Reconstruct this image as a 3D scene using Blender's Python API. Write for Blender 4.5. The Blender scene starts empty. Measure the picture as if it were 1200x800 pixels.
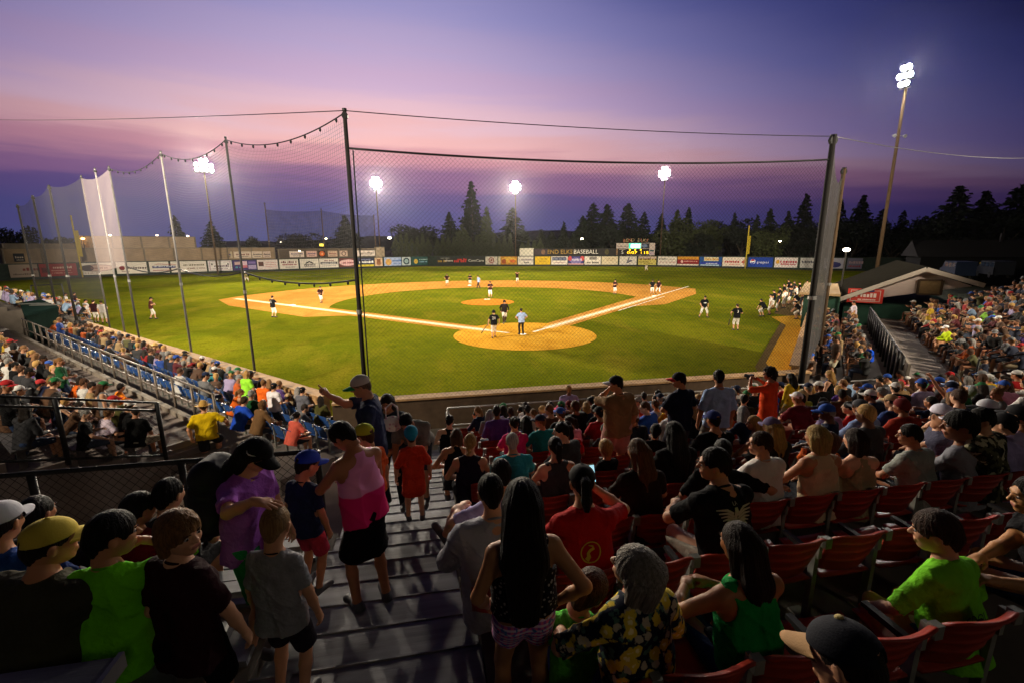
import bpy, math, random
import numpy as np
from mathutils import Matrix, Vector
random.seed(7); RNG = np.random.default_rng(5)
S = bpy.context.scene
COL = S.collection
rad = math.radians
Z3 = np.zeros(3)
# ------------------------------------------------------------------ camera model (also used to read positions off the photo)
CF, CYAW, CPIT, CROL = 526.772, 0.181731, -0.206589, -0.004236
CC = np.array([-5.9638, -28.2256, 5.6216])
def _cam_axes():
    cy, sy, cp, sp = math.cos(CYAW), math.sin(CYAW), math.cos(CPIT), math.sin(CPIT)
    f = np.array([sy*cp, cy*cp, sp]); r = np.array([cy, -sy, 0.]); u = np.cross(r, f)
    cr, sr = math.cos(CROL), math.sin(CROL)
    return r*cr+u*sr, -r*sr+u*cr, f
CR, CU, CFW = _cam_axes()
def ray(x, y): return CR*(x-600)/CF + CU*(400-y)/CF + CFW
def at_z(x, y, z): d = ray(x, y); return CC + d*((z-CC[2])/d[2])
def at_y(x, y, Y): d = ray(x, y); return CC + d*((Y-CC[1])/d[1])
def at_d(x, y, D): return CC + ray(x, y)*D
def at_plane(x, y, n, c):
    n = np.array(n, float); d = ray(x, y); return CC + d*((c-n@CC)/(n@d))
def pix(P):
    d = np.array(P, float)-CC; w = d@CFW
    return 600+CF*(d@CR)/w, 400-CF*(d@CU)/w, w
# ------------------------------------------------------------------ materials
def lin(c):
    return tuple((v/12.92 if v <= .04045 else ((v+.055)/1.055)**2.4) for v in c)
def hexc(h):
    return lin(tuple(int(h[i:i+2], 16)/255 for i in (0, 2, 4)))
_M = {}
def mat(name, col=(.5,.5,.5), rough=.7, metal=0., var=.15, scale=8., bump=0., bscale=60., emit=None, estr=0., objcol=False, spec=.22, stretch=None):
    if name in _M: return _M[name]
    m = bpy.data.materials.new(name); m.use_nodes = True; nt = m.node_tree; N = nt.nodes; L = nt.links
    b = N['Principled BSDF']; b.inputs['Roughness'].default_value = rough; b.inputs['Metallic'].default_value = metal
    b.inputs['Specular IOR Level'].default_value = spec
    tc = N.new('ShaderNodeTexCoord'); mp = N.new('ShaderNodeMapping'); L.new(tc.outputs['Object'], mp.inputs[0])
    if stretch: mp.inputs['Scale'].default_value = stretch
    n = N.new('ShaderNodeTexNoise'); n.inputs['Scale'].default_value = scale; n.inputs['Detail'].default_value = 5; L.new(mp.outputs[0], n.inputs['Vector'])
    mr = N.new('ShaderNodeMapRange'); mr.inputs[1].default_value = .25; mr.inputs[2].default_value = .75
    mr.inputs[3].default_value = 1-var; mr.inputs[4].default_value = 1+var; L.new(n.outputs[0], mr.inputs[0])
    mx = N.new('ShaderNodeVectorMath'); mx.operation = 'SCALE'; L.new(mr.outputs[0], mx.inputs['Scale'])
    if objcol:
        oi = N.new('ShaderNodeObjectInfo'); L.new(oi.outputs['Color'], mx.inputs[0])
    else: mx.inputs[0].default_value = col
    L.new(mx.outputs[0], b.inputs['Base Color'])
    if bump:
        n2 = N.new('ShaderNodeTexNoise'); n2.inputs['Scale'].default_value = bscale; n2.inputs['Detail'].default_value = 4; L.new(mp.outputs[0], n2.inputs['Vector'])
        bp = N.new('ShaderNodeBump'); bp.inputs['Strength'].default_value = bump; bp.inputs['Distance'].default_value = .02
        L.new(n2.outputs[0], bp.inputs['Height']); L.new(bp.outputs[0], b.inputs['Normal'])
    if emit:
        b.inputs['Emission Color'].default_value = (*emit, 1); b.inputs['Emission Strength'].default_value = estr
    _M[name] = m; m['bsdf'] = 1
    return m
def sheet_mat(name, col, alpha, rough=.8):
    """fine woven screen one can see through"""
    m = bpy.data.materials.new(name); m.use_nodes = True; nt = m.node_tree; N = nt.nodes; L = nt.links
    b = N['Principled BSDF']; b.inputs['Base Color'].default_value = (*col, 1); b.inputs['Roughness'].default_value = rough
    t = N.new('ShaderNodeBsdfTransparent'); mx = N.new('ShaderNodeMixShader')
    tc = N.new('ShaderNodeTexCoord'); n = N.new('ShaderNodeTexNoise'); n.inputs['Scale'].default_value = .8; L.new(tc.outputs['Object'], n.inputs['Vector'])
    mr = N.new('ShaderNodeMapRange'); mr.inputs[1].default_value = .3; mr.inputs[2].default_value = .7; mr.inputs[3].default_value = alpha*.85; mr.inputs[4].default_value = min(1, alpha*1.15)
    L.new(n.outputs[0], mr.inputs[0]); L.new(mr.outputs[0], mx.inputs[0]); L.new(t.outputs[0], mx.inputs[1]); L.new(b.outputs[0], mx.inputs[2])
    L.new(mx.outputs[0], N['Material Output'].inputs['Surface']); return m
# ------------------------------------------------------------------ objects
def tag(o, label=None, cat=None, group=None, kind=None):
    if label: o['label'] = label
    if cat: o['category'] = cat
    if group: o['group'] = group
    if kind: o['kind'] = kind
    return o
def empty(name, loc=(0,0,0), rz=0, label=None, cat=None, group=None, scale=1.):
    o = bpy.data.objects.new(name, None); COL.objects.link(o); o.location = loc; o.rotation_euler = (0,0,rz); o.scale = (scale,)*3
    o.empty_display_size = .1
    return tag(o, label, cat, group)
def link(name, me, parent=None, loc=None, color=None):
    o = bpy.data.objects.new(name, me); COL.objects.link(o)
    if parent is not None: o.parent = parent
    if loc is not None: o.location = loc
    if color is not None: o.color = (*color[:3], 1)
    return o
def np_mesh(name, V, Fq, mats, smooth=True, mi=None):
    """numpy verts + faces (quads or triangles, or list of such arrays)"""
    me = bpy.data.meshes.new(name)
    Fs = Fq if isinstance(Fq, list) else [Fq]
    Fs = [np.asarray(f, np.int32) for f in Fs if len(f)]
    me.vertices.add(len(V)); me.vertices.foreach_set('co', np.ascontiguousarray(V, np.float32).ravel())
    idx = np.concatenate([f.ravel() for f in Fs]); cnt = np.concatenate([np.full(len(f), f.shape[1], np.int32) for f in Fs])
    me.loops.add(len(idx)); me.loops.foreach_set('vertex_index', idx)
    me.polygons.add(len(cnt)); st = np.concatenate([[0], np.cumsum(cnt)[:-1]]).astype(np.int32)
    me.polygons.foreach_set('loop_start', st)
    if smooth: me.polygons.foreach_set('use_smooth', np.ones(len(cnt), bool))
    for m in (mats if isinstance(mats, (list, tuple)) else [mats]): me.materials.append(m)
    if mi is not None: me.polygons.foreach_set('material_index', np.asarray(mi, np.int32))
    me.update(calc_edges=True); me.validate()
    return me
class MB:
    """collects solids and links them as one mesh"""
    def __init__(s): s.v = []; s.f = []; s.m = []; s.n = 0; s.cur = 0
    def add(s, V, F):
        s.v.append(np.asarray(V, float).reshape(-1, 3)); s.f += [tuple(i+s.n for i in f) for f in F]; s.m += [s.cur]*len(F); s.n += len(s.v[-1]); return s
    def box(s, c, d, R=None):
        c = np.array(c, float); d = np.array(d, float)/2
        q = np.array([(x,y,z) for x in (-1,1) for y in (-1,1) for z in (-1,1)], float)*d
        if R is not None: q = q@np.asarray(R).T
        return s.add(q+c, [(0,1,3,2),(4,6,7,5),(0,4,5,1),(2,3,7,6),(0,2,6,4),(1,5,7,3)])
    def bar(s, a, b, w, h=None, up=(0,0,1)):
        a = np.array(a, float); b = np.array(b, float); h = h or w
        t = (b-a); L = np.linalg.norm(t); t /= L; u = np.array(up, float)
        if abs(t@u) > .95: u = np.array([1.,0,0]) if abs(t[0]) < .9 else np.array([0,1.,0])
        x = np.cross(t, u); x /= np.linalg.norm(x); y = np.cross(x, t)
        return s.box((a+b)/2, (w, h, L), np.stack([x, y, t], 1))
    def tube(s, pts, r, n=8, closed=False):
        P = np.array(pts, float); k = len(P); r = np.broadcast_to(np.asarray(r, float), (k,))
        V = []; up = np.array([0,0,1.])
        for i in range(k):
            t = P[min(i+1, k-1)]-P[max(i-1, 0)]; t = t/(np.linalg.norm(t)+1e-9)
            u = up if abs(t[2]) < .95 else np.array([1.,0,0])
            x = np.cross(t, u); x /= np.linalg.norm(x); y = np.cross(t, x)
            for j in range(n):
                a = 2*math.pi*j/n; V.append(P[i]+r[i]*(math.cos(a)*x+math.sin(a)*y))
        F = []
        for i in range(k-1):
            for j in range(n): F.append((i*n+j, i*n+(j+1)%n, (i+1)*n+(j+1)%n, (i+1)*n+j))
        F.append(tuple(range(n))[::-1]); F.append(tuple((k-1)*n+j for j in range(n)))
        return s.add(V, F)
    def disc(s, c, r, axis=(0,0,1), n=16, h=.02):
        c = np.array(c, float); ax = np.array(axis, float); ax /= np.linalg.norm(ax)
        return s.tube([c-ax*h/2, c+ax*h/2], r, n)
    def ell(s, c, r, n=10, m=7):
        V = [(0,0,-1)]; 
        for i in range(1, m):
            t = math.pi*i/m-math.pi/2
            for j in range(n): V.append((math.cos(t)*math.cos(2*math.pi*j/n), math.cos(t)*math.sin(2*math.pi*j/n), math.sin(t)))
        V.append((0,0,1)); F = [(0, 1+(j+1)%n, 1+j) for j in range(n)]
        for i in range(m-2):
            for j in range(n): F.append((1+i*n+j, 1+i*n+(j+1)%n, 1+(i+1)*n+(j+1)%n, 1+(i+1)*n+j))
        b = 1+(m-2)*n; F += [(b+j, b+(j+1)%n, len(V)-1) for j in range(n)]
        return s.add(np.array(V)*np.array(r)+np.array(c), F)
    def prism(s, poly, z0, z1):
        n = len(poly); V = [(x,y,z0) for x,y in poly]+[(x,y,z1) for x,y in poly]
        F = [tuple(range(n))[::-1], tuple(range(n, 2*n))]+[(i, (i+1)%n, n+(i+1)%n, n+i) for i in range(n)]
        return s.add(V, F)
    def quad(s, a, b, c, d): return s.add([a,b,c,d], [(0,1,2,3)])
    def mesh(s, name, mats, smooth=False, bevel=0):
        me = bpy.data.meshes.new(name); me.from_pydata(np.concatenate(s.v).tolist() if s.v else [], [], s.f)
        for m in (mats if isinstance(mats, (list, tuple)) else [mats]): me.materials.append(m)
        me.polygons.foreach_set('material_index', s.m)
        if smooth: me.polygons.foreach_set('use_smooth', [True]*len(me.polygons))
        me.update(); return me
    def build(s, name, mats, parent=None, smooth=False, color=None):
        return link(name, s.mesh(name, mats, smooth), parent, None, color)
_txt = {}
def text_mesh(t, size, m, depth=.01, align='CENTER', spacing=1.):
    k = (t, size, m.name, spacing)
    if k in _txt: return _txt[k]
    c = bpy.data.curves.new('lettering', 'FONT'); c.body = t; c.size = size; c.align_x = align; c.align_y = 'CENTER'; c.extrude = depth; c.space_character = spacing; c.resolution_u = 3
    o = bpy.data.objects.new('lettering', c); COL.objects.link(o)
    dg = bpy.context.evaluated_depsgraph_get(); me = bpy.data.meshes.new_from_object(o.evaluated_get(dg)); 
    bpy.data.objects.remove(o); me.materials.clear(); me.materials.append(m); _txt[k] = me; return me
# ------------------------------------------------------------------ figures: signed distance fields turned into meshes
def rot(yaw=0, pitch=0, roll=0):
    """yaw turns to the left, pitch > 0 looks / leans forward and down, roll tips to the right"""
    y, p, r = rad(yaw), rad(pitch), rad(roll)
    Rz = np.array([[math.cos(y),-math.sin(y),0],[math.sin(y),math.cos(y),0],[0,0,1]])
    Rx = np.array([[1,0,0],[0,math.cos(p),math.sin(p)],[0,-math.sin(p),math.cos(p)]])
    Ry = np.array([[math.cos(r),0,math.sin(r)],[0,1,0],[-math.sin(r),0,math.cos(r)]])
    return Rz@Rx@Ry
def cone(a, b, ra, rb, k=.03): return ('c', np.array(a, float), np.array(b, float), ra, rb, k)
def ball(c, r, R=None, k=.03): return ('e', np.array(c, float), np.array(r if hasattr(r, '__len__') else (r,)*3, float), R, k)
def _pb(p):
    if p[0] == 'c':
        a, b, ra, rb = p[1:5]; return np.minimum(a-ra, b-rb), np.maximum(a+ra, b+rb)
    m = p[2].max(); return p[1]-m, p[1]+m
def sdf_mesh(prims, h, cuts=(), noise=None, infl=0.):
    """prims smooth-unioned; cuts: ('h', point, normal) keeps the side n points away from, or ('-', prim) carves; noise(X,Y,Z) displaces"""
    lo = np.min([_pb(p)[0] for p in prims], 0)-.04-infl-2*h; hi = np.max([_pb(p)[1] for p in prims], 0)+.04+infl+2*h
    n = np.ceil((hi-lo)/h).astype(int)+1
    ax = [lo[i]+h*np.arange(n[i]) for i in range(3)]
    D = np.full(n, .5, np.float32)
    def ev(p, sl):
        X, Y, Z = ax[0][sl[0]][:,None,None], ax[1][sl[1]][None,:,None], ax[2][sl[2]][None,None,:]
        if p[0] == 'c':
            a, b, ra, rb = p[1:5]; ba = b-a; l2 = ba@ba+1e-12
            x, y, z = X-a[0], Y-a[1], Z-a[2]
            t = np.clip((x*ba[0]+y*ba[1]+z*ba[2])/l2, 0, 1)
            return np.sqrt((x-t*ba[0])**2+(y-t*ba[1])**2+(z-t*ba[2])**2)-(ra+(rb-ra)*t)
        c, r, R = p[1], p[2], p[3]; x, y, z = X-c[0], Y-c[1], Z-c[2]
        if R is not None: x, y, z = x*R[0,0]+y*R[1,0]+z*R[2,0], x*R[0,1]+y*R[1,1]+z*R[2,1], x*R[0,2]+y*R[1,2]+z*R[2,2]
        k0 = np.sqrt((x/r[0])**2+(y/r[1])**2+(z/r[2])**2); k1 = np.sqrt((x/r[0]**2)**2+(y/r[1]**2)**2+(z/r[2]**2)**2)+1e-6
        return k0*(k0-1)/k1
    def slc(p, m):
        l, u = _pb(p); i0 = np.clip(np.floor((l-m-lo)/h).astype(int), 0, n-1); i1 = np.clip(np.ceil((u+m-lo)/h).astype(int)+1, 1, n)
        return tuple(slice(i0[i], i1[i]) for i in range(3))
    for p in prims:
        k = p[-1]; sl = slc(p, k+3*h+infl+.02); d = ev(p, sl)-infl; o = D[sl]
        q = np.maximum(k-np.abs(o-d), 0)/k
        D[sl] = np.minimum(o, d)-q*q*k*.25
    for c in cuts:
        if c[0] == 'h':
            P, N = np.array(c[1], float), np.array(c[2], float)
            D = np.maximum(D, (ax[0][:,None,None]-P[0])*N[0]+(ax[1][None,:,None]-P[1])*N[1]+(ax[2][None,None,:]-P[2])*N[2])
        else:
            p = c[1]; sl = slc(p, 3*h); D[sl] = np.maximum(D[sl], -ev(p, sl))
    if noise is not None: D = D+noise(ax[0][:,None,None], ax[1][None,:,None], ax[2][None,None,:])
    D = np.array(D, np.float32); D[0]=D[-1]=.5; D[:,0]=D[:,-1]=.5; D[:,:,0]=D[:,:,-1]=.5
    # surface nets
    Sg = D < 0; nx, ny, nz = n
    cs = sum(Sg[i:nx-1+i, j:ny-1+j, k:nz-1+k].astype(np.int8) for i in (0,1) for j in (0,1) for k in (0,1))
    cell = np.argwhere((cs > 0) & (cs < 8)); 
    idm = np.full((nx-1, ny-1, nz-1), -1, np.int32); idm[tuple(cell.T)] = np.arange(len(cell))
    cor = [(i,j,k) for i in (0,1) for j in (0,1) for k in (0,1)]
    val = {c: D[cell[:,0]+c[0], cell[:,1]+c[1], cell[:,2]+c[2]] for c in cor}
    acc = np.zeros((len(cell), 3)); cnt = np.zeros(len(cell))
    for a in cor:
        for d in range(3):
            if a[d]: continue
            b = tuple(a[i]+(i == d) for i in range(3)); va, vb = val[a], val[b]; x = (va < 0) != (vb < 0)
            t = np.where(x, va/np.where(x, va-vb, 1), 0); pt = np.tile(np.array(a, float), (len(cell), 1)); pt[:,d] += t
            acc += pt*x[:,None]; cnt += x
    V = lo+h*(cell+acc/cnt[:,None]); F = []
    for d in range(3):
        e = [slice(None)]*3; e2 = [slice(None)]*3; e[d] = slice(0,-1); e2[d] = slice(1,None)
        A, B = Sg[tuple(e)], Sg[tuple(e2)]; ed = np.argwhere(A != B)
        if not len(ed): continue
        u, v = (d+1)%3, (d+2)%3; inside = A[tuple(ed.T)]
        q = []
        for du, dv in ((-1,-1),(0,-1),(0,0),(-1,0)):
            c = ed.copy(); c[:,u] += du; c[:,v] += dv; q.append(idm[tuple(c.T)])
        q = np.stack(q, 1); q[~inside] = q[~inside][:, ::-1]; F.append(q)
    F = np.concatenate(F); return V, F[(F >= 0).all(1)]
def fold_noise(seed, amp=.006, fr=9.):
    r = np.random.default_rng(seed); ph = r.uniform(0, 6, 8)
    def f(X, Y, Z):
        w = np.sin(8*X+ph[0]+5*Z)+.8*np.sin(7*Y+ph[1]-6*Z)
        q = 1-np.abs(np.sin(fr*(Z*1.0+X*.55-Y*.4)+1.1*w+ph[2])); q2 = 1-np.abs(np.sin(fr*1.3*(X*.9-Z*.5+Y*.6)+1.3*w+ph[3]))
        q3 = 1-np.abs(np.sin(fr*2.3*(Z*.7-X*.8+Y*.3)+1.5*w+ph[5])); return -amp*(1.3*q**4+1.0*q2**4+.5*q3**3+.4*np.sin(5*Z+4*X+w+ph[4])-.4)
    return f
def hair_noise(amp=.004, fr=70.):
    def f(X, Y, Z):
        th = np.arctan2(X, -Y+1e-4)
        w = np.sin(20*Z+3*X*9); return amp*.5*(.7*np.sin(19*th+9*Z+w)+.7*np.sin(43*th-8*Z+1.3+.8*w)+.5*np.sin(71*th+5*Z)+.4*np.sin(11*Z+5*th))
    return f
KD = dict(m=dict(sw=.19, hw=.085, ht=.05, hs=1., g=1.), f=dict(sw=.163, hw=.09, ht=.05, hs=.97, g=.9), c=dict(sw=.158, hw=.08, ht=.05, hs=1.32, g=.97), y=dict(sw=.165, hw=.08, ht=.05, hs=1.15, g=.95), b=dict(sw=.205, hw=.10, ht=.05, hs=1.02, g=1.2))
def ik(a, t, l1, l2, hint):
    a = np.array(a, float); t = np.array(t, float); v = t-a; d = np.linalg.norm(v); m = (l1+l2)*.995
    if d > m: t = a+v/d*m; v = t-a; d = m
    v = v/d; x = (l1*l1-l2*l2+d*d)/(2*d); hh = math.sqrt(max(l1*l1-x*x, 0)); g = np.array(hint, float); g = g-(g@v)*v; g /= np.linalg.norm(g)+1e-9
    return a+v*x+g*hh, t
def skel(kind, p):
    K = KD[kind]; sk = {'K': K}
    P = np.array(p.get('pelvis', (0,0,.93)), float); Rt = rot(p.get('twist', 0), p.get('lean', 3), p.get('side', 0))
    R0 = rot(p.get('hipyaw', 0), 0, 0)
    sk['P'] = P; sk['Rt'] = Rt; T = lambda x, y, z: P+Rt@np.array([x,y,z])
    sk['T'] = T; hd = rot(*p.get('head', (0, 5, 0))); sk['Rh'] = hd
    sk['nb'] = T(0, -.015, .50); sk['hc'] = sk['nb']+Rt@np.array([0,.02,.055])+hd@np.array([0,.02,.115*K['hs']])
    for s, n in ((1,'R'), (-1,'L')):
        sh = T(s*K['sw'], -.02, .43)+np.array(p.get('shrug'+n, (0,0,0)))
        ht = np.array(p.get('hand'+n, (s*.26, .08, .80)), float)
        el, wr = ik(sh, ht, .285, .25, p.get('elb'+n, (s*.6, -.8, -.2)))
        hip = P+R0@np.array([s*K['hw'], 0, -.02]); ft = np.array(p.get('foot'+n, (s*.11, 0, .085)), float)
        kn, an = ik(hip, ft, .43, .42, p.get('knee'+n, R0@np.array([s*.12, 1, .15])))
        sk.update({'sh'+n: sh, 'el'+n: el, 'wr'+n: wr, 'hip'+n: hip, 'kn'+n: kn, 'an'+n: an, 'fd'+n: np.array(p.get('toe'+n, R0@np.array([s*.18,.98,0])), float)})
    return sk
def body_prims(k, neck=True):
    g = k['K']['g']; T = k['T']; pr = []
    for s in (-1, 1):
        pr += [cone(T(s*.072,0,.0), T(s*.062,.0,.16), .118*g, .104*g, .05), cone(T(s*.062,0,.16), T(s*.082*k['K']['sw']/.19,.005,.36), .104*g, .112*g, .05)]
    pr.append(cone(T(0,-.012,.40), k['nb'], .10*g, .062, .06))
    for n, s in (('R',1), ('L',-1)):
        pr += [cone(T(s*.05,-.015,.445), k['sh'+n], .07, .06*g, .05), cone(k['sh'+n], k['el'+n], .055*g, .041*g, .03), cone(k['el'+n], k['el'+n]*.55+k['wr'+n]*.45, .041*g, .039*g, .02), cone(k['el'+n]*.55+k['wr'+n]*.45, k['wr'+n], .039*g, .026, .02),
               cone(k['hip'+n], k['kn'+n], .088*g, .056*g, .04), cone(k['kn'+n], k['kn'+n]*.62+k['an'+n]*.38, .054*g, .054*g, .02), cone(k['kn'+n]*.62+k['an'+n]*.38, k['an'+n], .054*g, .036, .02)]
        f = k['fd'+n]; f = f/np.linalg.norm(f); a = k['an'+n]
        pr += [cone(a, a+np.array([0,0,-.04])-f*.03, .037, .036, .02), cone(a+np.array([0,0,-.045])-f*.03, a+np.array([0,0,-.055])+f*.15, .036, .027, .02)]
    pr.append(cone(k['nb']-np.array([0,0,.03]), k['hc']+k['Rh']@np.array([0,-.03,-.06]), .058*g**.5, .052, .03))
    return pr
_cache = {}
def head_mesh(kind, h=.0055):
    key = ('head', kind, h)
    if key in _cache: return _cache[key]
    f = kind in 'fcy'; ch = kind in 'cy'
    pr = [ball((0,-.012,.022), (.074,.092,.095), None, .03), ball((0,.022,-.03), (.058 if not ch else .062,.066,.082), None, .04), cone((0,.055,-.085), (0,.05,-.092), .022 if f else .028, .02, .03),
          cone((0,.088,.012), (0,.108,-.018), .008, .0125, .012), ball((.013,.098,-.02), .008, None, .008), ball((-.013,.098,-.02), .008, None, .008),
          cone((-.02,.086,-.05), (.02,.086,-.05), .008, .008, .01), cone((-.016,.083,-.06), (.016,.083,-.06), .009, .009, .01),
          cone((-.03,.078,.028), (.03,.078,.028), .012, .012, .015), ball((.038,.062,-.02), .02, None, .02), ball((-.038,.062,-.02), .02, None, .02),
          ball((.077,-.008,-.012), (.009,.02,.031), rot(20,0,8), .006), ball((-.077,-.008,-.012), (.009,.02,.031), rot(-20,0,-8), .006),
          cone((0,-.03,-.05), (0,-.045,-.16), .052, .05, .03)]
    cuts = [('-', ball((.032,.098,.006), (.017,.02,.011))), ('-', ball((-.032,.098,.006), (.017,.02,.011))), ('h', (0,0,-.15), (0,-.2,-1))]
    V, F = sdf_mesh(pr, h, cuts); mi = np.zeros(len(F), int)
    c = V[F].mean(1)
    lips = (np.abs(c[:,2]+.056) < .0105) & (np.abs(c[:,0]) < .024*(1-((c[:,2]+.056)/.02)**2)) & (c[:,1] > .078)
    mi[lips] = 2
    e = MB()
    for s in (-1, 1):
        e.ell((s*.032,.0805,.005), (.0125,.0105,.0085), 8, 6)
    nb_ = len(e.f)
    for s in (-1, 1): e.ell((s*.0325,.0885,.005), (.0066,.0040,.0066), 8, 6)
    for s in (-1, 1): e.tube([(s*.016,.098,.026), (s*.033,.097,.031), (s*.05,.082,.026)], [.003,.0038,.002], 5)
    out = (V, F, mi, np.concatenate(e.v), e.f, [3]*nb_+[1]*(len(e.f)-nb_)); _cache[key] = out; return out
def hand_mesh(style='relaxed', h=.0045):
    key = ('hand', style, h)
    if key in _cache: return _cache[key]
    curl = dict(relaxed=(22,30,22), flat=(4,6,4), fist=(70,85,60), grip=(48,62,45), point=(70,85,60))[style]; sp = dict(flat=9, relaxed=4).get(style, 1.5)
    pr = [cone((-.01,0,0), (.03,0,0), .024, .026, .02)]; 
    for i, (y, L) in enumerate(((.027,.072),(.009,.080),(-.009,.074),(-.026,.058))):
        kn = np.array([.086-.006*abs(i-1.2), y, .002]); pr.append(cone((.015,y*.6,0), kn, .0155, .0125, .015))
        c = (2,4,4) if (style == 'point' and i == 0) else curl
        a = 0.; p = kn; yw = rad((1.4-i)*sp); rr = .0098 if i < 3 else .0085
        for sgm, (fr, ca) in enumerate(zip((.46,.31,.23), c)):
            a -= rad(ca); d = np.array([math.cos(a)*math.cos(yw), math.sin(yw), math.sin(a)]); q = p+d*L*fr; pr.append(cone(p, q, rr-.0007*sgm, rr-.0007*(sgm+1), .004)); p = q
    t0 = np.array([.02,.024,-.006]); ta = dict(flat=(.045,.05,-.006), fist=(.05,.03,-.03)).get(style, (.045,.042,-.018)); tb = dict(flat=(.074,.066,-.012), fist=(.072,.006,-.04)).get(style, (.078,.044,-.03))
    pr += [cone(t0, ta, .0145, .0115, .012), cone(ta, tb, .011, .0088, .005)]
    out = sdf_mesh(pr, h); _cache[key] = out; return out
def frame(x, zhint):
    x = x/np.linalg.norm(x); z = np.array(zhint, float); z = z-(z@x)*x
    if np.linalg.norm(z) < 1e-3: z = np.array([0,1,0.])-x[1]*x
    z /= np.linalg.norm(z); return np.stack([x, np.cross(z, x), z], 1)
def body_mesh(kind, pose, h=.014, hh=.0055, hr=.0045, k=None):
    k = k or skel(kind, pose); V, F = sdf_mesh(body_prims(k), h)
    Vs = [V]; Fs = [F]; mi = [np.zeros(len(F), int)]; n = len(V); Ft = []; mt = []
    hs = k['K']['hs']; hV, hF, hm, eV, eF, em = head_mesh(kind, hh)
    Vs.append((hV*hs)@k['Rh'].T+k['hc']); Fs.append(hF+n); mi.append(hm); n += len(hV)
    for nm, s in (('R',1), ('L',-1)):
        st = pose.get('grip'+nm, 'relaxed'); a, b = hand_mesh(st, hr); 
        fd = pose.get('fing'+nm); x = np.array(fd, float) if fd is not None else k['wr'+nm]-k['el'+nm]
        R = frame(x, pose.get('back'+nm, (s*.5, .2, .8)))      # hand back faces this way
        a = a.copy()
        # thumb of the right hand lies to the left of the fingers seen from the back of the hand
        if s < 0: a[:,1] *= -1; b = b[:, ::-1]
        Vs.append(a@R.T+k['wr'+nm]); Fs.append(b+n); mi.append(np.zeros(len(b), int)); n += len(a)
    ev = (eV*hs)@k['Rh'].T+k['hc']; Vs.append(ev)
    q = [[i+n for i in f] for f in eF]; q4 = [f for f in q if len(f) == 4]; m4 = [m for f, m in zip(q, em) if len(f) == 4]; q3 = [f for f in q if len(f) == 3]; m3 = [m for f, m in zip(q, em) if len(f) == 3]; qn = [f for f in q if len(f) == 5]; mn = [m for f, m in zip(q, em) if len(f) == 5]
    Fs = [np.concatenate(Fs+[np.array(q4)]), np.array(q3)]+([np.array(qn)] if qn else [])
    mi = np.concatenate(mi+[np.array(m4), np.array(m3)]+([np.array(mn)] if qn else []))
    return np.concatenate(Vs), Fs, mi, k
def cloth_top(k, style, h, seed=0, hem=-.12, amp=.006):
    g = k['K']['g']; T = k['T']; pr = []; loose = .007 if style in ('tank', 'crop') else .014
    w = k['K']['sw']/.19
    for s in (-1, 1):
        pr += [cone(T(s*.074,0,hem-.03), T(s*.07,.0,.16), (.128+loose)*g, (.112+loose)*g, .05), cone(T(s*.07,0,.16), T(s*.085*w,.005,.36), (.112+loose)*g, .126*g, .05)]
    pr.append(cone(T(0,-.012,.40), k['nb']-k['Rt']@np.array([0,0,.03]), .112*g, .075, .05))
    for n, s in (('R',1), ('L',-1)):
        sh, el, wr = k['sh'+n], k['el'+n], k['wr'+n]
        if style == 'tank': pr.append(cone(T(s*.04,-.015,.445), T(s*(k['K']['sw']-.055),-.02,.452), .078, .052, .04)); continue
        pr.append(cone(T(s*.05,-.015,.44), sh, .078, .066*g, .05))
        if style == 'long': pr += [cone(sh, el, .072*g, .055*g, .03), cone(el, wr, .055*g, .037, .02)]
        else:
            fr = .72 if style == 'tee' else .95; e = sh+(el-sh)*fr
            pr.append(cone(sh, e, .064*g, .064*g, .03))
    cuts = [('-', ball(k['nb']+k['Rt']@np.array([0,.03,.055]), (.074,.085,.07), k['Rt']))]
    if style == 'tank': cuts = [('-', ball(k['nb']+k['Rt']@np.array([0,.06,.045]), (.085,.115,.085), k['Rt']))]+[('-', ball(k['sh'+n]+k['Rt']@np.array([s*.012,0,-.03]), (.06,.11,.10), k['Rt'])) for n, s in (('R',1),('L',-1))]
    else:
        for n in 'RL':
            if style != 'long':
                sh, el = k['sh'+n], k['el'+n]; fr = .72 if style == 'tee' else .95; d = (el-sh)/np.linalg.norm(el-sh)
                cuts.append(('-', cone(sh+(el-sh)*(fr+.25), sh+(el-sh)*(fr+.5), .075, .08)))
    cuts.append(('h', T(0,0,hem), -k['Rt']@np.array([0,0,1.])))
    return sdf_mesh(pr, h, cuts, fold_noise(seed, amp))
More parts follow.
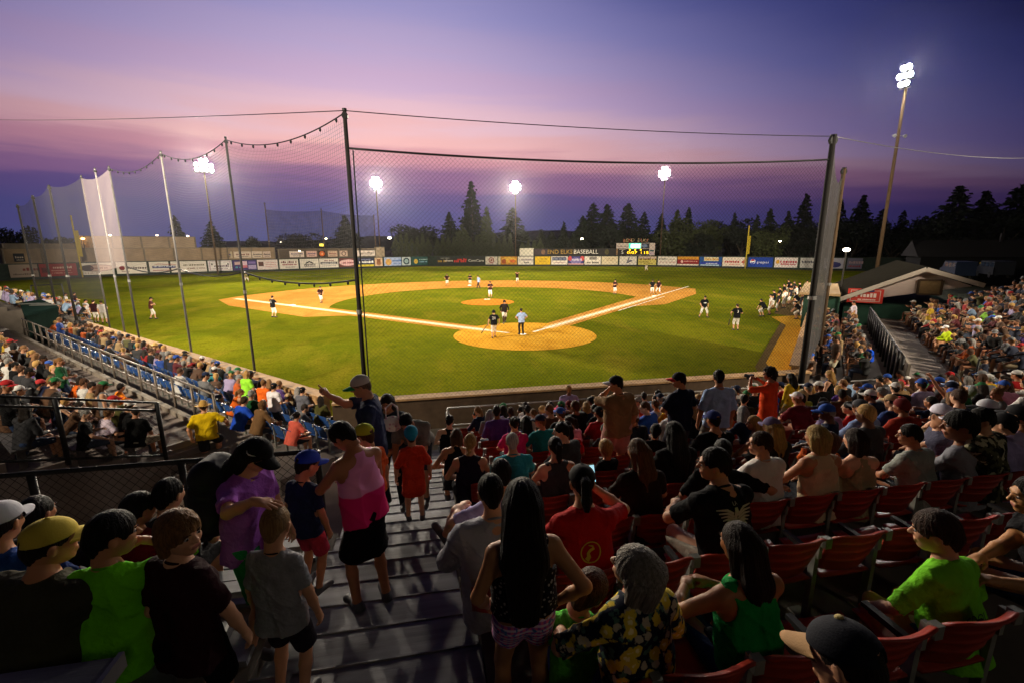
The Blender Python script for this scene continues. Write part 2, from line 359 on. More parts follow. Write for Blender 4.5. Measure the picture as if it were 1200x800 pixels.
def cloth_bottom(k, style, h, seed=0):
    g = k['K']['g']; T = k['T']; pr = []; P = k['P']
    for s in (-1, 1): pr.append(cone(T(s*.072,0,-.01), T(s*.066,0,.07), .119*g, .106*g, .05))
    cuts = [('h', T(0,0,.075), k['Rt']@np.array([0,0,1.]))]
    for n in 'RL':
        hp, kn, an = k['hip'+n], k['kn'+n], k['an'+n]
        if style == 'long': pr += [cone(hp, kn, .105*g, .074*g, .04), cone(kn, an+np.array([0,0,-.02]), .072*g, .056, .03)]
        elif style == 'knickers': pr += [cone(hp, kn, .102*g, .074*g, .04), cone(kn, kn*.75+an*.25, .074*g, .066*g, .03)]
        elif style == 'shorts': e = hp+(kn-hp)*.9; pr.append(cone(hp, e, .107*g, .098*g, .04))
        elif style == 'mini': e = hp+(kn-hp)*.3; pr.append(cone(hp, e, .104*g, .10*g, .04))
    if style == 'skirt':
        kn = (k['knR']+k['knL'])/2; d = kn-P
        for s in (-1,1): pr.append(cone(P+np.array([s*.055,0,-.07]), P+d*.98+np.array([s*.07,0,0]), .112*g, .155*g, .06))
        cuts.append(('h', P+d*.96, d/np.linalg.norm(d)))
    elif style in ('shorts', 'mini'):
        fr = .88 if style == 'shorts' else .26
        for n in 'RL':
            hp, kn = k['hip'+n], k['kn'+n]; d = (kn-hp)/np.linalg.norm(kn-hp)
            cuts.append(('-', cone(hp+(kn-hp)*fr+d*.115, hp+(kn-hp)*fr+d*.3, .115, .115)))
    return sdf_mesh(pr, h, cuts, fold_noise(seed+50, .0028 if style != 'skirt' else .005, 9 if style != 'skirt' else 16))
def shoe_pair(k, h, sides='R'):
    pr = []
    for n in sides:
        f = k['fd'+n]; f = f/np.linalg.norm(f); a = k['an'+n]
        pr += [cone(a+np.array([0,0,-.01]), a+np.array([0,0,-.035])-f*.03, .047, .045, .02), cone(a+np.array([0,0,-.04])-f*.035, a+np.array([0,0,-.048])+f*.165, .042, .036, .02)]
    return sdf_mesh(pr, h, [('h', k['anR']*0+np.array([0,0,k['an'+sides][2]-.083]), (0,0,-1))])
def hair_mesh(style, h=.0065):
    key = ('hair', style, h)
    if key in _cache: return _cache[key]
    face = [('-', ball((0,.098,-.035), (.07,.072,.092))), ('-', ball((0,.10,.03), (.056,.04,.05)))]; nz = hair_noise()
    low = [('h', (0,0,-.062), (0,.55,-1))]; ears = [('-', ball((s*.09,.012,-.03), (.025,.036,.05))) for s in (-1,1)]
    cap = [ball((0,-.014,.03), (.083,.101,.10), None, .03)]
    if style == 'short': pr, cuts = cap+[cone((0,-.07,-.02), (0,-.06,-.05), .045, .04, .03)], face+low+ears
    elif style == 'crop': pr, cuts = [ball((0,-.013,.026), (.0785,.0965,.097), None, .03), cone((0,-.065,-.02), (0,-.058,-.05), .042, .038, .03)], face+low+ears; nz = hair_noise(.0015)
    elif style == 'boy': pr, cuts = [ball((0,-.01,.032), (.089,.106,.102), None, .03), cone((0,-.07,-.02), (0,-.06,-.06), .05, .042, .03)], [('-', ball((0,.105,-.045), (.068,.07,.085)))]+low+ears; nz = hair_noise(.0035)
    elif style == 'mop': pr, cuts = [ball((0,-.01,.03), (.092,.11,.104), None, .03)]+[cone((s*.07,-.03,0), (s*.072,-.03,-.075), .035, .024, .03) for s in (-1,1)]+[cone((0,-.08,0), (0,-.07,-.10), .055, .04, .04), cone((-.03,.075,.07), (.045,.08,.045), .024, .016, .02)], [('-', ball((0,.112,-.05), (.062,.07,.085)))]; nz = hair_noise(.0035)
    elif style == 'bob': pr, cuts = cap+[cone((s*.066,-.02,0), (s*.07,-.015,-.11), .036, .026, .03) for s in (-1,1)]+[cone((s*.035,-.075,0), (s*.04,-.07,-.13), .056, .04, .04) for s in (-1,1)], face[:1]; nz = hair_noise(.003)
    elif style == 'shag': pr, cuts = [ball((0,-.014,.03), (.098,.116,.108), None, .03)]+[cone((s*.075,-.03,0), (s*.088,-.04,-.12), .045, .03, .03) for s in (-1,1)]+[cone((s*.04,-.09,0), (s*.05,-.10,-.17), .066, .045, .04) for s in (-1,1)], face[:1]; nz = hair_noise(.0035)
    elif style == 'long': pr, cuts = cap+[cone((s*.064,-.025,0), (s*.068,-.03,-.16), .036, .024, .03) for s in (-1,1)]+[cone((s*.034,-.08,0), (s*.045,-.115,-.20), .055, .048, .04) for s in (-1,1)]+[cone((s*.04,-.115,-.18), (s*.03,-.12,-.33), .046, .022, .04) for s in (-1,1)], face[:1]; nz = hair_noise(.003)
    elif style == 'verylong': pr, cuts = [ball((0,-.014,.03), (.09,.105,.102), None, .03)]+[cone((s*.064,-.025,0), (s*.075,-.05,-.18), .04, .035, .03) for s in (-1,1)]+[cone((s*.034,-.085,0), (s*.06,-.11,-.25), .055, .055, .04) for s in (-1,1)]+[cone((s*.055,-.115,-.22), (s*.04,-.12,-.52), .055, .028, .04) for s in (-1,0,1)], face[:1]; nz = hair_noise(.0035)
    elif style == 'ponytail': pr, cuts = [ball((0,-.014,.028), (.081,.099,.098), None, .03), cone((0,-.065,-.02), (0,-.058,-.05), .042, .036, .03), cone((0,-.10,.05), (0,-.135,.03), .026, .03, .02), cone((0,-.135,.03), (0,-.15,-.08), .034, .034, .02), cone((0,-.15,-.08), (0,-.125,-.24), .032, .012, .02)], face+low+ears
    elif style == 'braid':
        pr = [ball((0,-.014,.028), (.081,.099,.098), None, .03), cone((0,-.065,-.02), (0,-.058,-.05), .042, .036, .03)]
        for i in range(9): pr.append(ball(((.009 if i%2 else -.009),-.10-.012*math.sin(i*.5),.02-.034*i), (.030-.0013*i,.026,.024), rot(0,0,25 if i%2 else -25), .008))
        cuts = face+low+ears
    elif style == 'bun': pr, cuts = [ball((0,-.014,.028), (.081,.099,.098), None, .03), cone((0,-.065,-.02), (0,-.058,-.05), .042, .036, .03), ball((0,-.115,.075), (.042,.04,.04), None, .01)], face+low+ears
    elif style == 'curly': pr, cuts = [ball((0,-.014,.03), (.102,.118,.115), None, .03), cone((0,-.08,-.02), (0,-.07,-.09), .07, .06, .03)], face[:1]; nz = lambda X,Y,Z: .007*(np.sin(90*X)*np.sin(85*Y+1)+np.sin(95*Z+2)*np.sin(80*Y))
    elif style == 'under': pr, cuts = [ball((0,-.013,.02), (.079,.097,.094), None, .03), cone((0,-.065,-.02), (0,-.058,-.055), .042, .038, .03)], face+low+ears+[('h', (0,0,.05), (0,0,1))]; nz = hair_noise(.002)
    out = sdf_mesh(pr, h, cuts, nz); _cache[key] = out; return out
def cap_meshes(style, h=.0065):
    key = ('cap', style, h)
    if key in _cache: return _cache[key]
    if style == 'cap':
        a = sdf_mesh([ball((0,-.008,.04), (.0905,.109,.09), None, .02), ball((0,-.008,.131), (.011,.011,.006), None, .006)], h, [('h', (0,0,.034), (0,.10,-1)), ('-', ball((0,-.11,.045), (.032,.04,.022)))])
        b = _brim(.062, .085, .105)
    elif style == 'straw':
        a = sdf_mesh([ball((0,-.008,.05), (.090,.108,.085), None, .02), cone((0,-.008,.04), (0,-.008,.095), .09, .08, .03)], h, [('h', (0,0,.035), (0,0,-1))])
        m = MB(); R = [(.075,.045),(.10,.036),(.14,.03),(.175,.036)]; V = []; n = 28
        for dz in (0,-.006):
            for r, z in R:
                for j in range(n): t = 2*math.pi*j/n; V.append((r*math.cos(t), -.008+r*1.15*math.sin(t), z+dz+.016*abs(math.cos(t))*(r/.175)**2))
        F = []
        for l in range(2):
            for i in range(3):
                for j in range(n):
                    q = [l*4*n+i*n+j, l*4*n+(i+1)*n+j, l*4*n+(i+1)*n+(j+1)%n, l*4*n+i*n+(j+1)%n]; F.append(q if l == 0 else q[::-1])
        for j in range(n): F.append([3*n+j, 7*n+j, 7*n+(j+1)%n, 3*n+(j+1)%n])
        b = (np.array(V), np.array(F))
    elif style == 'beanie':
        a = sdf_mesh([ball((0,-.012,.035), (.0905,.108,.10), None, .02), cone((0,-.07,.0), (0,-.06,-.03), .048, .045, .03)], h, [('h', (0,0,.0), (0,.55,-1)), ('-', ball((0,.105,-.03), (.075,.07,.085)))], fold_noise(3,.002,40)); b = None
    elif style == 'helmet':
        a = sdf_mesh([ball((0,-.008,.03), (.104,.122,.105), None, .02)]+[ball((s*.085,.0,-.03), (.03,.045,.045), None, .03) for s in (-1,1)], h, [('-', ball((0,.12,-.03), (.08,.085,.075))), ('h', (0,0,-.06), (0,0,-1))])
        b = _brim(.06, .095, .075)
    _cache[key] = (a, b); return a, b
def _brim(w, y0, L):
    V = []; n = 13; m = 6
    for dz in (0, -.004):
        for i in range(m):
            for j in range(n):
                u = -1+2*j/(n-1); t = i/(m-1); x = u*(.083-.006*t*2)
                yb = .055*math.sqrt(max(0, 1-(u*.92)**2))+.012; y = yb+(L*math.sqrt(max(0,1-abs(u)**2.6)))*t
                V.append((x, y+.02, .044+dz-.016*t-.026*u*u))
    F = []
    for l in range(2):
        for i in range(m-1):
            for j in range(n-1):
                q = [l*m*n+i*n+j, l*m*n+i*n+j+1, l*m*n+(i+1)*n+j+1, l*m*n+(i+1)*n+j]; F.append(q if l == 0 else q[::-1])
    for j in range(n-1): F.append([(m-1)*n+j, (m-1)*n+j+1, m*n+(m-1)*n+j+1, m*n+(m-1)*n+j])
    for i in range(m-1):
        F.append([i*n, (i+1)*n, m*n+(i+1)*n, m*n+i*n]); F.append([i*n+n-1, m*n+i*n+n-1, m*n+(i+1)*n+n-1, (i+1)*n+n-1])
    return np.array(V), np.array(F)
# figure materials (colour per object)
SKIN = mat('skin', objcol=True, rough=.5, var=.06, scale=14, bump=.05, bscale=220)
EYE = mat('eye', (.03,.022,.018), .2, var=0); LIP = mat('lip', (.36,.13,.10), .45, var=.05); EYEW = mat('eye_white', (.45,.42,.4), .3, var=0)
CLOTH = mat('cloth', objcol=True, rough=.9, var=.16, scale=9, bump=.6, bscale=30, spec=.12)
HAIR = mat('hair', objcol=True, rough=.58, var=.55, scale=95, bump=.9, bscale=210, stretch=(1,1,.06), spec=.16)
CAPM = mat('cap_cotton', objcol=True, rough=.85, var=.06, scale=10, bump=.15, bscale=140)
SHOE = mat('shoe_leather', objcol=True, rough=.6, var=.12, scale=25)
SKINM = [SKIN, EYE, LIP, EYEW]
_pm = {}
def figure_meshes(kind, pose, posekey, top, bottom, hi=False, seed=0, hem=-.12, shoes=True):
    """meshes of one figure, cached by its pose and clothes"""
    kb = ('b', kind, posekey, hi)
    if kb not in _pm:
        V, F, mi, k = body_mesh(kind, pose, .012 if hi else .018, .005 if hi else .0085, .0042 if hi else .0065); _pm[kb] = (np_mesh('body', V, F, SKINM, True, mi), k)
    me, k = _pm[kb]; out = {'body': me, 'k': k}; h = .0088 if hi else .019
    if top:
        kt = ('t', kind, posekey, top, hi, seed, hem)
        if kt not in _pm: V, F = cloth_top(k, top, h, seed, hem, .0085 if hi else .007); _pm[kt] = np_mesh('shirt', V, F, CLOTH)
        out['top'] = _pm[kt]
    if bottom:
        kt = ('p', kind, posekey, bottom, hi, seed)
        if kt not in _pm: V, F = cloth_bottom(k, bottom, h, seed); _pm[kt] = np_mesh('trousers', V, F, CLOTH)
        out['bottom'] = _pm[kt]
    if shoes:
        for sd in 'RL':
            kt = ('s', kind, posekey, hi, sd)
            if kt not in _pm: V, F = shoe_pair(k, .011 if hi else .016, sd); _pm[kt] = np_mesh('shoe', V, F, SHOE)
            out['shoe'+sd] = _pm[kt]
    return out
def head_piece(style, fn, part=0, hi=False):
    key = ('hp', style, part, hi)
    if key not in _pm:
        h = .0048 if hi else .009
        r = hair_mesh(style, h) if fn == 'hair' else cap_meshes(style, h)[part]
        _pm[key] = None if r is None else np_mesh(fn if part == 0 else 'brim', r[0], r[1], HAIR if fn == 'hair' else CAPM)
    return _pm[key]
TOPN = dict(tee='shirt', tank='tank_top', long='long_sleeved_shirt', elbow='shirt'); BOTN = dict(long='trousers', shorts='shorts', skirt='skirt', mini='shorts', knickers='trousers')
def person(label, kind, pose, posekey, loc, rz=0., scale=1., skin=(.5,.3,.2), top=('tee',(.3,.3,.3)), bottom=('shorts',(.1,.1,.12)), hair=('short',(.03,.02,.015)), cap=None, hi=False, seed=0, group='spectators in the stands', shoes=(.08,.08,.09), hem=-.12, topmat=None, botmat=None, cat='person', capyaw=0, collar=None):
    m = figure_meshes(kind, pose, posekey, top and top[0], bottom and bottom[0], hi, seed, hem, shoes is not None)
    root = empty('person', loc, rz, label, cat, group, scale); k = m['k']
    link('body', m['body'], root, color=skin)
    out = {'root': root, 'k': k}
    if top:
        out['top'] = o = link(TOPN[top[0]], m['top'], root, color=top[1])
        if topmat: o.material_slots[0].link = 'OBJECT'; o.material_slots[0].material = topmat
    if top and hi and top[0] in ('tee', 'elbow'):
        c = MB(); c.tube([k['nb']+k['Rt']@np.array([.066*math.cos(t), .012+.074*math.sin(t), .004-.026*math.sin(t)]) for t in np.linspace(0, 2*math.pi, 25)], .0085, 6)
        c.build('collar', CLOTH, out['top'], True, collar or tuple(v*.7 for v in top[1]))
    if bottom:
        out['bottom'] = o = link(BOTN[bottom[0]], m['bottom'], root, color=bottom[1])
        if botmat: o.material_slots[0].link = 'OBJECT'; o.material_slots[0].material = botmat
    if shoes is not None:
        for sd in 'RL': link('shoe', m['shoe'+sd], root, color=shoes)
    hs = k['K']['hs']; M = np.eye(4); M[:3,:3] = k['Rh']*hs; M[:3,3] = k['hc']
    if hair:
        o = link('hair', head_piece(hair[0], 'hair', 0, hi), root, color=hair[1]); o.matrix_local = Matrix(M.tolist()); out['hair'] = o
    if cap:
        M2 = M.copy()
        if capyaw: M2[:3,:3] = k['Rh']@rot(capyaw,0,0)*hs
        o = link('cap' if cap[0] in ('cap','helmet') else 'hat', head_piece(cap[0], 'cap', 0, hi), root, color=cap[1]); o.matrix_local = Matrix(M2.tolist()); out['cap'] = o
        b = head_piece(cap[0], 'cap', 1, hi)
        if b is not None: out['brim'] = link('brim', b, o, color=cap[2] if len(cap) > 2 else cap[1])
    return out
def pose_sit(lean=10, twist=0, head=(0,8,0), handR=(.14,.36,.63), handL=(-.14,.36,.63), pz=.545, **kw):
    d = dict(pelvis=(0,0,pz), lean=lean, twist=twist, head=head, handR=handR, handL=handL, footR=(.12,.44,.085), footL=(-.12,.44,.085), kneeR=(.15,1,1), kneeL=(-.15,1,1), elbR=(1,-.6,-.2), elbL=(-1,-.6,-.2), backR=(.2,.2,1), backL=(-.2,.2,1)); d.update(kw); return d
def pose_stand(lean=3, twist=0, head=(0,6,0), **kw):
    d = dict(pelvis=(0,0,.925), lean=lean, twist=twist, head=head, handR=(.27,.06,.84), handL=(-.27,.06,.84), footR=(.12,-.02,.085), footL=(-.12,.03,.085), elbR=(.7,-.7,0), elbL=(-.7,-.7,0), backR=(1,.1,0), backL=(-1,.1,0)); d.update(kw); return d
# ------------------------------------------------------------------ camera, dusk sky, floodlights
cam = bpy.data.cameras.new('camera'); camo = bpy.data.objects.new('camera', cam); COL.objects.link(camo); S.camera = camo
cam.sensor_width = 36; cam.lens = 36*CF/1200; cam.clip_start = .05; cam.clip_end = 20000
Mx = np.eye(4); Mx[:3,0] = CR; Mx[:3,1] = CU; Mx[:3,2] = -CFW; Mx[:3,3] = CC; camo.matrix_world = Matrix(Mx.tolist())
S.view_settings.view_transform = 'Standard'; S.view_settings.look = 'None'; S.view_settings.exposure = 0; S.view_settings.gamma = 1
S.cycles.use_denoising = True; S.cycles.max_bounces = 6; S.cycles.transparent_max_bounces = 24; S.cycles.sample_clamp_indirect = 4
W = bpy.data.worlds.new('World'); S.world = W; W.use_nodes = True
def sky():
    nt = W.node_tree; N = nt.nodes; L = nt.links; bg = N['Background']
    tc = N.new('ShaderNodeTexCoord'); sep = N.new('ShaderNodeSeparateXYZ'); L.new(tc.outputs['Generated'], sep.inputs[0])
    def math_(op, a, b=None, c=None):
        m = N.new('ShaderNodeMath'); m.operation = op
        for i, v in enumerate((a, b, c)):
            if v is None: continue
            if isinstance(v, (int, float)): m.inputs[i].default_value = v
            else: L.new(v, m.inputs[i])
        return m.outputs[0]
    mp = N.new('ShaderNodeMapping'); mp.inputs['Scale'].default_value = (1.3, 1.3, 16); mp.inputs['Rotation'].default_value = (.03, .05, .3); L.new(tc.outputs['Generated'], mp.inputs[0])
    n1 = N.new('ShaderNodeTexNoise'); n1.inputs['Scale'].default_value = 1.5; n1.inputs['Detail'].default_value = 7; n1.inputs['Roughness'].default_value = .56; L.new(mp.outputs[0], n1.inputs['Vector'])
    # the afterglow sits over left-centre field: u runs along the horizon from it, v upward, both as tangents
    a = rad(-4); dt = math_('MAXIMUM', math_('ADD', math_('MULTIPLY', sep.outputs['X'], math.sin(a)), math_('MULTIPLY', sep.outputs['Y'], math.cos(a))), .04)
    u = math_('DIVIDE', math_('SUBTRACT', math_('MULTIPLY', sep.outputs['X'], math.cos(a)), math_('MULTIPLY', sep.outputs['Y'], math.sin(a))), dt)
    v = math_('DIVIDE', sep.outputs['Z'], dt)
    z = math_('ADD', math_('MULTIPLY_ADD', u, .012, v), math_('MULTIPLY', math_('SUBTRACT', n1.outputs[0], .5), .11))
    rp = N.new('ShaderNodeValToRGB'); cr = rp.color_ramp; cr.interpolation = 'EASE'
    st = [(0,(84,88,140)),(.06,(88,84,138)),(.105,(106,86,138)),(.145,(148,106,146)),(.185,(208,146,160)),(.22,(240,184,184)),(.26,(236,194,206)),(.32,(216,184,214)),(.40,(206,186,222)),(.48,(188,180,226)),(.58,(164,164,220)),(.75,(104,106,166)),(1.,(20,22,44))]
    while len(cr.elements) < len(st): cr.elements.new(.5)
    for e, (p, c) in zip(cr.elements, st): e.position = p; e.color = (*lin(tuple(q/255 for q in c)), 1)
    L.new(z, rp.inputs[0])
    u2 = math_('MULTIPLY', u, u); e_ = math_('MAXIMUM', math_('SUBTRACT', v, .16), 0); e2 = math_('MULTIPLY', e_, e_)
    den = math_('ADD', math_('ADD', math_('MULTIPLY_ADD', u2, 1.9, 1), math_('MULTIPLY', math_('MULTIPLY', u2, u2), .5)), math_('MULTIPLY', math_('MULTIPLY', e2, 8.5), math_('MULTIPLY_ADD', u2, 4, 1)))
    f2 = N.new('ShaderNodeCombineXYZ'); fv = math_('ADD', math_('DIVIDE', 1.1, den), .006); L.new(fv, f2.inputs[0]); L.new(math_('POWER', fv, .95), f2.inputs[1]); L.new(math_('POWER', fv, .66), f2.inputs[2])
    mx = N.new('ShaderNodeVectorMath'); mx.operation = 'MULTIPLY'; L.new(rp.outputs[0], mx.inputs[0]); L.new(f2.outputs[0], mx.inputs[1])
    L.new(mx.outputs[0], bg.inputs['Color']); bg.inputs['Strength'].default_value = 1.
sky()
LAMPC = (1., .87, .66)
def spot(name, loc, aim, power, ang, blend=.6, size=1.2, col=LAMPC):
    l = bpy.data.lights.new(name, 'SPOT'); l.energy = power; l.color = col; l.spot_size = rad(ang); l.spot_blend = blend; l.shadow_soft_size = size
    o = bpy.data.objects.new(name, l); COL.objects.link(o); o.location = loc
    d = Vector(aim)-Vector(loc); o.rotation_euler = d.to_track_quat('-Z', 'Y').to_euler(); return o
# ------------------------------------------------------------------ ground and field
def grass_mat(name, c1, c2, c3, sc=1.):
    m = bpy.data.materials.new(name); m.use_nodes = True; nt = m.node_tree; N = nt.nodes; L = nt.links; b = N['Principled BSDF']
    b.inputs['Roughness'].default_value = 1.; b.inputs['Specular IOR Level'].default_value = 0
    tc = N.new('ShaderNodeTexCoord')
    def noise(s, d=6, stretch=None, r=.6):
        n = N.new('ShaderNodeTexNoise'); n.inputs['Scale'].default_value = s; n.inputs['Detail'].default_value = d; n.inputs['Roughness'].default_value = r
        if stretch:
            mp = N.new('ShaderNodeMapping'); mp.inputs['Scale'].default_value = stretch; mp.inputs['Rotation'].default_value = (0,0,.5); L.new(tc.outputs['Object'], mp.inputs[0]); L.new(mp.outputs[0], n.inputs['Vector'])
        else: L.new(tc.outputs['Object'], n.inputs['Vector'])
        return n.outputs[0]
    def mix(f, a, c, lo, hi):
        mr = N.new('ShaderNodeMapRange'); mr.inputs[1].default_value = lo; mr.inputs[2].default_value = hi; L.new(f, mr.inputs[0])
        x = N.new('ShaderNodeMixRGB'); L.new(mr.outputs[0], x.inputs[0])
        for i, v in ((1, a), (2, c)):
            if isinstance(v, tuple): x.inputs[i].default_value = (*v, 1)
            else: L.new(v, x.inputs[i])
        return x.outputs[0]
    a = mix(noise(.13*sc, 7, None, .65), c1, c2, .42, .60)
    a = mix(noise(.35*sc, 8, (1,.35,1)), a, c3, .52, .80)
    a = mix(noise(1.4*sc, 8), a, tuple(v*.55 for v in c1), .52, .9)
    wv = N.new('ShaderNodeTexNoise'); wv.inputs['Scale'].default_value = 9; wv.inputs['Roughness'].default_value = .75; wv.inputs['Detail'].default_value = 6; L.new(tc.outputs['Object'], wv.inputs['Vector'])
    a = mix(wv.outputs[0], a, tuple(v*.4 for v in c1), .44, .74)
    L.new(a, b.inputs['Base Color'])
    bp = N.new('ShaderNodeBump'); bp.inputs['Strength'].default_value = .5; bp.inputs['Distance'].default_value = .05; L.new(wv.outputs[0], bp.inputs['Height']); L.new(bp.outputs[0], b.inputs['Normal'])
    return m
GRASS = grass_mat('field_grass', (.105,.122,.006), (.160,.160,.008), (.25,.195,.018))
DIRT = grass_mat('infield_clay', (.50,.225,.042), (.57,.28,.058), (.34,.145,.026), 2.)
DIRT2 = grass_mat('home_clay', (.64,.315,.03), (.72,.39,.045), (.48,.215,.022), 3.)
GROUND = mat('dark_ground', (.035,.04,.022), .95, var=.4, scale=.15)
CHALK = mat('chalk', (.75,.68,.55), .95, var=.12, scale=9)
def sheet(name, poly, z, m, kind='structure', parent=None):
    me = bpy.data.meshes.new(name); me.from_pydata([(x,y,z) for x,y in poly], [], [tuple(range(len(poly)))]); me.materials.append(m); me.update()
    return tag(link(name, me, parent), kind=kind)
def circ(c, r, n=64, a0=0, a1=360): return [(c[0]+r*math.cos(rad(a0+(a1-a0)*i/n)), c[1]+r*math.sin(rad(a0+(a1-a0)*i/n))) for i in range(n+(1 if a1-a0 < 360 else 0))]
sheet('ground', circ((0,40), 940, 48), -.05, GROUND)
FENCE = [(-112,30),(-95,52),(-82,70),(-72,79.5),(-61.5,83.5),(-50,90),(-38.5,96),(-29,101.5),(-20.6,106),(-13,110),(-6.4,113),(6,110.5),(18.9,106),(33,102),(47.9,97),(56,92.5),(63.5,87),(73.5,75.5),(83,65),(95,54)]
def _inset(p, d=3.): 
    l = math.hypot(p[0], p[1]-20); return (p[0]-p[0]/l*d, p[1]-(p[1]-20)/l*d)
sheet('warning_track', FENCE+[(60,22),(30,4),(7.6,-14.1),(-8.9,-14.1),(-30,7),(-60,33)], -.004, grass_mat('track_clay', (.17,.11,.05), (.14,.10,.045), (.11,.09,.03)))
sheet('grass_field', [_inset(p) for p in FENCE]+[(50,26.5),(28.2,10.6),(22.8,5.0),(22.9,2.7),(20.2,1.2),(9.2,-9.9),(6.9,-13.6),(-8.6,-13.6),(-29,6.9),(-58,35)], 0, GRASS)
def fl(al, pe, s): # along a foul line, pe metres outside it; s=+1 first base side
    r2 = math.sqrt(.5); return (s*(al*r2+pe*r2), al*r2-pe*r2)
arc = []
for i in range(61):
    a = rad(8+164*i/60); p = (30.6*math.cos(a), 18.4+30.6*math.sin(a))
    if p[1] > abs(p[0])-.6: arc.append(p)
dirt = [fl(2,.9,1), fl(17.5,.9,1), fl(21.,3.1,1), fl(33,3.3,1), fl(40,1.6,1)]+arc+[fl(39.5,1.6,-1), fl(33,3.4,-1), fl(19.5,3.5,-1), fl(17,.9,-1), fl(2,.9,-1)]
sheet('infield_dirt', dirt, .004, DIRT)
ig = []
for i in range(49):
    a = rad(-12+204*i/48); p = np.array((.8+16.4*math.cos(a), 19.2+16.6*math.sin(a)))
    if p[1] > abs(p[0])+1.3: ig.append(tuple(p))
sheet('infield_grass', [(0,1.3)]+ig, .008, GRASS)
sheet('dirt_strip', [(10.2,-9.4),(19.3,-.3),(21.2,3.4),(23.6,3.6),(24.2,1.6),(17.2,-4.0),(10.4,-10.9),(9.0,-11.6)], .006, DIRT2)
sheet('home_plate_circle', circ((.1,.15), 4.65), .012, DIRT2)
ch = []
for s, m in ((1,43.),(-1,39.)):
    for a0, a1, p0, w in ((1.2, m, 0, .24),)+(((14., 28., .95, .14),) if s == 1 else ()):
        q = [fl(a0,p0-w/2,s), fl(a1,p0-w/2,s), fl(a1,p0+w/2,s), fl(a0,p0+w/2,s)]; sheet('chalk_line', q, .017, CHALK)
PATH = mat('pale_path_clay', (.70,.46,.22), .95, var=.2, scale=2.5, spec=0)
for s_, e_ in ((1,27.),(-1,39.)): sheet('baseline_path', [fl(3.,-.42,s_), fl(e_,-.42,s_), fl(e_,.42,s_), fl(3.,.42,s_)], .0135, PATH)
m = MB(); P0 = []
for i in range(8):
    r = 2.75*(1-i/7); z = .016+.25*math.cos(min(1, r/2.75)*math.pi/2)**.8 if r < 2.75 else .016; P0 += [(.0+r*math.cos(2*math.pi*j/40), 18.1+r*math.sin(2*math.pi*j/40), z) for j in range(40)]
m.add(P0, [(i*40+j, i*40+(j+1)%40, (i+1)*40+(j+1)%40, (i+1)*40+j) for i in range(7) for j in range(40)])
tag(m.build('pitching_mound', mat('mound_clay', (.46,.17,.022), .95, var=.2, scale=3, spec=0), smooth=True), kind='structure')
WHITE = mat('white_rubber', (.8,.77,.7), .6, var=.05)
for lab, x, y in (('white first base bag where the fielder stands', 19.3, 19.3), ('white second base bag at the back of the infield', 0, 38.8), ('white third base bag on the chalk line', -19.3, 19.3)):
    m = MB(); R = rot(45); m.box((0,0,.045), (.42,.42,.09), R); m.box((0,0,.10), (.36,.36,.025), R); o = m.build('base_bag', WHITE); o.location = (x,y,.01); tag(o, lab, 'base', 'bases of the infield')
m = MB(); m.prism([(0,-.22),(.215,0),(.215,.215),(-.215,.215),(-.215,0)], .0, .02); o = m.build('home_plate', WHITE); o.location = (0,.1,.015); tag(o, 'white five-sided home plate in the clay circle', 'home plate')
m = MB(); m.box((0,18.44,.275), (.61,.15,.03)); tag(m.build('pitching_rubber', WHITE), 'white pitching rubber on top of the mound', 'pitching rubber')
# ------------------------------------------------------------------ stands
CONC = mat('concrete', (.20,.165,.15), .9, var=.25, scale=1.2, bump=.15, bscale=18)
CONCD = mat('old_concrete', (.12,.10,.085), .9, var=.3, scale=1.6, bump=.15, bscale=18)
ALU = mat('aluminium_plank', (.17,.17,.185), .62, .35, var=.4, scale=2., bump=.12, bscale=22, stretch=(.15,6,6))
STEEL = mat('galvanised_pipe', (.30,.29,.28), .45, .7, var=.2, scale=6)
BLACK = mat('black_painted_steel', (.018,.018,.02), .5, .2, var=.2, scale=9)
TAN = mat('tan_boards', (.36,.21,.095), .85, var=.3, scale=3, bump=.2, bscale=30)
GREENP = mat('dark_green_paint', (.02,.06,.04), .7, var=.3, scale=2)
R2 = math.sqrt(.5)
class Side:
    """a wing of the stands: s runs along its wall away from home plate, t outward from the field"""
    def __init__(q, w, a, o): q.w = np.array([*w, 0.]); q.a = np.array([*a, 0.])*R2; q.o = np.array([*o, 0.])*R2; q.R = np.stack([q.a, q.o, [0,0,1.]], 1); q.face = math.atan2(q.o[0], -q.o[1])
    def p(q, s, t, z=0): return q.w+q.a*s+q.o*t+np.array([0,0,z])
    def box(q, m, s0, s1, t0, t1, z0, z1): 
        c = q.p((s0+s1)/2, (t0+t1)/2, (z0+z1)/2); return m.box(c, (s1-s0, t1-t0, z1-z0), q.R)
    def inv(q, P): d = np.array(P, float)-q.w; return d@q.a, d@q.o
L3 = Side((-9.2,-14.2), (-1,1), (-1,-1)); L1 = Side((7.8,-13.9), (1,1), (1,-1))
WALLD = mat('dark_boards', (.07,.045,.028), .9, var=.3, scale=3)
def wall_obj(name, lab, a, b, h, th, bm=None):
    m = MB(); a = np.array(a); b = np.array(b); L = np.linalg.norm(b-a); m.bar((*a, h/2), (*b, h/2), th, h)
    w = m.build('wall', bm or TAN); w.name = 'wall'; w['label'] = lab; w['category'] = 'wall'
    c = MB(); c.bar((*a, h+.03), (*b, h+.03), th+.16, .06); c.build('wall_cap', TAN, w); return w
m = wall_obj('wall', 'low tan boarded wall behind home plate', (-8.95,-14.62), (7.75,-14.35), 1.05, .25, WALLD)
wall_obj('wall', 'low tan wall in front of the third base seats', L3.p(.25,-.13)[:2], L3.p(26,-.13)[:2], 1.05, .25)
wall_obj('wall', 'low tan wall in front of the first base seats', L1.p(.25,-.13)[:2], L1.p(17,-.13)[:2], 1.05, .25)
def yb(n): return -17.51-.85*n
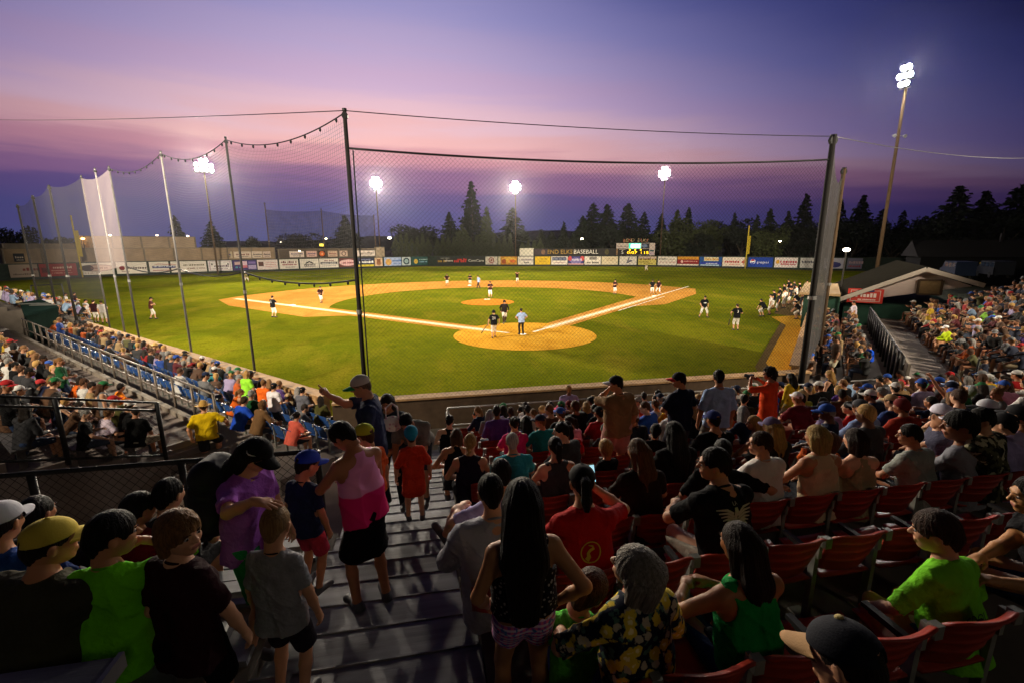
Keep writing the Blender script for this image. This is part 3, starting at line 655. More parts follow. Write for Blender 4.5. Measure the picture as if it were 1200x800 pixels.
def zf(n): return .365+.255*n if n <= 10 else (2.915+.145*(n-10) if n < 14 else 3.35+.25*(n-13))
def xmax(n): return -6.1-(yb(n)+.85)
m = MB(); m.box((0.6,-15.74,-.2), (18.2,1.84,.6-.002))
for n in range(0, 16): m.box(((-5.7+xmax(n))/2, yb(n)+.425, (zf(n)-.6)/2), (xmax(n)+5.7, .849, zf(n)+.6))
g = tag(m.build('grandstand', CONCD), 'stepped concrete deck under the red seats behind home plate', 'grandstand')
m = MB()
for n in range(0, 16):
    for k in range(2):
        z = zf(n)-(.1275 if k == 0 else 0)*1.; y0 = yb(n)+.85-.425*(k+1)
        z = zf(n)-.1275 if k == 0 else zf(n)
        m.box((-6.46, y0+.2125, (z-.6)/2), (1.5, .424, z+.6)); 
aisle = tag(m.build('aisle_steps', ALU), 'aluminium aisle steps running down beside the red seats', 'steps')
m = MB()
for n in range(0, 16):
    for k in range(2):
        z = zf(n)-.1275 if k == 0 else zf(n); y0 = yb(n)+.85-.425*(k+1)+.424
        m.tube([(-7.2,y0,z-.004),(-5.72,y0,z-.004)], .012, 6)
        for i in range(0): m.box((-6.46, y0-.13-.14*i, z+.003), (1.48,.09,.006))
m.build('step_nosing', ALU, aisle)
# left of the aisle: aluminium bleachers behind a rail, and the lower corner
m = MB()
zlo = lambda n: zf(n) if n <= 10 else 3.56+.26*(n-11)
for n in range(7, 16): m.box((-11.1, yb(n)+(.425 if n > 7 else .27), (zlo(n)-.6)/2), (7.8, .849 if n > 7 else .54, zlo(n)+.6))
tag(m.build('bleacher_deck', CONCD), 'stepped deck under the aluminium benches left of the aisle', 'grandstand')
CORNER_Z = .09
sheet('concourse', [(-7.21,-34), (-7.21,-15.2), (-9.0,-14.35), L3.p(.74,1.)[:2], L3.p(.74,16)[:2], (-24,-34)], CORNER_Z, mat('pinkish_concrete', (.33,.245,.20), .9, var=.3, scale=1.3, bump=.15, bscale=18))
def zl(n): return zf(n) if n <= 10 else 3.56+.26*(n-11)
def bench(n, x0, x1, lab):
    r = empty('bleacher_bench', ((x0+x1)/2, yb(n)+(.3 if n != 11 else .28), zl(n)), 0, lab, 'bench', 'aluminium benches left of the aisle'); L = x1-x0
    m = MB(); 
    for dy in (-.07,.07): m.box((0,dy,.43), (L,.128,.045)); m.box((0,dy,.4), (L,.1,.02))
    m.build('seat_plank', ALU, r); m = MB()
    for dy in (-.0,): m.box((0,.37,.024), (L,.27,.045))
    m.build('footboard', ALU, r)
    m = MB()
    for i in range(int(L/1.6)+2): x = -L/2+.12+(L-.24)*i/(int(L/1.6)+1); m.box((x,0,.2), (.05,.2,.385)); m.box((x,.2,.012), (.05,.5,.02))
    m.build('support', BLACK, r); m = MB(); m.box((L/2-.004,0,.425), (.02,.30,.07)); m.build('end_cap', STEEL, r)
for n, l in ((8,'front aluminium bench nearest the chain link railing'),(9,'aluminium bench where the boys are sitting'),(10,'dark-edged aluminium bench behind the boys, nearest the viewer'),(11,'aluminium bench at the very back of the left bleachers'),):
    bench(n, -15, -7.25, l)
# wings
def wing(q, s1, ns, nb, t1, first, lab1, lab2):
    m = MB()
    for t0, t, z in ((0,.75,.1),(.75,1.55,.3),(1.55,t1[0],.5)): q.box(m, -2.6 if q is L3 else 0, s1, t0+.001, t, -.3, z)
    tag(m.build('box_seat_deck', CONC), lab1, 'grandstand')
    e1 = 36 if q is L3 else s1+.5; m = MB(); q.box(m, .72 if q is L3 else 0, e1, t1[0]+.002, t1[1], -.3, .95)
    if q is L3:
        for i in range(6): q.box(m, .72-.3*(6-i), .72-.3*(5-i)-.001, t1[0]+.002, t1[1], -.3, .09+.143*(i+1)-.002)
    for i in range(nb): q.box(m, -.27 if q is L3 else 0, e1, t1[1]+.8*i+.001, t1[1]+.8*(i+1), -.3, .97+.28*i)
    w = tag(m.build('wing_terrace', CONC), lab2, 'grandstand'); return w
w3 = wing(L3, 25.5, 3, 14, (2.95,4.24), 0, 'low deck under the blue seats along third base', 'concrete walkway and stepped terrace on the third base side')
w1 = wing(L1, 17.2, 3, 15, (3.1,4.7), 0, 'low deck of the packed box seats along first base', 'concrete walkway and stepped terrace on the first base side')
m = MB(); L3.box(m, .74, 25.5, 2.97, 3.12, .955, 1.10); m.build('kerb', mat('pale_kerb', (.19,.16,.13), .85, var=.2, scale=3), w3)
m = MB()
for i in range(6): L3.box(m, .72-.3*(6-i)-.012, .72-.3*(6-i)+.05, 2.99, 4.2, .09+.143*(i+1)-.004, .09+.143*(i+1)+.01)
m.build('step_edge', mat('worn_edge', (.24,.21,.19), .7, var=.2), w3)
DARKW = mat('wing_bench', (.10,.095,.10), .6, .3, var=.3)
for q, nb, s0, s1, t0, nm in ((L3, 13, -.2, 34, 4.24, 'third base'), (L1, 14, .1, 16.8, 4.7, 'first base')):
    for i in range(nb):
        m = MB(); q.box(m, s0, s1, t0+.8*i+.42, t0+.8*i+.70, .97+.28*i+.38, .97+.28*i+.43); 
        for k in range(9): s = s0+.2+(s1-s0-.4)*k/8; q.box(m, s-.03, s+.03, t0+.8*i+.5, t0+.8*i+.62, .97+.28*i-.01, .97+.28*i+.379)
        o = ['first','second','third','fourth','fifth','sixth','seventh','eighth','ninth','tenth','eleventh','twelfth','thirteenth','fourteenth'][i]
        tag(m.build('long_bench', DARKW), f'long grey bench, {o} row up from the walkway on the {nm} side', 'bench', f'long benches of the {nm} bleachers')
def railing(lab, pts, h, rails=(1.,.5), r=.025, m=BLACK, posts=None, pr=None, cat='railing', mesh=None):
    """pts: feet of the posts"""
    P = [np.array(p, float) for p in pts]; c = sum(P)/len(P); root = empty('railing', c, 0, lab, cat)
    for p in P:
        b = MB(); b.tube([p-c-np.array([0,0,.05]), p-c+np.array([0,0,h])], pr or r*1.25, 8); b.build('post', m, root, True)
    for f in rails:
        b = MB(); b.tube([p-c+np.array([0,0,h*f]) for p in P], r, 8); b.build('rail', m, root, True)
    if mesh:
        b = MB(); lo, hi, d, w = mesh
        chain(b, P[0]-c+np.array([0,0,lo]), P[-1]-c+np.array([0,0,lo]), P[-1]-c+np.array([0,0,hi]), P[0]-c+np.array([0,0,hi]), d, w); b.build('chain_link_mesh', m if m is not STEEL else STEEL, root)
    return root
def chain(b, p00, p10, p11, p01, d, w, diag=True, seg=1, sag=0., sagb=0.):
    """crossing wires over a quad; d: spacing of the mesh"""
    U = np.linalg.norm(p10-p00); V = np.linalg.norm(p01-p00); nrm = np.cross(p10-p00, p01-p00); nrm /= np.linalg.norm(nrm)
    def at(u, v):
        u, v = u/U, v/V; p = (p00*(1-u)+p10*u)*(1-v)+(p01*(1-u)+p11*u)*v
        z = 4*u*(1-u); p = p.copy(); p[2] -= z*(sag*v+sagb*(1-v)); return p
    L = []
    if diag:
        k = d*math.sqrt(2); n = int((U+V)/k)+1
        for i in range(1, n):
            c = i*k
            L.append(((c, 0) if c < U else (U, c-U), (0, c) if c < V else (c-V, V)))
            e = c-V; L.append(((max(e, 0), 0 if e > 0 else -e), (min(c, U), V if c < U else V-(c-U))))
    else:
        L += [((U*i/(int(U/d)+1), 0), (U*i/(int(U/d)+1), V)) for i in range(1, int(U/d)+1)]+[((0, V*i/(int(V/d)+1)), (U, V*i/(int(V/d)+1))) for i in range(1, int(V/d)+1)]
    for (u0, v0), (u1, v1) in L:
        pts = [at(u0+(u1-u0)*t/seg, v0+(v1-v0)*t/seg) for t in range(seg+1)]
        t = pts[-1]-pts[0]; l = np.linalg.norm(t)
        if l < 1e-3: continue
        x = np.cross(t/l, nrm); V_ = []
        for p in pts: V_ += [p+x*w*.5, p-x*w*.25+nrm*w*.45, p-x*w*.25-nrm*w*.45]
        F = []
        for s in range(seg):
            for j in range(3): F.append((s*3+j, s*3+(j+1)%3, s*3+3+(j+1)%3, s*3+3+j))
        b.add(V_, F)
    return b
# railings
xs = np.linspace(-5.6, 8.4, 8)
railing('long pipe railing in front of the red seats behind home plate', [(x, -16.62, .1) for x in xs], 1.3, (1.,.62), .024, STEEL)
railing('dark chain link railing in front of the left aluminium bleachers', [(x, -22.93, zf(7)) for x in np.linspace(-14.6,-7.35,6)], 1.12, (1.,.04), .03, BLACK, mesh=(.05,1.1,.075,.006))
railing('sloping black chain link railing at the near end of the third base terrace', [L3.p(-.33, 4.3+1.55*i, .97+.28*1.55/.8*i) for i in range(6)], 1.32, (1.,.86,.05), .026, BLACK, pr=.045, mesh=(.05,1.1,.085,.006))
railing('long steel railing between the blue seats and the third base walkway', [L3.p(.55+1.35*i, 2.85, .5) for i in range(18)], 1.42, (1.,.62), .03, mat('worn_pipe', (.13,.105,.085), .5, .4, var=.3))
railing('railing with dark posts beside the first base walkway', [L1.p(.4+1.1*i, 3.0, .5) for i in range(15)], 1.35, (1.,), .03, BLACK, pr=.05)
m = MB(); L1.box(m, .2, 16., 3.12, 3.2, .5, 1.65); tag(m.build('walkway_wall', mat('grey_panel', (.26,.22,.18), .8, var=.25, scale=2)), 'low grey panel wall along the first base walkway', 'wall')
railing('black pipe railing at the near end of the first base terrace', [L1.p(-.08, 4.75+1.55*i, .97+.28*1.55/.8*i) for i in range(7)], 1.1, (1.,.55), .024, BLACK)
railing('black pipe railing at the edge of the aisle below the orange tunic', [(-5.62, yb(n)+.4, zf(n)) for n in (1,)]+[(-5.62,-16.0,.1)], .95, (1.,), .022, BLACK)
# ------------------------------------------------------------------ poles, nets and cables of the backstop
NET = mat('black_netting', (.012,.011,.012), .9, var=.1); NETL = mat('grey_netting', (.10,.09,.10), .9, var=.1)
POLE = mat('dark_steel_pole', (.014,.012,.011), .8, 0., var=.3, scale=3); POLEL = mat('silver_pole', (.15,.14,.14), .6, .2, var=.25, scale=3)
WOODP = mat('wooden_pole', (.085,.052,.028), .85, var=.35, scale=4, stretch=(4,4,.4), bump=.3, bscale=30)
def net_pole(lab, base, h, r, m, bands=()):
    o = empty('net_pole', base, 0, lab, 'pole', 'poles that carry the nets'); b = MB(); b.tube([(0,0,-.3),(0,0,h*.5),(0,0,h)], [r, r*.92, r*.78], 12); b.build('shaft', m, o, True)
    b = MB(); b.tube([(0,0,h),(0,0,h+.05)], r*.9, 12); b.tube([(0,-.05,h-.12),(0,.05,h-.12)], r*1.3, 8); b.build('top_fitting', BLACK, o)
    b = MB(); b.tube([(0,0,h*.42),(0,0,h*.42+.12)], r*1.25, 12); b.build('collar', STEEL, o); return o
PA = np.array([-7.9,-15.2,0]); PB = np.array([7.0,-14.9,0])
net_pole('tall dark pole left of home plate carrying the backstop net', PA, 9.05, .064, POLE)
net_pole('thick dark pole at the right end of the backstop net', PB, 9.05, .11, POLE)
TOP3 = [(298,430,9.4,POLE),(224,410,9.55,POLEL),(163,396,9.45,POLE),(146,388,9.7,POLEL),(128,380,9.7,POLE)]
base3 = [at_z(x, y, 1.1)*np.array([1,1,0]) for x, y, h, mm in TOP3]
b5 = [L3.p(s, .1) for s in (26.5,31,36)]
words = ['second pole from home plate on the third base side, dark lower half','silver pole in the third base net line','dark thin pole at the right edge of the pale screen','pale pole in front of the pale netting screen','dark pole at the left edge of the pale screen']
GPOLE = mat('grey_pole', (.06,.055,.055), .7, 0., var=.3, scale=3)
for p, (x, y, h, mm), w in zip(base3, TOP3, words): net_pole(w, p, h, .046, GPOLE if mm is POLE else mm)
for p, h, w in zip(b5, (9.3,9.,8.7), ('first faint pole beyond the third base dugout','second faint pole beyond the third base dugout','farthest faint pole of the third base net')): net_pole(w, p, h, .07, POLE)
PC = PB+np.array([5.62,4.98,0]); net_pole('orange-lit pole behind the right end of the backstop net', PC, 9.0, .11, WOODP)
def cable(lab, a, b, sag, r, m=BLACK, knots=0, n=24, cat='cable', name='cable'):
    a = np.array(a, float); b = np.array(b, float); P = [a+(b-a)*i/n-np.array([0,0,4*sag*i/n*(1-i/n)]) for i in range(n+1)]
    mb = MB(); mb.tube(P, r, 6)
    for i in range(knots):
        t = (i+.5)/knots; p = a+(b-a)*t-np.array([0,0,4*sag*t*(1-t)]); mb.ell(p-np.array([0,0,.05]), (.035,.035,.06), 6, 4)
    o = mb.build(name, m, None, True); tag(o, lab, cat); return o
def netting(lab, p00, p10, p11, p01, d, w, m, diag, seg, sag, sagb):
    b = MB(); a = [np.array(v, float) for v in (p00,p10,p11,p01)]; chain(b, *a, d, w, diag, seg, sag, sagb); return tag(b.build('safety_net', m), lab, 'net', 'nets around the backstop')
up = lambda p, z: np.array([p[0], p[1], z])
netting('big diamond-mesh backstop net behind home plate', up(PA,1.15), up(PB,1.15), up(PB,8.35), up(PA,8.15), .088, .0056, NET, True, 10, .22, 0)
cable('thick edge rope along the top of the backstop net', up(PA,8.15), up(PB,8.35), .22, .03)
cable('side rope hanging down the left edge of the backstop net', up(PA,8.1)+np.array([.14,0,0]), up(PA,1.2)+np.array([.12,0,0]), 0., .02)
cable('thin wire high over the infield between the two tall poles', up(PA,9.05), up(PB,9.05), .12, .012)
seq = [PA]+base3[:3]; tops = [9.0,9.35,9.5,9.4]
nm = ['between the tall dark pole and the second pole','between the second pole and the silver pole','between the silver pole and the pale screen']
for i in range(3):
    a, b = seq[i], seq[i+1]
    netting('square-mesh side net '+nm[i], up(a,4.75), up(b,4.75), up(b,tops[i+1]-.1), up(a,tops[i]-.1), .10, .0055, NETL, False, 8, .42, .22)
    cable('sagging garland rope '+nm[i], up(a,tops[i]), up(b,tops[i+1]), .42, .016, knots=9)
    cable('sagging bottom rope of the side net '+nm[i], up(a,4.75), up(b,4.75), .24, .028, knots=8 if i == 0 else 0)
cable('thin wire running off to the left from the tall dark pole', up(PA,9.05), at_d(-70,138,34), .2, .012)
cable('thin wire running off to the right past the tall wooden light pole', up(PB,9.05), at_d(1230,184,26), .3, .012, STEEL)
def screen(lab, a, b, z0a, z0b, z1a, z1b, m, n=10, th=.03, sagt=.25):
    a = np.array(a, float); b = np.array(b, float); V = []; d = (b-a); d[2] = 0; nn = np.array([-d[1], d[0], 0]); nn /= np.linalg.norm(nn)
    for side in (0, 1):
        for i in range(n+1):
            t = i/n; p = a+(b-a)*t; s = 4*t*(1-t)*sagt; bl = .06*math.sin(t*9)
            for k in range(6):
                f = k/5; z = (z0a+(z0b-z0a)*t)*(1-f)+(z1a+(z1b-z1a)*t-s)*f; q = p+nn*(bl*math.sin(f*3)+side*th); V.append((q[0], q[1], z))
    F = []
    for side in (0, 1):
        o = side*(n+1)*6
        for i in range(n):
            for k in range(5): F.append((o+i*6+k, o+i*6+6+k, o+i*6+7+k, o+i*6+k+1))
    mb = MB(); mb.add(V, F); return tag(mb.build('netting_screen', m, None, True), lab, 'net screen', 'netting screens')
PALE = sheet_mat('pale_screen_weave', (.22,.18,.185), .28); DSCR = sheet_mat('dark_screen_weave', (.018,.017,.022), .24); GSCR = sheet_mat('grey_screen_weave', (.055,.05,.05), .70)
screen('pale folded netting screen on the third base side', base3[2], base3[4], 4.8, 4.2, 9.35, 9.6, PALE)
seqf = [base3[4]]+b5; tf = [9.6,9.3,9.,8.7]
for i, w in enumerate(('dark netting next to the pale screen', 'dark netting above the far third base seats', 'dark netting at the far left end')): screen(w, seqf[i], seqf[i+1], 2.6, 2.6, tf[i], tf[i+1], DSCR)
screen('grey net seen edge-on at the right end of the backstop', PB+np.array([.22,.1,0]), PC, 1.2, 1.2, 8.7, 8.8, GSCR, sagt=.7)
# ------------------------------------------------------------------ outfield fence with its banners
FGREEN = mat('fence_boards', (.022,.035,.026), .8, var=.3, scale=2)
def fence_at(px, py=306):
    d = ray(px, py)
    for (x0,y0), (x1,y1) in zip(FENCE, FENCE[1:]):
        A = np.array([[d[0], x0-x1],[d[1], y0-y1]]); b = np.array([x0-CC[0], y0-CC[1]])
        try: t, u = np.linalg.solve(A, b)
        except Exception: continue
        if t > 0 and -1e-6 <= u <= 1+1e-6: return np.array([x0+(x1-x0)*u, y0+(y1-y0)*u, 0.])
    raise ValueError(px)
fz = empty('outfield_fence', (0,105,0), 0, 'long dark green board fence around the outfield', 'fence')
m = MB(); mc = MB()
for a, b in zip(FENCE, FENCE[1:]):
    a = np.array([*a,0.])-[0,105,0]; b = np.array([*b,0.])-[0,105,0]; n = np.array([b[1]-a[1], a[0]-b[0], 0]); n /= np.linalg.norm(n); n = -n
    m.bar(a+n*.06+[0,0,1.45], b+n*.06+[0,0,1.45], .10, 2.9); mc.bar(a+n*.06+[0,0,2.95], b+n*.06+[0,0,2.95], .16, .08)
m.build('boards', FGREEN, fz); mc.build('top_rail', mat('fence_cap', (.05,.055,.045), .7), fz)
_cm = {}
def cmat(h, rough=.6):
    if h not in _cm: _cm[h] = mat('paint_'+h, hexc(h), rough, var=.06, scale=.8)
    return _cm[h]
def banner(lab, A, B, z0, z1, bg, els, group='advertising banners', inset=.10, name='advertising_banner', cat='banner', th=.04):
    """A, B: left and right ends as seen from home plate"""
    A = np.array([A[0], A[1], 0.]); B = np.array([B[0], B[1], 0.]); x = B-A; w = np.linalg.norm(x); x /= w; n = np.cross(x, [0,0,1.])
    c = (A+B)/2+n*inset; h = z1-z0; me = MB(); me.box((0,0,0), (w,th,h))
    o = me.build(name, cmat(bg) if isinstance(bg, str) else bg); o.location = (c[0], c[1], (z0+z1)/2); o.rotation_euler = (0,0,math.atan2(x[1], x[0])); tag(o, lab, cat, group)
    d = MB(); mats = []; y = -th/2-.008; k = 0
    def mi(col):
        if col not in mats: mats.append(col)
        return mats.index(col)
    for e in els:
        k += 1; yy = y-.004*k
        if e[0] == 't':
            t = link('lettering', text_mesh(e[1], e[2]*h, cmat(e[5]) if isinstance(e[5], str) else e[5], .004, 'CENTER', e[6] if len(e) > 6 else 1.), o); t.location = ((e[3]-.5)*w, yy-.004, (e[4]-.5)*h); t.rotation_euler = (rad(90), 0, 0)
            bw = t.dimensions.x or 1; 
            if len(e) > 7: t.scale = (e[7]*w/max(bw, .01), 1, 1)
            continue
        d.cur = mi(e[-1])
        if e[0] == 'b': d.box(((e[1]+e[3])/2*w-w/2, yy, (e[2]+e[4])/2*h-h/2), ((e[3]-e[1])*w, .006, (e[4]-e[2])*h))
        elif e[0] == 'o':
            V = [((e[1]-.5)*w+e[3]*h*math.cos(2*math.pi*i/24), yy, (e[2]-.5)*h+e[4]*h*math.sin(2*math.pi*i/24)) for i in range(24)]; d.add(V, [tuple(range(24))])
        elif e[0] == 'w':   # a line of print too small to read
            r = random.Random(int(e[1]*97+e[3]*53+k)); u = e[1]
            while u < e[2]:
                q = r.uniform(.5, 1.)*e[4]*h/w*.75; hh = e[4]*(1 if r.random() < .25 else .72)
                d.box(((u+q/2-.5)*w, yy, (e[3]-.5)*h+(hh-e[4])/2*h*.6), (q*w*.72, .006, hh*h*.8)); u += q*(1 if r.random() > .14 else 1.8)
        elif e[0] == 'p': d.add([((u-.5)*w, yy, (v-.5)*h) for u, v in e[1]], [tuple(range(len(e[1])))])
    if d.f: d.build('printed_design', [cmat(c_) if isinstance(c_, str) else c_ for c_ in mats], o)
    return o
WHT = 'd8cfc4'
LOW = [
 (8,42,'8f7d70',[('w',.45,.95,.62,.3,'6a2f2a'),('w',.1,.9,.25,.15,'5a4a44')],'dim tan banner at the far left of the fence'),
 (44,88,'8e1d1e',[('w',.35,.85,.7,.24,'d8b8a8'),('w',.3,.85,.45,.12,'c89080'),('w',.3,.85,.25,.12,'c89080'),('b',.05,.3,.22,.7,'5a1216')],'dark red banner with pale print left of the left foul pole'),
 (93,130,WHT,[('o',.5,.56,1.15,.30,'6e4a48'),('o',.5,.56,1.10,.24,'c8a89c'),('o',.2,.56,.42,.26,'3a2c30'),('w',.3,.85,.56,.2,'7a4a48'),('w',.1,.5,.15,.12,'8a6a60')],'white banner with a long dark ringed oval'),
 (135,171,WHT,[('o',.18,.5,.2,.2,'7a3038'),('w',.34,.94,.5,.26,'4a3438'),('w',.15,.4,.2,.12,'8a7068')],'white banner with a small round red mark at left and brown lettering'),
 (174,207,WHT,[('p',[(.1,.66),(.3,.82),(.95,.74),(.95,.70),(.3,.77)],'9a2c2c'),('b',.1,.42,.93,.62,'2b3068'),('w',.14,.9,.56,.14,'c8c8d8'),('w',.1,.9,.22,.12,'a06058')],'white banner with a red roofline over dark blue lettering'),
 (210,241,WHT,[('w',.12,.9,.66,.24,'6a6248'),('w',.25,.9,.34,.15,'7a5048')],'white banner with thin olive script over a short red line'),
 (243,271,'d8d4d4',[('b',.05,.06,.95,.94,'b8a0a8'),('b',.09,.1,.91,.9,'dcd6d4'),('w',.24,.82,.48,.24,'5a3a58'),('o',.16,.66,.06,.1,'2a2028'),('o',.84,.66,.06,.1,'2a2028'),('w',.2,.8,.22,.12,'80607a')],'white banner with a thin framed border and purple lettering'),
 (272,300,'3a2f6a',[('b',.38,.25,.6,.9,'d8b8c8'),('b',.38,.25,.6,.5,'c06878'),('b',.08,.55,.34,.85,'c8a8a8'),('b',.66,.62,.96,.85,'7a68a8'),('b',.64,.1,.98,.5,'a898c0'),('w',.1,.34,.3,.2,'40a0b8')],'purple and blue banner patched with pink pictures'),
 (301,325,'d8c8c4',[('b',.06,.35,.3,.8,'5a3a34'),('w',.38,.9,.7,.1,'c07a78'),('w',.38,.9,.5,.1,'c07a78'),('w',.38,.9,.3,.1,'c07a78')],'pinkish white banner with a small brown square at left'),
 (327,349,WHT,[('w',.08,.94,.72,.26,'6a3038'),('w',.14,.86,.46,.24,'8a2c3c'),('w',.3,.8,.18,.12,'5a4a48')],'white banner with two slanted lines of maroon lettering'),
 (351,373,WHT,[('p',[(.28,.5),(.34,.66),(.5,.76),(.66,.66),(.72,.5),(.66,.5),(.5,.63),(.34,.5)],'26242c'),('b',.22,.18,.82,.46,'5a5450'),('w',.26,.8,.32,.2,'d8d0c8')],'white banner with a black arch over a grey plate'),
 (374,396,WHT,[('w',.25,.75,.78,.2,'7a4048'),('b',.05,.38,.95,.62,'2c2a38'),('w',.1,.9,.5,.18,'d8d4d0'),('w',.15,.85,.2,.12,'8a8a90')],'white banner with a black bar of white lettering'),
 (397,417,'6a3a36',[('o',.5,.5,.95,.36,'d8b0b0'),('w',.2,.85,.5,.3,'8a3a40')],'brown banner with a pink oval'),
 (418,438,'2c3048',[('w',.12,.92,.52,.34,'e8e4e0'),('b',0,0,1,.22,'c8b430'),('w',.2,.8,.8,.14,'8a90b0')],'navy banner with white lettering over a yellow strip'),
 (439,448,'c8a888',[('b',.25,.15,.75,.85,'8a5a3a')],'narrow tan banner beside the fence corner'),
 (450,470,'9aa8c8',[('o',.25,.45,.4,.4,'c89a50'),('w',.48,.95,.6,.28,'2a5a9a'),('w',.5,.95,.25,.16,'5878b0')],'pale blue banner with an orange ball at left'),
 (471,481,'b8c0c0',[('o',.5,.5,.42,.42,'30404a'),('o',.5,.5,.26,.26,'90a8a8')],'small pale banner with one dark ring'),
 (482,501,'1f4a48',[('o',.27,.45,.26,.3,'c8a83a'),('w',.48,.92,.68,.2,'a8c8c0'),('w',.48,.92,.4,.2,'8ab0c8')],'teal banner with a yellow diamond mark'),
 (512,530,'2c302c',[('w',.05,.55,.45,.36,'b8902c'),('w',.5,.98,.5,.3,'d0c8bc'),('w',.25,.8,.82,.14,'a8a8a0')],'black fence lettering in yellow and white'),
 (531,547,'2c302c',[('w',.05,.95,.45,.42,'d83a34'),('w',.3,.95,.66,.3,'d83a34')],'black fence panel with bright red lettering'),
 (548,568,'2c302c',[('t','ComCare',.42,.5,.5,'e4e0d8',1.,.9)],'black fence panel with bold white lettering'),
 (569,583,WHT,[('o',.5,.55,.36,.36,'9a3a34'),('o',.5,.55,.25,.25,WHT),('o',.5,.55,.14,.14,'9a3a34'),('w',.3,.7,.1,.1,'9a3a34')],'white banner with one red ring'),
 (584,606,'c88a2c',[('b',0,0,.12,1,'d8d0b0'),('o',.55,.6,.9,.36,'e0b040'),('o',.3,.4,.3,.3,'a8501c'),('o',.75,.45,.4,.2,'d86a2c')],'orange and gold picture banner'),
 (607,625,WHT,[('w',.08,.92,.6,.24,'6a5a70'),('w',.4,.68,.26,.24,'2a2630')],'white banner with thin script and a short black word, below the blank white board'),
 (627,645,'d8b010',[('w',.3,.75,.7,.16,'6a5408'),('w',.25,.75,.42,.2,'a88408')],'plain bright yellow banner'),
 (646,665,WHT,[('b',.06,.5,.94,.92,'3c4464'),('w',.1,.9,.7,.2,'8a90a8'),('w',.15,.85,.25,.14,'8a5a60')],'white banner with a wide slate blue bar on top'),
 (666,684,'3a3878',[('o',.5,.45,.7,.4,'7a70a8'),('o',.1,.75,.25,.3,'c04a4a'),('o',.9,.75,.25,.3,'c04a4a'),('w',.25,.8,.6,.3,'d8d0e0'),('b',0,0,1,.14,'c89898')],'purple picture banner with red corners'),
 (685,704,WHT,[('b',.3,.6,.75,.95,'7a7470'),('w',.14,.86,.26,.3,'1e1a1e')],'white banner with bold black lettering under a grey box'),
 (705,724,'d4c4a4',[('w',.3,.8,.7,.16,'a88a68'),('w',.3,.7,.5,.12,'b89a78')],'cream banner with faint print left of the scoreboard legs'),
 (726,746,WHT,[('p',[(.4,.2),(.55,.9),(.6,.9),(.52,.5),(.75,.55),(.74,.45),(.5,.22)],'22285a'),('p',[(.46,.3),(.52,.38),(.66,.47),(.5,.42)],'d8cfc4')],'white banner with one dark blue script mark under the scoreboard'),
 (748,769,'c8b860',[('b',0,.72,1,1,'c8b0a0'),('w',.06,.92,.7,.34,'6a4020'),('w',.08,.6,.36,.2,'5a5418'),('w',.3,.8,.16,.12,'7a6a20')],'mustard banner with brown script under the scoreboard'),
 (771,793,WHT,[('w',.05,.5,.72,.2,'4a3a3c'),('w',.55,.95,.66,.14,'a89080'),('w',.1,.95,.36,.2,'b8908a')],'white banner with black then pale red print right of the scoreboard'),
 (794,819,'8a2026',[('b',0,.68,1,1,'c88a28'),('b',0,0,1,.16,'d8cfc0'),('o',.22,.45,.14,.16,'e0b8b0'),('w',.32,.92,.48,.18,'d8a8a0')],'dark red banner with a gold strip on top'),
 (820,846,'1f4c8c',[('b',.2,.55,.85,.98,'d8c8a0'),('w',.25,.8,.76,.3,'c89030'),('b',.05,.2,1,.42,'2438a0'),('w',.3,.8,.28,.16,'d8dce8'),('b',.05,.02,.9,.16,'a8bcd0')],'blue banner with a cream picture on top'),
 (847,875,'dccdbe',[('w',.08,.84,.52,.36,'a8242c'),('w',.3,.7,.22,.12,'c86a60'),('o',.9,.5,.06,.3,'b86a38')],'white banner with red script just left of the right foul pole'),
 (877,906,'123a9a',[('o',.19,.55,.26,.26,'f0f0f0'),('p',[(.10,.62),(.13,.76),(.19,.81),(.25,.76),(.28,.66),(.2,.60)],'c8202c'),('p',[(.11,.45),(.18,.47),(.27,.55),(.26,.38),(.19,.30),(.13,.34)],'1c4cb4'),('t','pepsi',.36,.60,.50,'f0f0f4',1.,.46)],'bright blue banner with a round red white and blue mark right of the foul pole'),
 (908,935,'d8ccc8',[('p',[(.06,.7),(.2,.8),(.22,.4),(.08,.35)],'d8a030'),('w',.24,.96,.6,.36,'a82a3c'),('w',.28,.92,.34,.22,'a82a3c')],'white banner with two lines of red lettering and a yellow star shape'),
 (938,955,'b8b4b0',[('w',.1,.9,.6,.24,'3a3a4a')],'pale banner half hidden behind the thick dark pole'),
 (966,989,'c4c0d0',[('o',.5,.35,.6,.28,'3a3a7a'),('w',.3,.8,.5,.24,'4a4a8a')],'pale banner with a dark blue arc right of the thick dark pole'),
 (993,1011,'7a7890',[('w',.1,.9,.6,.3,'c0a0a8'),('w',.1,.9,.25,.2,'a03a48')],'dim grey banner at the right end of the fence'),
]
for x0, x1, bg, els, lab in LOW: banner(lab, fence_at(x0), fence_at(x1), .42, 2.78, bg, els)
m = MB()
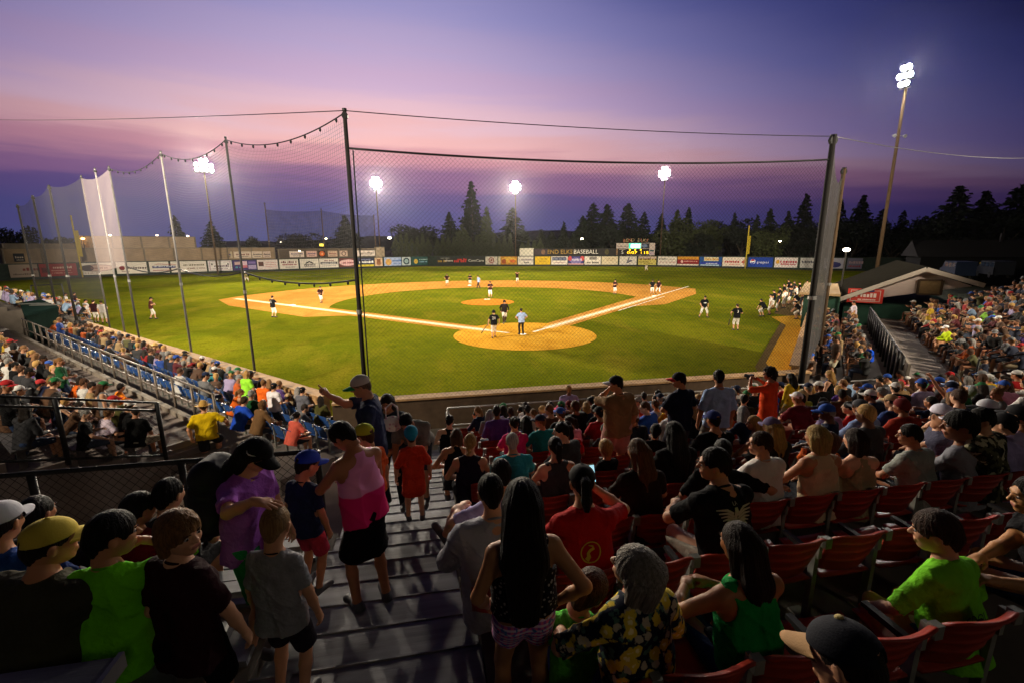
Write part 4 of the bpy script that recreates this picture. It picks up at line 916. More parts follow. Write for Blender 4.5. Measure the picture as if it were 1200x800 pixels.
# second tier: block wall behind left field with smaller banners
BLOCK = mat('tan_block', (.30,.21,.13), .9, var=.22, scale=.6, bump=.2, bscale=6); BLOCKD = mat('dim_block', (.20,.16,.115), .9, var=.3, scale=.5)
def off(px, d=7., py=300): P = fence_at(px, py); v = ray(px, py); v = v*np.array([1,1,0]); return P+v/np.linalg.norm(v)*d
def slab(name, lab, cat, px0, px1, d, z0, z1, m_, th=1.2, kids=()):
    a, b = off(px0, d), off(px1, d); c = (a+b)/2; o = empty(name, c*np.array([1,1,0]), 0, lab, cat); x = (b-a)/np.linalg.norm(b-a); n = np.cross(x, [0,0,1.])
    k = MB(); k.bar(a-c-n*th/2+[0,0,(z0+z1)/2], b-c-n*th/2+[0,0,(z0+z1)/2], th, z1-z0); k.build('wall_face', m_, o)
    k = MB(); k.bar(a-c-n*th/2+[0,0,z1+.08], b-c-n*th/2+[0,0,z1+.08], th+.15, .16); k.build('coping', BLOCKD, o)
    k = MB(); L = np.linalg.norm(b-a)
    for i in range(int(L/5)+1): q = a-c+x*(.15+(L-.3)*i/int(L/5))+n*.1; k.bar(q+[0,0,z0], q+[0,0,z1-.02], .3, .22)
    k.build('pilaster', BLOCKD, o); return o
slab('block_wall', 'long tan block wall behind the left field banners', 'wall', 2, 323, 7.6, 0, 5.6, BLOCK)
slab('warehouse', 'flat-roofed tan warehouse behind left field', 'building', 97, 232, 16, 0, 8.3, mat('warehouse_wall', (.36,.26,.17), .9, var=.2, scale=.4), 14)
slab('shed', 'low dim block shed at the far left beyond the wall', 'building', 4, 92, 18, 0, 6.6, BLOCKD, 8)
slab('brown_fence', 'brown board fence behind the dark netting screen in left centre', 'fence', 326, 440, 7.6, 0, 5.2, mat('brown_boards', (.10,.075,.055), .9, var=.3))
slab('stone_wall', 'short pale stone wall beside the second light pole', 'wall', 441, 451, 9, 0, 5.6, mat('pale_stone', (.36,.28,.19), .9, var=.35, scale=1.5))
UP = [(15,28,'20242c','small black upper banner at the far left'),(31,44,'2a2220','dark upper banner beside the far left wall'),(46,72,'8c7668','dim tan upper banner above the red banner'),(103,119,'c8b0a0','pale upper banner with a grey stripe behind the screen'),(122,145,'b8a088','cream upper banner behind the pale screen'),(146,161,'b89880','tan upper banner right of the pale screen'),(164,180,'382e2c','black upper banner on the block wall'),(184,201,'c8b4ac','white upper banner with blue print'),(203,220,'c8a898','white upper banner with a dark wedge'),(223,236,'9a2c2c','plain dark red upper banner on the block wall'),(240,256,'c8ac98','cream upper banner with brown print near the lamp'),(260,272,'b8a88c','upper banner with one black mark'),(274,294,'d0bca8','white upper banner with bold black print'),(295,307,'d4c0ac','square cream upper banner'),(308,317,'d0b8a8','small pale upper banner with red print'),(339,356,'d8c4b8','pale upper banner under the tiny white lamp'),(359,371,'d0a89c','pink upper banner left of the round sign'),(384,395,'c8a890','square tan upper banner'),(398,407,'c8ac98','small tan upper banner with a dark ring'),(418,439,'d8c8bc','wide white upper banner near the corner')]
rr = random.Random(4)
for x0, x1, bg, lab in UP:
    tc = '2c2626' if int(bg[:2], 16) > 120 else 'b0a090'; els = [('w', .12, .88, .55, .3, rr.choice([tc,'7a3a34','34386a'])), ('w', .2, .8, .22, .13, tc)]
    if 'ring' in lab: els = [('o',.5,.5,.4,.4,'4a3430'),('o',.5,.5,.28,.28,bg)]
    banner(lab, off(x0, 7.3), off(x1, 7.3), 3.15, 4.75, bg, els, 'smaller banners on the upper wall', inset=.32)
banner('round orange sign on the brown board fence', off(373,7.2), off(381,7.2), 3.2, 4.75, '2a201c', [('o',.5,.5,.45,.45,'d86a28'),('o',.5,.5,.2,.2,'e8a070')], 'smaller banners on the upper wall', inset=.34)
# long sign and scoreboard above the centre-right fence
banner('long black sign with gold and white team lettering above the fence', off(625,1.2), off(733,1.2), 3.05, 5.05, '1e1a18', [('t','BEND ELKS',.86,.275,.5,'a8842c',1.,.31),('t','BASEBALL',.86,.575,.5,'ddd6cc',1.,.26),('b',.01,.1,.16,.95,'3a2e34'),('o',.11,.5,.3,.36,'7a5a44'),('o',.8,.5,.3,.4,'4a4420'),('b',.90,.02,.915,.98,'8a6a48'),('t','5',.72,.965,.42,'e0dcd4'),('b',.93,.82,.995,.94,'a89c90')], 'signs above the fence', name='team_sign', cat='sign')
banner('blank white board at the left end of the long black sign', off(609,1.2), off(625.5,1.2), 2.98, 5.2, 'e0d8c8', [('b',.04,.04,.96,.96,'dcd4c4')], 'signs above the fence', name='white_board', cat='sign')
def emit(name, h, s): return mat(name, hexc(h), .5, var=0, emit=hexc(h), estr=s)
EY = emit('amber_digits', 'ffc818', 3.); ER = emit('red_digits', 'ff4a18', 2.5); ET = emit('teal_screen', '20c8a8', 1.3); EWH = emit('screen_white', 'f0fff8', 2.)
sb = banner('white framed scoreboard with amber digits and a teal screen', off(722,2), off(767,2), 3.1, 6.55, 'c4b4ac', [('b',.14,.02,.86,.52,'140e10'),('b',.33,.55,.64,.98,ET),('b',.38,.6,.62,.92,EWH),('b',.66,.55,.86,.97,'24283e'),('o',.74,.76,.22,.14,'6a7898'),('w',.04,.3,.72,.14,'8a7a74'),('b',.88,.3,.98,.44,'30505a'),('t','8',.3,.2,.2,ER,1.,.09),('t','0:07',.3,.42,.2,EY,1.,.26),('t','1',.3,.66,.2,EY),('t','15',.3,.78,.2,EY,1.,.11),('o',.36,.44,.065,.065,EY),('o',.5,.44,.065,.065,EY),('o',.64,.44,.065,.065,EY),('b',.88,.04,.98,.24,'b098a8')], 'signs above the fence', name='scoreboard', cat='scoreboard', th=.5)
ww = sb.dimensions.x; k = MB()
for u in (-.36,-.1,.14,.4): k.bar((u*ww,.15,-4.8),(u*ww,.15,-1.72), .22)
k.build('leg', STEEL, sb)
word = 'BEND ELKS'
for i, c_ in enumerate(word):
    if c_ == ' ': continue
    u = (i-4)/8; t = link('lettering', text_mesh(c_, 1.3, cmat('b8a074' if i % 2 else 'b87a5a'), .05), sb); t.location = (u*6.4, -.1, 2.55-.75*u*u); t.rotation_euler = (rad(90), u*.5, 0)
k = MB(); k.tube([(-3.4+6.8*i/16, 0, 1.95-.75*(i/8-1)**2) for i in range(17)], .06, 6)
for u in (-.9,-.3,.3,.9): k.bar((u*3.2,0,1.7),(u*3.2,0,2.0-.75*u*u), .06)
k.build('arch_frame', BLACK, sb)
YEL = mat('foul_pole_yellow', (.55,.40,.03), .6, var=.1)
def foul_pole(lab, P, h):
    o = empty('foul_pole', P, 0, lab, 'foul pole', 'yellow foul poles'); k = MB(); k.tube([(0,0,0),(0,0,h)], .14, 10); k.build('shaft', YEL, o, True)
    k = MB(); k.box((.45,0,h*.55), (.6,.04,h*.42)); k.build('wing_screen', YEL, o)
foul_pole('yellow foul pole in front of the blue banner in right field', fence_at(874.5)+np.array([-.5,-.5,0]), 10.6); foul_pole('yellow foul pole in the left field corner', fence_at(91)+np.array([.6,-.4,0]), 12.)
for i, (a, b, y0, y1) in enumerate(((317,381,246,247),(381,441,247,253))):
    d = 12.; screen(('left','right')[i]+' half of the tall dark netting screen beyond left centre field', off(a,d), off(b,d), 4.6, 4.6, at_y(a, y0, off(a,d)[1])[2], at_y(b, y1, off(b,d)[1])[2], DSCR, sagt=.4)
for x, y, w_ in ((317,238,'left pole of the tall dark netting screen'),(381,245,'middle pole of the tall dark netting screen'),(441,252,'right pole of the tall dark netting screen')):
    P = off(x, 12.1); o = net_pole(w_, P, at_y(x, y, P[1])[2], .17, WOODP)
# ------------------------------------------------------------------ light towers
LENS = mat('lit_lens', (1,1,1), .3, var=0, emit=(1.,.93,.82), estr=1300.); HOUS = mat('lamp_housing', (.10,.10,.11), .4, .6)
def lens_mesh():
    k = MB(); k.disc((0,.10,0), .29, (0,1,0), 20, .03); return k.mesh('lens', LENS)
def hous_mesh():
    k = MB(); k.tube([(0,-.26,0),(0,-.2,0),(0,0,0),(0,.09,0)], [.10,.19,.34,.43], 14); k.bar((0,-.1,-.1),(0,-.12,-.48), .05); return k.mesh('floodlight', HOUS, True)
LM, HM = lens_mesh(), hous_mesh()
ENERGY = {}
def tower(lab, P, top, aim, nx, plan, power, wood=True, lean=0., r=.2, ang=80, gap=.86):
    P = np.array(P); o = empty('light_tower', P, 0, lab, 'light pole', 'floodlight towers'); z = top
    k = MB(); k.tube([(0,0,-.3),(0,0,z*.5),(0,0,z)], [r, r*.85, r*.66], 12); k.build('pole', WOODP if wood else POLEL, o, True)
    d = np.array(aim, float)-(P+[0,0,z]); yaw = math.atan2(-d[0], d[1]); pit = math.atan2(d[2], math.hypot(d[0], d[1]))
    X = np.array([math.cos(yaw), math.sin(yaw), 0.]); Yv = np.array([-math.sin(yaw), math.cos(yaw), 0.])
    for j, nx in enumerate(plan):
        zz = z-.35-j*.95; k = MB(); k.bar(X*-(nx*gap/2)+Yv*.22+[0,0,zz-.5], X*(nx*gap/2)+Yv*.22+[0,0,zz-.5], .12, .14); c = k.build('crossarm', STEEL, o)
        for i in range(nx):
            h = link('floodlight', HM, c); h.location = X*((i-(nx-1)/2)*gap)+Yv*.45+[0,0,zz]; h.rotation_euler = (pit*.7, 0, yaw); link('lens', LM, h)
    sp = spot('floodlight_beam', P+Yv*1.4+[0,0,z-1.2], aim, power, ang, 1., 1.3); return o
def pole_px(px, py, D): Q = at_d(px, py, D); return np.array([Q[0], Q[1], 0.]), Q[2]
T1, z1 = pole_px(237, 186, 92); T2, z2 = pole_px(440, 208, 140); T3, z3 = pole_px(604, 213, 141); T4, z4 = pole_px(780, 196, 128); T5, z5 = pole_px(1066, 76, 57)
KP = .74
tower('floodlight tower standing beyond the third base stands, brightest on the left', T1, z1, (-20,28,0), 4, (2,4,4), 520e3*KP, ang=48)
tower('floodlight tower in left centre beside the tall dark pole', T2, z2, (-6,48,0), 4, (2,4,4,2), 640e3*KP, ang=37)
tower('floodlight tower behind the white board in centre field', T3, z3, (2,50,0), 4, (2,4,4,2), 640e3*KP, ang=37)
tower('floodlight tower left of the green trees in right centre', T4, z4, (6,48,0), 4, (2,4,4,2), 620e3*KP, ang=37)
tower('tall leaning-looking wooden light pole rising above the right stands', T5, z5, (6,16,0), 3, (2,3,2), 90e3*KP, r=.24, ang=46, gap=.62)
m5 = MB(); m5.tube([(-.9,0,0),(.9,0,0)], .04, 8); o = m5.build('pole_bracket', STEEL); o.location = T5+[0,0,z5*.70]; tag(o, 'small bracket with two horn speakers on the wooden light pole', 'bracket')
for dx in (-.9,.75): k = MB(); k.tube([(dx,0,0),(dx,-.35,-.1)], [.10,.24], 12); k.build('horn', cmat('a8a8b0'), o)
# towers behind the viewer and off to the left, outside the picture, that light the infield as in the photo
spot('floodlight_beam', (-42,-8,23), (-1,14,0), 150e3*KP, 56, .8, 1.3)
spot('floodlight_beam', (-34,-38,24), (-2,10,0), 165e3*KP, 44, .7, 1.3)
spot('floodlight_beam', (26,-42,24), (2,10,0), 150e3*KP, 44, .7, 1.3)
for x_, a_ in ((-8,(-46,90,1)),(0,(8,110,1)),(8,(56,90,1))): spot('floodlight_beam', (x_,-46,26), a_, 560e3, 36, .7, 1.3)  # added spots standing at no tower, put in to brighten the fence banners
spot('stand_fill_spot', (9,-52,24), (-2,-22,2), 1.6e3, 60, .8, 2.)  # added fill spot with no tower of its own, lifts the spectators' backs
def beyond(px, D, gap=7.):
    try: return max(D, pix(fence_at(px, 306))[2]+gap)
    except Exception: return D
# small lamps far off
def small_lamp(lab, px, py, D, s=.35, z0=0., col='fff0c8', st=30., r=.06):
    D = D if px < 130 or px > 960 else beyond(px, D, 8.) if lab.split()[0] in ('bright',) or 'right of the hedge' in lab or 'dark trees' in lab else D; Q = at_d(px, py, D); o = empty('street_lamp', (Q[0],Q[1],z0), 0, lab, 'lamp', 'small lamps beyond the fence'); k = MB(); k.tube([(0,0,0),(0,0,Q[2]-z0)], r, 8); k.build('post', POLE, o)
    k = MB(); k.tube([(0,0,Q[2]-z0+.02),(0,0,Q[2]-z0+s*.5)], [s*.8,s*.25], 10); k.build('hood', HOUS, o); k = MB(); k.ell((0,0,Q[2]-z0), (s,s,s*.6)); k.build('globe', emit('lamp_'+col, col, st), o, True)
for a in (('bright white lamp left of the hedge in left centre',456.5,279,150,.55),('small lamp right of the hedge above the long sign',682,280,150,.4),('small lamp in the dark trees right of the foul pole',914,283,120,.3),('small white lamp on the wall under the first tower',252,297,113,.3),('tiny lamp over the pale upper banner',351,294.5,118,.25),('lamp on the warehouse roof',220,277,118,.3,0,'ffe0c0',12),('lamp at the left end of the warehouse roof',184,276,112,.25,0,'ffe0c0',8),
    ('pair lamp on the pale wall behind the screen',129,276,105,.28,0,'ffe8b0',25),('yellow lamp above the red banner',91,279.5,100,.34,0,'ffc060',30),('second yellow lamp above the red banner',97,280,100,.34,0,'ffc060',30),('dim lamp on the dark screen',329,284,122,.2,0,'e8d8c0',5),('lamp beside the middle screen pole',382,280,121,.25,0,'fff0b0',20)): small_lamp(*a)
small_lamp('white globe lamp on a pale post beside the club house roof', 992, 293, 36, .27, 0., 'fff0d8', 7., .06)
k = banner('small lit yellow sign on the dark screen', off(375.5,11.5), off(380,11.5), 6.0, 6.7, emit('yellow_sign','f0d850',2.), [('w',.2,.8,.5,.3,'6a5a20')], 'signs above the fence', name='lit_sign', cat='sign')
# ------------------------------------------------------------------ trees and hills
BARK = mat('bark', (.06,.045,.03), .95, var=.3, scale=6); 
def leafm(n, c): return mat(n, c, .85, var=.45, scale=.7, spec=.2)
NEED = leafm('needles', (.016,.023,.012)); LEAF = leafm('olive_leaves', (.05,.06,.02)); ARB = leafm('hedge_needles', (.042,.05,.018)); DARKL = leafm('dark_leaves', (.014,.019,.010))
def tree_mesh(kind, seed, m):
    r = np.random.default_rng(seed); V = []; F = []
    def leaf(c, s, d=None):
        n = len(V); a = r.normal(size=3); a /= np.linalg.norm(a); 
        if d is not None: a = d+a*.5; a /= np.linalg.norm(a)
        b = np.cross(a, r.normal(size=3)); b /= np.linalg.norm(b); q = r.uniform(.7, 1.3)
        V.extend([c-a*s*q-b*s*.30, c-a*s*.2*q+b*s*.5, c+a*s*q+b*s*.15, c+a*s*.3-b*s*.55]); F.append((n, n+1, n+2, n+3))
    if kind == 'conifer':
        wob = r.uniform(.40, 1.45, 80); ln = r.uniform(-.02, .02, 2)
        for i in range(44):
            z = .10+.89*(i/43)**.92; R = .5*(1-z)**.78*(.72+.5*wob[i])*.62+.012
            for j in range(int(5+R*26)):
                a = r.uniform(0, 6.283); L = R*r.uniform(.55, 1.15)
                for t in (.3,.55,.8,1.):
                    p = np.array([math.cos(a)*L*t+ln[0]*z, math.sin(a)*L*t+ln[1]*z, z-.10*L*t*t*2+.02*t]); leaf(p+r.normal(size=3)*.006, .024+.024*(1-z), np.array([math.cos(a), math.sin(a), -.4]))
    elif kind == 'arb':
        for i in range(1300):
            z = r.uniform(.02, 1)**.9; R = .5*min(1, (1-z)*2.6+.05)**.6*(.8+.25*math.sin(9*z+seed)); a = r.uniform(0, 6.283); q = R*math.sqrt(r.uniform(.45,1)); leaf(np.array([q*math.cos(a), q*math.sin(a), z]), .035, np.array([math.cos(a)*.3, math.sin(a)*.3, 1.]))
    else:
        C_ = [(np.array([r.uniform(-.33,.33), r.uniform(-.33,.33), r.uniform(.34,.84)]), r.uniform(.12,.22)) for _ in range(15)]
        for c, R in C_:
            for _ in range(170):
                d = r.normal(size=3); d /= np.linalg.norm(d); leaf(c+d*R*r.uniform(.55,1.05)*np.array([1,1,.9]), .030)
    return np_mesh('crown', np.array(V), np.array(F), m, False)
def trunk_mesh(kind):
    k = MB()
    if kind == 'broad':
        k.tube([(0,0,-.02),(0.01,0,.2),(0,.01,.5)], [.035,.026,.012], 7)
        for a in range(6): k.tube([(0,0,.2+.03*a),(.14*math.cos(a*1.1),.14*math.sin(a*1.1),.42+.04*a),(.24*math.cos(a*1.1),.24*math.sin(a*1.1),.6+.03*a)], [.016,.010,.004], 5)
    else:
        k.tube([(0,0,-.02),(0,0,.5),(0,0,.97)], [.018,.011,.002], 7)
        for i in range(16): a = i*2.4; z = .12+.05*i; L = .28*(1-z); k.tube([(0,0,z),(L*math.cos(a), L*math.sin(a), z-.03)], [.005,.002], 4)
    return k.mesh('trunk', BARK, True)
TR = {k: trunk_mesh(k) for k in ('broad','conifer')}
CR_ = {('conifer',i): tree_mesh('conifer', 10+i, NEED) for i in range(4)}; CR_.update({('broad',i): tree_mesh('broad', 20+i, DARKL) for i in range(3)}); CR_.update({('olive',i): tree_mesh('broad', 30+i, LEAF) for i in range(2)}); CR_.update({('arb',i): tree_mesh('arb', 40+i, ARB) for i in range(3)})
CR_.update({('light',i): tree_mesh('conifer', 50+i, LEAF) for i in range(2)})
def tree(name, lab, kind, i, px, py, wpx, D, group='trees beyond the fence'):
    D = beyond(px, D, 4.5 if kind == 'arb' else 9.)
    Q = at_d(px, py, D); h = Q[2]; w = wpx*(1.45 if kind in ('conifer','light') else 1.12)*D/CF; o = empty(name, (Q[0],Q[1],0), i*1.7+px*.1, lab, 'tree', group); sx = w/(.66 if kind in ('conifer','light') else .95 if kind == 'arb' else .92); o.scale = (sx, sx, h)
    link('crown', CR_[(kind, i%len([k for k in CR_ if k[0] == kind]))], o); link('trunk', TR['broad' if kind in ('broad','olive') else 'conifer'], o)
TREES = [('fir_tree','tallest dark fir just right of the dark round tree in left centre','conifer',553,215,30,150),('fir_tree','pale slim fir beside the tallest fir','light',570,244,21,146),('fir_tree','pointed dark fir left of the tallest fir','conifer',527,250,26,148),('fir_tree','brownish fir in front of the left centre trees','light',541,264,26,143),('broad_tree','wide dark round tree at the left end of the centre field trees','broad',492,262,52,160),
 ('fir_tree','dark fir right behind the centre field light tower','conifer',601,245,36,152),('fir_tree','short fir right of the centre field tower','conifer',634,270,22,165),('fir_tree','small lone pointed fir above the long sign','conifer',661,261,14,165),('fir_tree','low fir left of the lone pointed fir','conifer',646,272,20,170),
 ('fir_tree','big dark fir clump left of the scoreboard','conifer',694,240,34,158),('fir_tree','dark fir left of the big clump by the sign','conifer',682,254,26,160),('fir_tree','dark fir with a double top behind the sign lettering','conifer',712,241,34,160),('fir_tree','dark fir right above the scoreboard','conifer',737,240,34,156),('fir_tree','short fir at the right shoulder of the scoreboard','conifer',754,250,24,154),('fir_tree','dark fir left of the right centre tower','conifer',776,252,20,150),('fir_tree','pale fir beside the right centre tower','light',794,247,20,148),('fir_tree','dark pointed fir right of the right centre tower','conifer',807,245,20,150),
 ('olive_tree','light olive tree right of the scoreboard','olive',783,264,46,138),('olive_tree','tall light olive tree in right centre','olive',812,254,46,142),('olive_tree','olive tree right of the tall olive one','olive',836,258,36,146),
 ('broad_tree','dark round tree left of the right foul pole','broad',858,256,48,150),('fir_tree','pointed fir poking out behind the dark round tree','conifer',861,250,14,156),('broad_tree','low dark tree left of the foul pole','broad',838,264,30,150),('fir_tree','slim fir just right of the foul pole','conifer',888,253,16,130),('fir_tree','dark fir right of the foul pole','conifer',904,246,22,130),('olive_tree','dim olive tree under the firs right of the foul pole','olive',896,266,40,124),('fir_tree','fir in the gap left of the tall right fir','conifer',925,249,22,130),('fir_tree','tall fir left of the thick dark pole','conifer',946,229,26,130),
 ('broad_tree','dark tree behind the thick dark pole','broad',930,264,50,126),('fir_tree','fir just right of the thick dark pole','conifer',985,236,24,120),('fir_tree','fir with a bent top right of the thick dark pole','conifer',1012,231,34,120),('fir_tree','fir between the bent fir and the wooden light pole','conifer',1034,247,24,120),('broad_tree','black tree mass left of the wooden light pole','broad',1005,258,60,112),('fir_tree','pointed fir right of the wooden light pole','conifer',1060,248,22,116),('broad_tree','black round tree right of the wooden light pole','broad',1050,268,50,110),
 ('fir_tree','dark fir over the far dark roof','conifer',1093,255,34,108),('fir_tree','tall black fir near the right edge','conifer',1128,220,52,104),('broad_tree','black tree under the tall right firs','broad',1110,250,56,104),('fir_tree','black fir second from the right edge','conifer',1158,226,50,104),('broad_tree','black tree mass at the right edge','broad',1185,236,64,100),('fir_tree','tall black fir at the right edge','conifer',1200,218,56,100),
 ('fir_tree','round-topped conifer above the warehouse, left one','conifer',205,254,20,135),('fir_tree','round-topped conifer above the warehouse behind the tower','conifer',247,261,26,135),('broad_tree','tiny treetop right of the warehouse','broad',291,276,20,135),('broad_tree','black treetop at the far left edge','broad',18,264,34,120),('broad_tree','black low trees behind the far left netting','broad',62,272,46,125),('fir_tree','conifer behind the dark netting screen','conifer',404,254,34,140),('broad_tree','low dark tree behind the dark netting screen','broad',352,272,44,150)]
FILL = [(668,271,30),(720,262,40),(760,268,34),(822,268,40),(872,264,40),(912,262,40),(955,258,44),(980,255,44),(1022,256,44),(1075,258,50),(1140,246,56),(1098,266,44),(640,276,24),(1172,250,50)]
FW = ['above the long sign','behind the scoreboard arch','right behind the scoreboard','right of the olive trees','at the foul pole','right of the foul pole','left of the thick dark pole','right of the thick dark pole','left of the wooden light pole','beyond the club house roof','over the far dark roof','between the wooden pole and the dark roof','right of the white board','near the right edge']
TREES += [('broad_tree', 'low black tree filling the line '+w_, 'broad', x, y, w, 150-(x-640)*.08) for (x, y, w), w_ in zip(FILL, FW)]
for i, (nm_, lab, kd, x, y, w_, D) in enumerate(TREES): tree(nm_, lab, kd, i, x, y, w_, D)
rr = random.Random(9)
HX = list(np.arange(463, 506, 6.4))+list(np.arange(512, 604, 6.6))+list(np.arange(612, 640, 7.))
for i, x in enumerate(HX):
    y = 277+rr.uniform(-3, 4)+(4 if x > 600 else 0); lab = 'columnar evergreen of the hedge behind the left centre fence' if x < 508 else 'columnar evergreen of the hedge behind the centre fence' if x < 606 else 'columnar evergreen right of the centre field tower'
    tree('hedge_evergreen', lab, 'arb', i, x, y, 8.6, 132+rr.uniform(-1,1), 'columnar evergreens '+('left' if x < 508 else 'centre' if x < 606 else 'right'))
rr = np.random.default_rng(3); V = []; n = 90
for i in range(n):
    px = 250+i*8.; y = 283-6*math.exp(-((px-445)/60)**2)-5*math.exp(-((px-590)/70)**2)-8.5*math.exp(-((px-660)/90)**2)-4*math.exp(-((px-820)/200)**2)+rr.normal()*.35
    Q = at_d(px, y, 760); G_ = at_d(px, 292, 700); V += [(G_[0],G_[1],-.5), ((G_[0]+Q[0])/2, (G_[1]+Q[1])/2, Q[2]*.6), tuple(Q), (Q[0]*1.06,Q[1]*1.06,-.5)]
m = MB(); m.add(V, [(i*4+j, i*4+4+j, i*4+5+j, i*4+j+1) for i in range(n-1) for j in range(3)]); tag(m.build('hills', mat('haze_tinted_forest', (.04,.06,.09), .95, var=.2, scale=.01), None, True), kind='structure')  # bluish base colour has the distance haze mixed into it
# ------------------------------------------------------------------ club house and dugouts
def on_s(q, px, py, s): return at_plane(px, py, q.a, q.a@q.w+s)
sf = 18.2; EL, PK, ER_ = on_s(L1, 975, 353, sf), on_s(L1, 1085, 315, sf), on_s(L1, 1152, 334, sf)
tl, tp, tr_ = L1.inv(EL)[1], L1.inv(PK)[1], L1.inv(ER_)[1]; ze, zp, zr = EL[2], PK[2], ER_[2]
ch_ = empty('club_house', L1.p(sf, (tl+tr_)/2), 0, 'white-gabled club house with dark green walls at the end of the first base stands', 'building'); C0 = np.array(ch_.location)
m = MB(); L1.box(m, sf+.25, sf+14, tl+.7, tr_-.6, 0, ze-.05); m.v = [v-C0 for v in m.v]; m.build('wall', GREENP, ch_)
m = MB(); pts = [L1.p(sf+.22, tl+.5, ze-.1), L1.p(sf+.22, tr_-.4, zr-.12), L1.p(sf+.22, tp, zp-.12)]; pb = [p+L1.a*.2 for p in pts]
m.add([p-C0 for p in pts+pb], [(0,1,2),(5,4,3),(0,3,4,1),(1,4,5,2),(2,5,3,0)]); m.build('gable', mat('gable_siding', (.60,.48,.44), .8, var=.12, scale=3, stretch=(1,1,12)), ch_)
m = MB()
for t0, z0_, t1_, z1_ in ((tl,ze,tp,zp),(tp,zp,tr_,zr)):
    A = [L1.p(sf-.35,t0,z0_), L1.p(sf+15,t0,z0_), L1.p(sf+15,t1_,z1_), L1.p(sf-.35,t1_,z1_)]; m.add([p-C0 for p in A+[p+np.array([0,0,.14]) for p in A]], [(3,2,1,0),(4,5,6,7),(0,1,5,4),(1,2,6,5),(2,3,7,6),(3,0,4,7)])
m.build('roof', mat('roof_shingles', (.022,.020,.016), .9, var=.35, spec=0, scale=4, bump=.3, bscale=12), ch_)
m = MB()
for t0, z0_, t1_, z1_ in ((tl,ze,tp,zp),(tp,zp,tr_,zr)): m.bar(L1.p(sf-.4,t0,z0_-.03)-C0, L1.p(sf-.4,t1_,z1_-.03)-C0, .06, .26)
m.build('barge_board', cmat('c0b4a8'), ch_)
m = MB(); c = L1.p(sf+.1, tp+.35, zp-1.15); m.box(c-C0, (.1,1.0,.8), L1.R); m.build('gable_vent', mat('vent_board', (.20,.13,.06), .8), ch_); m = MB()
for a_, b_ in (((-.55,-.45),(.55,-.45)),((-.55,.45),(.55,.45)),((-.55,-.45),(-.55,.45)),((.55,-.45),(.55,.45))): m.bar(L1.p(sf+.02, tp+.35+a_[0], zp-1.15+a_[1])-C0, L1.p(sf+.02, tp+.35+b_[0], zp-1.15+b_[1])-C0, .1, .1)
m.build('vent_frame', mat('vent_frame', (.08,.05,.03), .8), ch_)
SA, SB = on_s(L1, 993, 347, sf), on_s(L1, 1035, 347, sf)
zt, zb_ = on_s(L1, 1014, 338.5, sf)[2], on_s(L1, 1014, 355, sf)[2]
banner('red and white banner on the dark green club house wall', SA, SB, zb_, zt, 'c83a30', [('b',.08,.1,.92,.9,'d8c0b8'),('b',.1,.14,.9,.86,'c8443a'),('b',.28,.78,.74,.9,'4a4a80'),('w',.12,.9,.55,.36,'ecd8d0'),('w',.3,.8,.25,.16,'ecd8d0')], 'signs above the fence', inset=.12)
dg = empty('dugout', L1.p(19, -.2), 0, 'green dugout with a tan roof at the end of the first base wall', 'building'); D0 = np.array(dg.location)
m = MB(); L1.box(m, 17.4, 27, -.6, tl+.3, 0, 2.3); m.v = [v-D0 for v in m.v]; m.build('wall', GREENP, dg); m = MB(); L1.box(m, 17.1, 27.3, -.9, tl+.4, 2.31, 2.46); m.v = [v-D0 for v in m.v]; m.build('roof', mat('tan_roof', (.50,.34,.18), .85, var=.15), dg)
m = MB(); m.bar(L1.p(17.32,1.4,.1)-D0, L1.p(17.32,1.4,2.25)-D0, .1); m.build('corner_post', GREENP, dg)
dr = [at_z(x, y, 2.3) for x, y in ((23,355.5),(48,351.5),(69,360.5),(28,369))]; cen = sum(dr)/4
print('DUG', [L3.inv(p) for p in dr]); d3 = empty('dugout', cen*np.array([1,1,0]), 0, 'dark green flat-roofed dugout at the far end of the third base stands', 'building'); c0 = cen*np.array([1,1,0])
m = MB(); m.prism([tuple((p-c0)[:2]) for p in dr], 2.2, 2.34); m.build('roof', mat('dugout_roof', (.008,.018,.016), .9, var=.2, spec=0), d3); m = MB(); m.prism([tuple((p-c0)[:2]*.92) for p in dr], 0, 2.19); m.build('wall', mat('dugout_wall', (.008,.016,.013), .9, spec=0), d3)
m = MB(); 
for i in (0, 1): p = (dr[0]*(.6-.3*i)+dr[2]*(.4+.3*i))-c0; m.box((p[0],p[1],2.37), (1.6,.2,.05))
m.build('roof_vent', cmat('50524e'), d3)
fr = [at_d(x, y, 46) for x, y in ((36,335),(72,333),(76,349),(38,352))]
m = MB(); m.tube([fr[3],fr[0],fr[1],fr[2]], .07, 6); tag(m.build('screen_frame', BLACK), 'black square screen frame standing beyond the third base dugout', 'frame')
